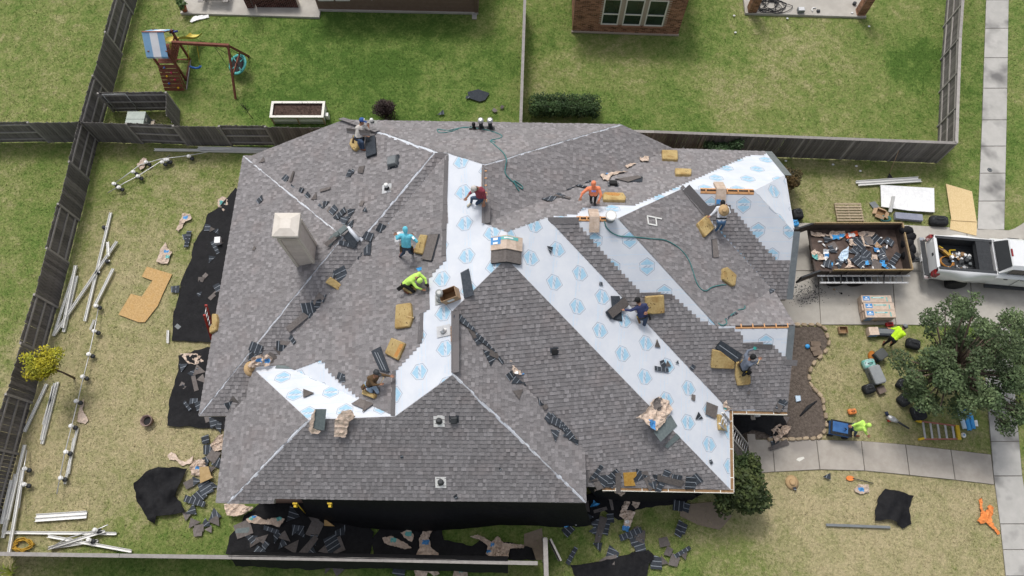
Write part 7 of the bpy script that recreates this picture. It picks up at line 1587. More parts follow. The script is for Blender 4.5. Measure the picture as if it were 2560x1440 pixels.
def wheel(M, r, w, par, rimm=M_dkgrey):
    b = MB(); Mx = M @ Matrix.Rotation(math.pi / 2, 4, 'X'); b.lathe([(r * .62, -w / 2), (r * .93, -w / 2), (r, -w * .36), (r, w * .36), (r * .93, w / 2), (r * .62, w / 2)], M_black, Mx, 28); o = b.build('wheel', par, None, False)
    b = MB()
    for i in range(28): a = i / 28 * 2 * math.pi; b.box((r * math.cos(a), r * math.sin(a), 0), (.03, .03, w * .8), M_black, Mx)
    b.build('tread', o, None, False)
    b = MB(); b.lathe([(r * .6, -w * .3), (r * .6, w * .3)], M_gap, Mx, 20); b.lathe([(r * .14, -w * .46), (r * .14, w * .46)], rimm, Mx, 10)
    for i in range(6):
        a = i / 6 * 2 * math.pi
        for zz in (-w * .38, w * .38): b.box((r * .35 * math.cos(a), r * .35 * math.sin(a), zz), (.05, .05, .03), rimm, Mx)
    b.lathe([(r * .62, w * .42), (r * .52, w * .40)], rimm, Mx, 20); b.lathe([(r * .52, -w * .42), (r * .62, -w * .40)], rimm, Mx, 20); b.build('rim', o, None, False)
for s in (-1, 1):
    for x in (1.25, BL + 2.75): wheel(Matrix.Translation((x, s * .92, .42)), .42, .32, tk)
# load in the bed
def bed_thing(name, label, cat, f):
    t = thing(name, label, cat, M=TM); b = MB(); f(b); b.build('body', t, None, False); return t
bed_thing('nail_gun', 'yellow and brown nail gun in the truck bed', 'nail gun', lambda b: (b.bar((.25, .55, .95), (.55, .32, .98), .12, .14, M_cardin), b.bar((.55, .32, .98), (.78, .10, .98), .12, .14, flat('tool_tan', (.40, .24, .05, 1))), b.bar((.35, .5, 1.02), (.5, .4, 1.04), .05, .1, M_yellow)))
bed_thing('orange_clamp', 'orange C-shaped tool in the truck bed', 'tool', lambda b: (b.bar((.85, .38, .95), (1.12, .42, .95), .05, .05, M_yellow), b.bar((.85, .38, .95), (.86, .18, .95), .05, .05, M_yellow), b.bar((.86, .18, .95), (1.1, .10, .95), .05, .05, M_yellow)))
bed_thing('extension_cable', 'tangled orange cord in the truck bed', 'cord', lambda b: b.tube(smooth_path([Vector((.75 + .28 * math.cos(i * 1.1) * (1 + .3 * math.sin(i)), -.15 + .26 * math.sin(i * 1.1), .87 + .01 * (i % 5))) for i in range(30)], 3), .014, mat('orange_cord', (.45, .20, .04, 1), None, 9, .6), 5))
rr_ = random.Random(12)
for i in range(34):
    c = Vector((rr_.uniform(.75, 1.75), rr_.uniform(-.62, .35), .88)); m_ = rr_.choice((M_label, M_label, M_dkgrey, M_mgrey, M_alu, M_cardin, M_ppale)); s = rr_.uniform(.05, .14)
    b = MB(); b.prism([Vector((math.cos(a) * s * rr_.uniform(.5, 1.2), math.sin(a) * s * rr_.uniform(.5, 1.2), 0)) for a in (0, 1, 2.2, 3.3, 4.6, 5.5)], (0, 0, rr_.uniform(.03, .14)), m_, bev=.01)
    o = b.build('loose_hardware', None, TM @ Matrix.Translation(c) @ Matrix.Rotation(rr_.uniform(0, 6), 4, 'Z')); tag(o, 'small bit of hardware or wrapping in the truck bed clutter', 'clutter', 'clutter in the truck bed')
bed_thing('white_sheet', 'white plastic lid lying in the truck bed', 'lid', lambda b: b.prism([Vector((.95, .05, .87)), Vector((1.25, .08, .87)), Vector((1.35, .30, .87)), Vector((1.0, .33, .87))][::1], (0, 0, .03), M_label))

# ------------------------------------------------------------------ dump trailer
n0, n1, s0_, s1__ = G(2036, 557, 1.45), G(2258, 559, 1.45), G(2056, 674, 1.45), G(2280, 676, 1.45)
M_trl = mat('trailer_steel', (.055, .042, .036, 1), (.085, .066, .056, 1), 6, .7, .1); M_trw = mat('trailer_side_board', (.30, .21, .11, 1), (.38, .28, .16, 1), 6, .85); M_flr = mat('trailer_floor', (.075, .052, .043, 1), (.125, .090, .075, 1), 4, .8)
X0, X1, Y0, Y1 = (n0.x + s0_.x) / 2, (n1.x + s1__.x) / 2, s0_.y, n0.y
tr = thing('dump_trailer', 'dark dump trailer with open rear doors, full of roofing rubbish', 'trailer', (X0, (Y0 + Y1) / 2, 0))
def trp(b, n, p=tr): return b.build(n, p)
b = MB(); b.box(((X0 + X1) / 2, (Y0 + Y1) / 2, .78), (X1 - X0, Y1 - Y0, .06), M_flr); trp(b, 'floor')
for y, s in ((Y0, -1), (Y1, 1)):
    b = MB(); b.box(((X0 + X1) / 2, y, 1.05), (X1 - X0, .05, .55), M_trl)
    for i in range(5): b.box((lerp(X0, X1, (i + .5) / 5), y + s * .05, 1.05), (.07, .07, .55), M_trl)
    trp(b, 'side_wall'); b = MB(); b.box(((X0 + X1) / 2 + (.25 if s < 0 else 0), y, 1.40), (X1 - X0 - (.5 if s < 0 else .05), .045, .16), M_trw); trp(b, 'side_board')
b = MB(); b.box((X1, (Y0 + Y1) / 2, 1.08), (.05, Y1 - Y0, .6), M_trl); trp(b, 'front_wall'); b = MB(); b.box((X1 + .01, (Y0 + Y1) / 2, 1.42), (.05, Y1 - Y0, .12), M_trw); trp(b, 'front_board')
b = MB(); b.box((X0 - .03, (Y0 + Y1) / 2, .80), (.08, Y1 - Y0, .1), M_trl); b.bar((X0 - .02, Y0, .82), (X0 - .02, Y1, .82), .04, .04, M_rail); trp(b, 'rear_sill')
for (y, u, v) in ((Y1, 1990, 578), (Y0, 1975, 708)):
    e = G(u, v, 1.1); a_ = Vector((X0, y, 1.1)); d = (e - a_); d.z = 0; d = d.normalized() * .95; b = MB(); b.bar(a_, a_ + d, .05, .62, M_trl); b.bar(a_ + d + Vector((0, 0, .0)), a_ + d * 1.06, .08, .66, M_dkgrey); b.bar(a_ + d * .1 + Vector((0, 0, .32)), a_ + d * .98 + Vector((0, 0, .32)), .07, .05, M_dkgrey); trp(b, 'rear_door')
b = MB(); b.box(((X0 + X1) / 2, (Y0 + Y1) / 2, .6), (X1 - X0, .9, .16), M_trl); b.bar((X1, (Y0 + Y1) / 2 - .45, .55), (X1 + 1.0, (Y0 + Y1) / 2 - .3, .55), .08, .1, M_dkgrey); b.bar((X1, (Y0 + Y1) / 2 + .3, .55), (X1 + 1.0, (Y0 + Y1) / 2 - .3, .55), .08, .1, M_dkgrey); trp(b, 'chassis')
b = MB(); b.tube(smooth_path([Vector((X1 + .5 + i * .09, (Y0 + Y1) / 2 - .30 + .05 * (i % 2), .62)) for i in range(8)], 2), .025, M_dkgrey, 5); trp(b, 'safety_chain')
for i in range(5):
    c = Vector((X1 + .18 + .10 * (i % 2), Y1 - .35 - i * .27, 1.35 - .06 * i)); b = MB(); b.lathe([(.06, -.30), (.22, -.2), (.26, 0), (.20, .16), (.05, .22)], M_tarp, Matrix.Translation(c) @ Matrix.Rotation(.5 * i, 4, 'Z') @ Matrix.Rotation(.6, 4, 'X'), 9, sx=1.15, sy=.9); trp(b, 'rolled_cover')
for i, x in enumerate((lerp(X0, X1, .26), lerp(X0, X1, .49))):
    for s, y in ((-1, Y0 - .13), (1, Y1 + .13)): wheel(Matrix.Translation(Vector((x, y, .38)) - Vector((X0, (Y0 + Y1) / 2, 0))), .37, .22, tr)
b = MB(); b.box((lerp(X0, X1, .38), Y0 - .12, .80), (1.9, .26, .03), M_dkgrey); trp(b, 'mudguard')
# ladder hung along the trailer side
la, lb = Vector((X0 - .1, Y0 - .14, 1.02)), Vector((X1 + .05, Y0 - .14, 1.02)); t = thing('side_ladder', 'aluminium ladder strapped along the near side of the trailer', 'ladder', la)
for dy in (0, -.30):
    b = MB(); b.bar(la + Vector((.1 if dy else 0, dy, .06 if not dy else 0)), lb + Vector((-.1 if dy else 0, dy, .06 if not dy else 0)), .07, .03, M_alu)
    for i in range(16): b.box(lerp(la, lb, (i + .5) / 16) + Vector((0, dy, .077 if not dy else .017)), (.02, .02, .004), M_gap)
    b.build('rail', t)
for i in range(14): q = lerp(la, lb, (i + .8) / 15); b = MB(); b.bar(q, q + Vector((0, -.30, -.01)), .03, .03, M_mgrey); b.build('rung', t)
for f in (.26, .72): b = MB(); q = lerp(la, lb, f); b.bar(q + Vector((0, .05, .12)), q + Vector((-.06, -.33, .05)), .035, .02, M_black); b.build('strap', t)
# rubbish in the trailer, each on the floor
def rub(px, m, lab, cat, seed, patches=(), amp=.10, name='wrapper_scrap', lift=.84): return crumple(name, lift - .02, px, m, lab, cat, 'rubbish in the trailer', amp, .07, seed, 5, .02, patches, .02)
rub([(2024, 580), (2045, 584), (2070, 588), (2072, 592), (2048, 593), (2026, 590)], M_paper, 'long tan paper strip in the rear far corner of the trailer', 'wrapper', 1)
rub([(2075, 580), (2110, 579), (2112, 590), (2098, 600), (2080, 600), (2070, 588)], M_paper, 'tan wrapper with blue print at the far side of the trailer', 'wrapper', 2, [(2088, 595, .16, M_cyan), (2103, 590, .12, M_cyan)])
rub([(2111, 586), (2140, 579), (2143, 592), (2114, 599)], flat('red_bag', (.60, .10, .03, 1), .5), 'bright orange-red printed bag in the trailer', 'bag', 3, [(2127, 589, .14, M_label)])
rub([(2140, 583), (2165, 580), (2186, 583), (2178, 593), (2155, 592), (2160, 612), (2180, 618), (2158, 617), (2150, 595)], M_paper, 'tan paper trailing along the far trailer wall', 'wrapper', 4)
rub([(2093, 645), (2105, 628), (2120, 617), (2119, 640), (2112, 655), (2100, 655)], M_ppale, 'pale blue plastic sheet in the middle of the trailer', 'plastic', 5)
rub([(2026, 632), (2035, 625), (2055, 640), (2062, 652), (2040, 651), (2028, 645)], M_paper, 'striped wrapper at the rear of the trailer', 'wrapper', 6, [(2035, 645, .16, M_teal)])
rub([(2055, 626), (2070, 627), (2070, 645), (2062, 655), (2056, 640)], M_label, 'white and blue crumpled wrapper near the trailer rear', 'wrapper', 7, [(2064, 640, .10, M_lblue)], .15)
rub([(2120, 602), (2130, 598), (2132, 610), (2140, 615), (2124, 616)], M_paper, 'small tan wrapper in the trailer centre', 'wrapper', 8)
rub([(2184, 615), (2190, 606), (2203, 620), (2192, 622)], M_card, 'torn brown card in the trailer', 'cardboard', 9)
rub([(2180, 620), (2195, 622), (2196, 632), (2184, 630)], M_lblue, 'blue crumpled plastic in the right half of the trailer', 'plastic', 10, [(2192, 629, .05, M_label)], .12)
rub([(2178, 638), (2192, 638), (2192, 650), (2180, 662), (2175, 650)], M_paper, 'tan torn wrapper in the right half of the trailer', 'wrapper', 11)
rub([(2197, 653), (2210, 652), (2212, 662), (2235, 668), (2240, 674), (2212, 673), (2202, 664)], M_cyan, 'bright blue plastic in the front near corner of the trailer', 'plastic', 12, [(2230, 669, .14, M_ppale)])
rub([(2161, 655), (2167, 653), (2170, 664), (2162, 664)], M_cyan, 'small bright blue plastic piece in the trailer', 'plastic', 13)
rub([(2115, 645), (2122, 648), (2126, 665), (2136, 668), (2122, 672), (2110, 670), (2118, 662)], M_paper, 'narrow tan strip at the near wall of the trailer', 'wrapper', 14)
scraps(.82, [(2067, 598, 26), (2082, 618, 24), (2080, 624, 20), (2135, 602, 22), (2145, 620, 36), (2150, 610, 30), (2135, 630, 28), (2150, 655, 34), (2165, 643, 28), (2140, 650, 28), (2175, 600, 36), (2190, 603, 30), (2190, 665, 26), (2095, 660, 26), (2205, 630, 26), (2205, 645, 22), (2070, 660, 24), (2220, 605, 22), (2120, 655, 24), (2230, 655, 30), (2180, 655, 20)], 'dark shingle scrap among the rubbish in the trailer', 'shingle scraps in the trailer', 31, .8)
for i, (u, v) in enumerate(((2050, 604), (2060, 613), (2090, 624), (2200, 595), (2218, 602), (2217, 617), (2208, 640), (2057, 666), (2080, 662), (2092, 660), (2156, 667), (2182, 669))):
    b = MB(); b.lathe([(.035, -.09), (.04, 0), (.02, .09)], (M_label, M_ppale, M_cyan)[i % 3 if i % 4 == 0 else 0], Matrix.Translation(G(u, v, .86)) @ Matrix.Rotation(1.4, 4, 'Y') @ Matrix.Rotation(i, 4, 'X'), 8); o = b.build('plastic_bottle'); tag(o, 'small pale bottle or cup in the trailer rubbish', 'bottle', 'bottles in the trailer')
# cart pulled by the walking worker
c = G(2090, 1076); t = thing('garden_cart', 'blue lined wheeled cart pulled by the walking lime worker', 'cart', c); M = Matrix.Translation(c) @ Matrix.Rotation(-.2, 4, 'Z'); b = MB(); b.box((0, 0, .38), (.80, .55, .28), mat('cart_blue', (.03, .10, .27, 1), (.05, .15, .36, 1), 5, .6), M); b.build('tub', t); b = MB(); b.box((.0, 0, .525), (.86, .60, .03), M_bag, M); b.box((-.05, .02, .545), (.62, .42, .02), mat('cart_blue', (0, 0, 0, 1)), M); b.build('cover', t)
for sx in (-.3, .3):
    for sy in (-.28, .28): b = MB(); b.lathe([(.13, -.03), (.13, .03)], M_black, M @ Matrix.Translation((sx, sy, .13)) @ Matrix.Rotation(math.pi / 2, 4, 'X'), 12); b.build('wheel', t)
b = MB(); b.bar(M @ Vector((.4, 0, .3)), G(2112, 1070, .75), .03, .03, M_dkgrey); b.build('handle', t)
# ------------------------------------------------------------------ people
def capsule(bm_, p, q, r0, r1, n=10):
    d = (q - p); L = d.length
    if L < 1e-4: d = Vector((0, 0, 1)); L = 1e-4
    d = d.normalized(); x = d.orthogonal().normalized(); y = d.cross(x); rings = []
    for t in (-80, -45, -10): a = math.radians(t); rings.append((p + d * r0 * math.sin(a), r0 * math.cos(a)))
    for t in (10, 45, 80): a = math.radians(t); rings.append((q + d * r1 * math.sin(a), r1 * math.cos(a)))
    i = len(bm_[0])
    for c, r in rings:
        for k in range(n): a = k / n * 2 * math.pi; bm_[0].append(c + (x * math.cos(a) + y * math.sin(a)) * r)
    for j in range(5):
        for k in range(n): bm_[1].append((i + j * n + k, i + j * n + (k + 1) % n, i + (j + 1) * n + (k + 1) % n, i + (j + 1) * n + k))
    bm_[1].append(tuple(i + n - 1 - k for k in range(n))); bm_[1].append(tuple(i + 5 * n + k for k in range(n)))
def reach(P, u, v, L, sgn):
    """point on the sight line through u,v at distance L from P; sgn +1 nearer the camera, -1 farther, 0 closest"""
    q = ray(u, v).normalized(); w = P - CAMP; t = w.dot(q); d2 = w.length_squared - t * t
    if sgn == 0 or d2 >= L * L: c = CAMP + q * t; e = c - P; return P + e.normalized() * L if e.length > L else c
    h = math.sqrt(L * L - d2); return CAMP + q * (t - sgn * h)
PEOPLE = []
def person(label, k, J, cols, look, extras=None):
    """J: pelvis(u,v,h) neck head; shoulder/elbow/hand L,R with depth signs; knee/foot L,R (u,v,h)"""
    pel = hit(k, J['pel'][0], J['pel'][1], J['pel'][2]); neck = reach(pel, J['neck'][0], J['neck'][1], .50, J['neck'][2] if len(J['neck']) > 2 else 1)
    head = reach(neck, J['head'][0], J['head'][1], .19, J['head'][2] if len(J['head']) > 2 else 1)
    up = (neck - pel).normalized(); S = {}; seg = []; raw = ([], [])
    lookv = Vector(look).normalized()
    for s in 'LR':
        sh = reach(neck - up * .05, *J['sh' + s][:2], .19, 0); d_ = sh - (neck - up * .05)
        if d_.length < .14: sh = (neck - up * .05) + (d_.normalized() if d_.length > .01 else Vector((1 if s == 'R' else -1, 0, 0))) * .17
        el = reach(sh, *J['el' + s][:2], .28, J['el' + s][2]); ha = reach(el, *J['ha' + s][:2], .25, J['ha' + s][2])
        kn = hit(k, *J['kn' + s]); ft = hit(k, *J['ft' + s])
        lat = (sh - neck); lat = (lat - up * lat.dot(up)).normalized(); hp = pel + lat * .095
        S[s] = (sh, el, ha, hp, kn, ft)
    mid = lerp(pel, neck, .55)
    shirt, pants, boot, skin, hood = cols['shirt'], cols['pants'], cols['boot'], M_skin, cols.get('hood')
    latv = (S['R'][0] - S['L'][0]).normalized()
    for o_ in (-.055, .055):
        seg += [(pel + latv * o_, mid + latv * o_, .115, .125, shirt), (mid + latv * o_, neck - up * .07 + latv * o_ * 1.3, .125, .11, shirt)]
    seg += [(pel + latv * .06 - up * .02, pel - latv * .06 - up * .02, .118, .118, pants), (S['L'][0], S['R'][0], .085, .085, shirt), (neck - up * .02, head - (head - neck) * .3, .062, .058, hood or skin)]
    for s in 'LR':
        sh, el, ha, hp, kn, ft = S[s]; sl = cols.get('sleeve', shirt)
        seg += [(sh, el, .072, .054, shirt), (el, lerp(el, ha, .82), .050, .036, sl), (hp, kn, .098, .066, pants), (kn, lerp(kn, ft, .85), .064, .046, pants)]
        fd = cols['feet'] if 'feet' in cols else lookv; fd = Vector(fd) - Vector((0, 0, 1)) * Vector(fd).dot(Vector((0, 0, 1))); fd = fd.normalized() if fd.length > .01 else Vector((0, -1, 0))
        fd2 = fd - nrm(k) * fd.dot(nrm(k)) if k in PL else fd; fd2.normalize()
        seg += [(ft, ft + fd2 * .17, .05, .045, boot)]
    hd = (head - neck).normalized()
    seg += [(head - hd * .03 + lookv * .005, head + hd * .045, .092, .098, hood or skin)]
    if not hood: seg += [(head + lookv * .09 - hd * .025, head + lookv * .10 - hd * .045, .016, .02, skin), (head + lookv * .05 - hd * .09, head + lookv * .06 - hd * .075, .05, .05, skin)]
    for (p, q, r0, r1, m) in seg: capsule(raw, p, q, r0, r1)
    PEOPLE.append(dict(label=label, raw=raw, seg=seg, S=S, head=head, hd=hd, look=lookv, cols=cols, base=hit(k, J['pel'][0], J['pel'][1]), pel=pel, neck=neck, up=up, lat=latv, J=J, k=k, extras=extras))
    return PEOPLE[-1]
def fab(n, c): return mat('cloth_' + n, c, tuple(min(1, x * 1.3) for x in c[:3]) + (1,), 9, .85, .25, bscale=30)
navy = fab('navy', (.030, .038, .095, 1)); jean = fab('jean', (.045, .068, .115, 1)); ljean = fab('light_jean', (.27, .35, .44, 1)); blackc = fab('black', (.014, .014, .015, 1)); lime = fab('lime', (.48, .74, .14, 1)); limeb = fab('bright_lime', (.50, .80, .03, 1)); turq = fab('turquoise', (.13, .48, .60, 1)); oran = fab('coral', (.78, .24, .12, 1)); maroon = fab('maroon', (.24, .045, .065, 1)); greyc = fab('grey_blue', (.125, .145, .185, 1)); whitec = fab('white', (.62, .64, .68, 1)); brownc = fab('brown', (.10, .062, .032, 1)); bootc = fab('boot', (.14, .055, .03, 1)); shoew = fab('pale_shoe', (.50, .45, .36, 1)); check = fab('pale_check', (.48, .45, .42, 1))
person('worker in blue and white cap and pale shirt crouching at the far left hip', 'B', dict(pel=(897, 345, .45), neck=(902, 314), head=(904, 303), shL=(893, 320), shR=(913, 318), elL=(905, 338, 1), haL=(919, 341, 0), elR=(922, 324, 0), haR=(921, 315, 0), knL=(906, 356, .38), ftL=(909, 374, .06), knR=(897, 357, .40), ftR=(904, 373, .06)), dict(shirt=check, pants=jean, boot=bootc, sleeve=M_skin, cap=(flat('cap_blue', (.03, .09, .30, 1)), M_label)), (.8, -.3, -.5), 'belt')
person('kneeling worker in maroon T-shirt and pale cap at the top of the white stripe', 'D', dict(pel=(1203, 492, .38), neck=(1196, 470), head=(1187, 471), shL=(1184, 476), shR=(1208, 478), elL=(1174, 484, 0), haL=(1165, 496, 0), elR=(1213, 495, -1), haR=(1209, 511, -1), knL=(1180, 495, .42), ftL=(1178, 507, .06), knR=(1192, 509, .10), ftR=(1205, 503, .08)), dict(shirt=maroon, sleeve=M_skin, pants=jean, boot=shoew, cap=(check, check)), (-.6, -.4, -.7))
person('worker in coral orange hoodie bent over beside the oblong pad', 'F', dict(pel=(1484, 484, .62), neck=(1483, 470, 1), head=(1484, 460, 1), shL=(1468, 472), shR=(1497, 471), elL=(1456, 483, 0), haL=(1451, 496, 0), elR=(1503, 488, 0), haR=(1496, 504, 0), knL=(1478, 490, .42), ftL=(1477, 502, .06), knR=(1489, 492, .42), ftR=(1487, 507, .06)), dict(shirt=oran, pants=blackc, boot=M_dkgrey, hood=oran), (.0, -.6, -.7), 'badge')
person('standing worker in turquoise hooded shirt seen from behind on the left slope', 'D', dict(pel=(1016, 618, .82), neck=(1014, 588), head=(1013, 575), shL=(1001, 589), shR=(1028, 591), elL=(993, 597, 0), haL=(990, 588, 0), elR=(1042, 604, 0), haR=(1031, 587, 1), knL=(1009, 632, .45), ftL=(1000, 641, .06), knR=(1025, 630, .45), ftR=(1031, 634, .06)), dict(shirt=turq, pants=jean, boot=bootc, hood=turq), (.3, .7, .1), 'belt')
person('kneeling worker in pale lime shirt and lime cap at the edge of the white stripe', 'D', dict(pel=(1014, 708, .36), neck=(1039, 691), head=(1047, 699), shL=(1049, 684), shR=(1031, 700), elL=(1063, 697, 0), haL=(1068, 717, -1), elR=(1043, 721, 0), haR=(1064, 727, 0), knL=(1033, 713, .10), ftL=(1010, 716, .08), knR=(1034, 728, .10), ftR=(1012, 727, .08)), dict(shirt=lime, pants=blackc, boot=bootc, cap=(lime, lime)), (.7, -.5, -.4), 'belt')
person('kneeling worker in brown shirt, light jeans and dark cap above the lower ridge', 'D', dict(pel=(924, 960, .36), neck=(937, 943), head=(940, 933), shL=(927, 945), shR=(952, 933), elL=(936, 966, 0), haL=(961, 960, 0), elR=(963, 938, 0), haR=(978, 941, 0), knL=(929, 981, .10), ftL=(915, 972, .08), knR=(944, 980, .10), ftR=(934, 970, .08)), dict(shirt=brownc, pants=ljean, boot=bootc, cap=(M_dkgrey, M_dkgrey)), (.6, -.6, -.4), 'belt')
person('worker in white vest with straw hat on his back at the right slope', 'L', dict(pel=(1803, 553, .80), neck=(1807, 516), head=(1807, 503), shL=(1794, 520), shR=(1821, 520), elL=(1783, 533, 0), haL=(1774, 540, 0), elR=(1824, 531, 0), haR=(1815, 512, 0), knL=(1798, 564, .45), ftL=(1788, 579, .06), knR=(1809, 562, .45), ftR=(1801, 576, .06)), dict(shirt=whitec, pants=fab('blue_jean', (.07, .14, .25, 1)), boot=shoew, hair=M_black), (.0, .8, -.4), 'strawback')
person('kneeling worker in navy shirt and black cap reaching left to a shingle stack', 'G', dict(pel=(1609, 792, .50), neck=(1600, 763), head=(1595, 752), shL=(1594, 769), shR=(1613, 763), elL=(1576, 776, 0), haL=(1555, 774, 0), elR=(1619, 770, 0), haR=(1615, 780, 0), knL=(1595, 788, .12), ftL=(1599, 800, .10), knR=(1611, 812, .10), ftR=(1600, 813, .08)), dict(shirt=navy, pants=jean, boot=bootc, cap=(blackc, blackc)), (-.6, .2, -.6), 'belt')
person('kneeling worker in grey-blue sweater and black cap nailing near the right eave', 'G', dict(pel=(1858, 919, .42), neck=(1872, 899), head=(1881, 893), shL=(1865, 889), shR=(1873, 908), elL=(1870, 877, 0), haL=(1886, 872, 0), elR=(1887, 907, 0), haR=(1899, 898, 0), knL=(1873, 916, .10), ftL=(1856, 925, .10), knR=(1876, 931, .14), ftR=(1856, 945, .08)), dict(shirt=greyc, pants=blackc, boot=bootc, cap=(blackc, blackc), feet=(-.9, -.3, 0)), (.8, .3, -.5), 'belt')
person('worker in bright lime shirt bending over a bundle beside the driveway', 'g', dict(pel=(2234, 846, .82), neck=(2253, 826, 0), head=(2261, 818, 0), shL=(2246, 820), shR=(2260, 836), elL=(2235, 822, 0), haL=(2226, 821, 0), elR=(2249, 845, -1), haR=(2236, 833, -1), knL=(2222, 852, .48), ftL=(2208, 862, .06), knR=(2236, 856, .46), ftR=(2227, 863, .06)), dict(shirt=limeb, pants=blackc, boot=bootc, cap=(M_mgrey, M_label)), (.3, .6, -.6))
person('worker in pale lime hoodie walking on the front lawn pulling a cart', 'g', dict(pel=(2138, 1068, .88), neck=(2163, 1065), head=(2171, 1063), shL=(2158, 1058), shR=(2163, 1076), elL=(2143, 1060, 0), haL=(2114, 1069, -1), elR=(2164, 1082, -1), haR=(2169, 1088, 0), knL=(2130, 1075, .48), ftL=(2119, 1088, .06), knR=(2140, 1079, .46), ftR=(2137, 1089, .06)), dict(shirt=lime, pants=jean, boot=bootc, hood=lime), (.95, -.1, -.2))
# voxel-fuse each body in one pass, then colour by the nearest limb
tmp = []
for i, P in enumerate(PEOPLE):
    me = bpy.data.meshes.new('raw'); me.from_pydata([tuple(v) for v in P['raw'][0]], [], P['raw'][1]); o = bpy.data.objects.new('raw', me); link(o); md = o.modifiers.new('r', 'REMESH'); md.mode = 'VOXEL'; md.voxel_size = .019; sm = o.modifiers.new('s', 'SMOOTH'); sm.iterations = 3; sm.factor = .5; tmp.append(o)
dg = bpy.context.evaluated_depsgraph_get()
bodies = [bpy.data.meshes.new_from_object(o.evaluated_get(dg)) for o in tmp]
for o in tmp: bpy.data.objects.remove(o)
def hand(b, el, ha, m, curl):
    d = (ha - el).normalized(); w0 = lerp(el, ha, .80); s = d.cross(curl)
    s = s.normalized() if s.length > .05 else d.orthogonal().normalized(); n = s.cross(d); pl_ = w0 + d * .085
    for f in (-.5, -.17, .17, .5): r = ([], []); capsule(r, w0 + s * f * .035, pl_ + s * f * .075, .020, .016, 6); b.mesh(r[0], r[1], m, smooth=True)
    for i, f in enumerate((-.5, -.17, .17, .5)):
        L = (.060, .072, .068, .052)[i]; a_ = pl_ + s * f * .08; e = a_ + (d * .9 - n * .25).normalized() * L * .55; g_ = e + (d * .6 - n * .75).normalized() * L * .5
        r = ([], []); capsule(r, a_, e, .0105, .0095, 6); capsule(r, e, g_, .0095, .008, 6); b.mesh(r[0], r[1], m, smooth=True)
    t0 = w0 + d * .03 + s * .04; t1 = t0 + (d * .6 + s * .6 - n * .3).normalized() * .045; t2 = t1 + (d * .85 - n * .3).normalized() * .035; r = ([], []); capsule(r, t0, t1, .013, .011, 6); capsule(r, t1, t2, .011, .009, 6); b.mesh(r[0], r[1], m, smooth=True)
M_hair = mat('dark_hair', (.012, .010, .009, 1), (.03, .024, .02, 1), 30, .8)
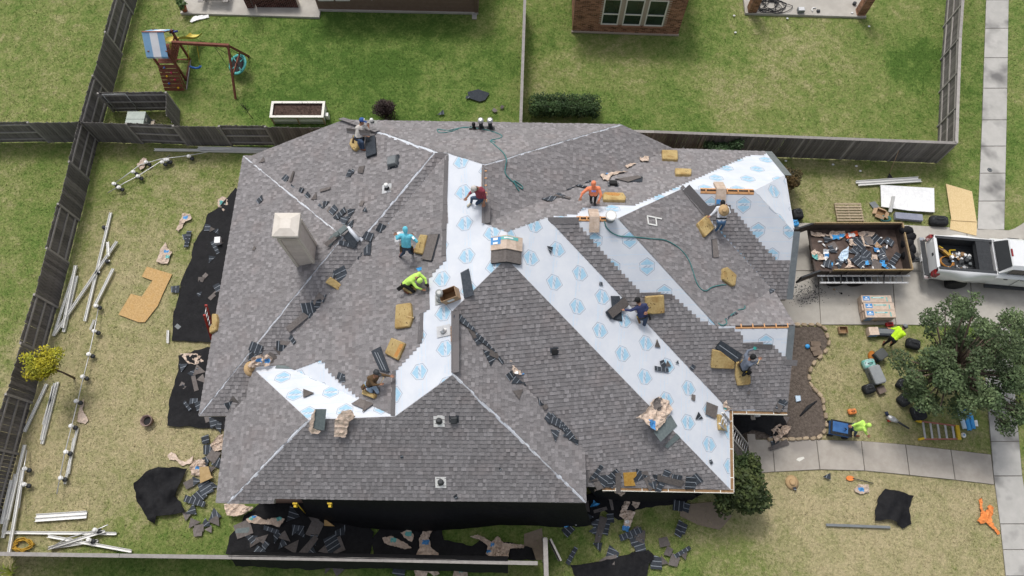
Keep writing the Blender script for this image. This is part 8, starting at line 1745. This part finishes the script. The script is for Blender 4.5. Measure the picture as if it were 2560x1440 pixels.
for P, me in zip(PEOPLE, bodies):
    V = np.empty(len(me.vertices) * 3, np.float32); me.vertices.foreach_get('co', V); V = V.reshape(-1, 3)
    best = np.full(len(V), 1e9, np.float32); idx = np.zeros(len(V), int)
    for j, (p, q, r0, r1, m) in enumerate(P['seg']):
        p_, q_ = np.array(p), np.array(q); d = q_ - p_; t = np.clip(((V - p_) @ d) / max(d @ d, 1e-9), 0, 1); ds = np.linalg.norm(V - (p_ + t[:, None] * d), axis=1) - (r0 + (r1 - r0) * t)
        k_ = ds < best; best[k_] = ds[k_]; idx[k_] = j
    b = MB(); b.v = [tuple(map(float, v)) for v in V]; mats = [s_[4] for s_ in P['seg']]; cols = P['cols']
    for f in me.polygons:
        vs = list(f.vertices); m = mats[np.bincount(idx[vs]).argmax()]; c = Vector(V[vs].mean(0))
        if m is M_skin and (c - P['head']).length < .16:
            e = c - P['head']; fr = e.dot(P['look']); hh = e.dot(P['hd'])
            if fr < .02 and hh > -.06 or hh > .065: m = cols.get('hair', M_hair)
            elif fr > .07 and abs(abs(e.dot(P['hd'].cross(P['look']).normalized())) - .034) < .012 and abs(hh - .012) < .012: m = M_black
            elif fr > .075 and abs(e.dot(P['hd'].cross(P['look']).normalized())) < .026 and abs(hh + .062) < .009: m = maroon
        b.f.append(tuple(vs)); b.m.append(b.mi(m)); b.t.append(1.0); b.sm.append(True)
    for s in 'LR':
        sh, el, ha = P['S'][s][:3]; hand(b, el, ha, fab('teal_glove', (.03, .25, .22, 1)) if (s == 'L' and 'grey-blue' in P['label']) else M_skin, P['up'] * -1 + P['look'] * .5)
    hdv, lk = P['hd'], P['look']; sd = hdv.cross(lk).normalized()
    if not cols.get('hood'):
        for s in (-1, 1): r = ([], []); capsule(r, P['head'] + sd * s * .092 + hdv * .012, P['head'] + sd * s * .092 - hdv * .02, .016, .012, 6); b.mesh(r[0], r[1], M_skin, smooth=True)
    t = thing('person', P['label'], 'person', P['base'], 'roofing crew'); b.build('body', t)
    if 'cap' in cols:
        c1_, c2_ = cols['cap']; lk2 = (lk - hdv * lk.dot(hdv)).normalized(); s2 = hdv.cross(lk2); M = Matrix((lk2, s2, hdv)).transposed().to_4x4(); M.translation = P['head'] + hdv * .035
        h = MB(); h.lathe([(.108, -.02), (.110, .02), (.095, .075), (.055, .105), (.01, .112)], c1_, M, 16); h.mesh([M @ Vector(p) for p in ((.08, -.085, .0), (.19, -.055, -.02), (.20, 0, -.015), (.19, .055, -.02), (.08, .085, 0), (.08, -.085, -.012), (.19, -.055, -.03), (.20, 0, -.026), (.19, .055, -.03), (.08, .085, -.012))], [(0, 1, 2), (0, 2, 4), (2, 3, 4), (7, 6, 5), (9, 7, 5), (9, 8, 7), (0, 5, 6, 1), (1, 6, 7, 2), (2, 7, 8, 3), (3, 8, 9, 4)], c1_)
        if c2_ is not c1_: h.box((.06, 0, .06), (.09, .14, .06), c2_, M, taper=.7)
        h.build('cap', t)
    ex = P['extras']
    if ex == 'belt':
        h = MB(); c = P['pel'] - P['up'] * -.02; n_ = 14; fr = P['up'].cross(P['lat'])
        h.tube([c + P['lat'] * math.cos(a) * .185 + fr * math.sin(a) * .14 for a in [i / n_ * 2 * math.pi for i in range(n_ + 1)]], .022, M_bag, 6)
        for s in (-1, 1): q = c + P['lat'] * s * .20; h.bar(q, q - P['up'] * .2, .13, .08, blackc if s > 0 else brownc, up=P['lat']); h.tube([q - P['up'] * .02, q + P['up'] * .10 + P['lat'] * s * .03], .012, M_yellow, 5)
        h.build('tool_belt', t)
    if ex == 'badge': h = MB(); q = P['neck'] + P['look'] * .06; q2 = lerp(P['neck'], P['pel'], .25) + Vector((0, -.12, .08)); h.box(q2, (.16, .05, .06), flat('badge', (.25, .25, .55, 1))); h.build('chest_print', t)
    if ex == 'strawback':
        bk = Vector((0, -.3, 1)).normalized(); M = Matrix.Translation(lerp(P['neck'], P['pel'], .22) + Vector((0, -.06, .18))) @ bk.to_track_quat('Z', 'Y').to_matrix().to_4x4(); straw_hat('straw_hat', '', M, .21, t, .13)
        h = MB(); c = lerp(P['neck'], P['pel'], .78); n_ = 14; fr = P['up'].cross(P['lat']); h.tube([c + P['lat'] * math.cos(a) * .19 + fr * math.sin(a) * .145 for a in [i / n_ * 2 * math.pi for i in range(n_ + 1)]], .03, M_bag, 6); h.build('back_belt', t)
# what they hold
P = PEOPLE[0]; n = nrm('B'); q = [hit('B', 866, 320, .75), hit('B', 924, 328, .75), hit('B', 926, 341, .55), hit('B', 868, 333, .55)]; b = MB(); b.prism(q, Vector((0, -.01, .02)), M_shtop); b.prism([lerp(q[0], q[3], .5) + Vector((0, -.012, .024)), lerp(q[1], q[2], .5) + Vector((0, -.012, .024)), q[2] + Vector((0, -.012, .024)), q[3] + Vector((0, -.012, .024))], Vector((0, -.005, .01)), M_shingle); o = b.build('held_shingle'); tag(o, 'long brown shingle strip held up by the worker in blue cap', 'shingle')
def hammer(label, a_, c_, name='hammer'):
    t = thing(name, label, 'hammer', a_); d = (c_ - a_).normalized(); s = d.cross(Vector((0, 0, 1))).normalized(); b = MB(); b.tube([a_, c_], .014, M_osblight, 6); b.build('handle', t); b = MB(); b.tube([c_ - s * .06, c_ + s * .06], .022, M_dkgrey, 8); b.build('head', t)
ha = PEOPLE[5]['S']['L'][2]; hammer('hammer in the hand of the worker in brown', ha - Vector((.02, -.02, 0)), ha + Vector((.10, .26, .05)))
hammer('hammer lying on the foam pad left of the white stripe', hit('D', 1018, 790, .17), hit('D', 1036, 795, .16))
ha = PEOPLE[8]['S']['R'][2]; hammer('hammer in the hand of the worker in grey-blue sweater', ha, ha + Vector((-.12, -.22, .03)))
ha = PEOPLE[3]['S']['R'][2]; b = MB(); b.bar(ha + Vector((-.06, .0, .02)), ha + Vector((.06, -.16, .06)), .07, .012, M_label); o = b.build('phone'); tag(o, 'white phone held to the ear of the turquoise worker', 'phone')
ha = PEOPLE[4]['S']['L'][2]; b = MB(); b.bar(ha + Vector((-.03, .02, -.02)), ha + Vector((.05, -.02, .12)), .07, .10, M_black); b.bar(ha + Vector((.02, 0, .05)), ha + Vector((.02, -.22, -.02)), .05, .06, M_dkgrey); o = b.build('nail_gun'); tag(o, 'black nail gun in the hands of the kneeling lime worker', 'nail gun')
# ------------------------------------------------------------------ grass blades over the lawns
g = np.random.default_rng(5); N_ = 150000; X = g.uniform(-28.5, 28.5, N_); Y = g.uniform(-1.6, 29, N_); keep = np.abs(X) < 20.6 + (Y + .5) * .28
def npin(poly):
    r = np.zeros(N_, bool); n = len(poly); j = n - 1
    for i in range(n):
        xi, yi, xj, yj = poly[i][0], poly[i][1], poly[j][0], poly[j][1]
        with np.errstate(divide='ignore', invalid='ignore'): c = ((yi > Y) != (yj > Y)) & (X < (xj - xi) * (Y - yi) / (yj - yi) + xi)
        r ^= c; j = i
    return r
for pm in MASK: keep &= ~npin(pm)
X, Y = X[keep], Y[keep]; n = len(X); a = g.uniform(0, 2 * np.pi, n); h = g.uniform(.03, .085, n); w = g.uniform(.010, .022, n); ln = g.uniform(.02, .10, n)
Z = np.array([.03 * noise.noise(Vector((x * .25, y * .25, 0))) - .037 for x, y in zip(X, Y)]); B = np.stack([X, Y, Z], 1); s = np.stack([-np.sin(a), np.cos(a), 0 * a], 1) * w[:, None]; d = np.stack([np.cos(a) * ln, np.sin(a) * ln, h], 1)
V = np.stack([B - s, B + s, B + d], 1).reshape(-1, 3); me = bpy.data.meshes.new('grass'); me.from_pydata(V.tolist(), [], [(3 * i, 3 * i + 1, 3 * i + 2) for i in range(n)]); me.materials.append(M_lawn)
dr = np.array([dryness(x, y) for x, y in zip(X, Y)]) + g.normal(0, .12, n); at = me.attributes.new('dry', 'FLOAT', 'POINT'); at.data.foreach_set('value', np.repeat(dr, 3)); o = add('grass', me); tag(o, 'mown lawn grass, green behind the house and dry in front', 'grass', kind='stuff')
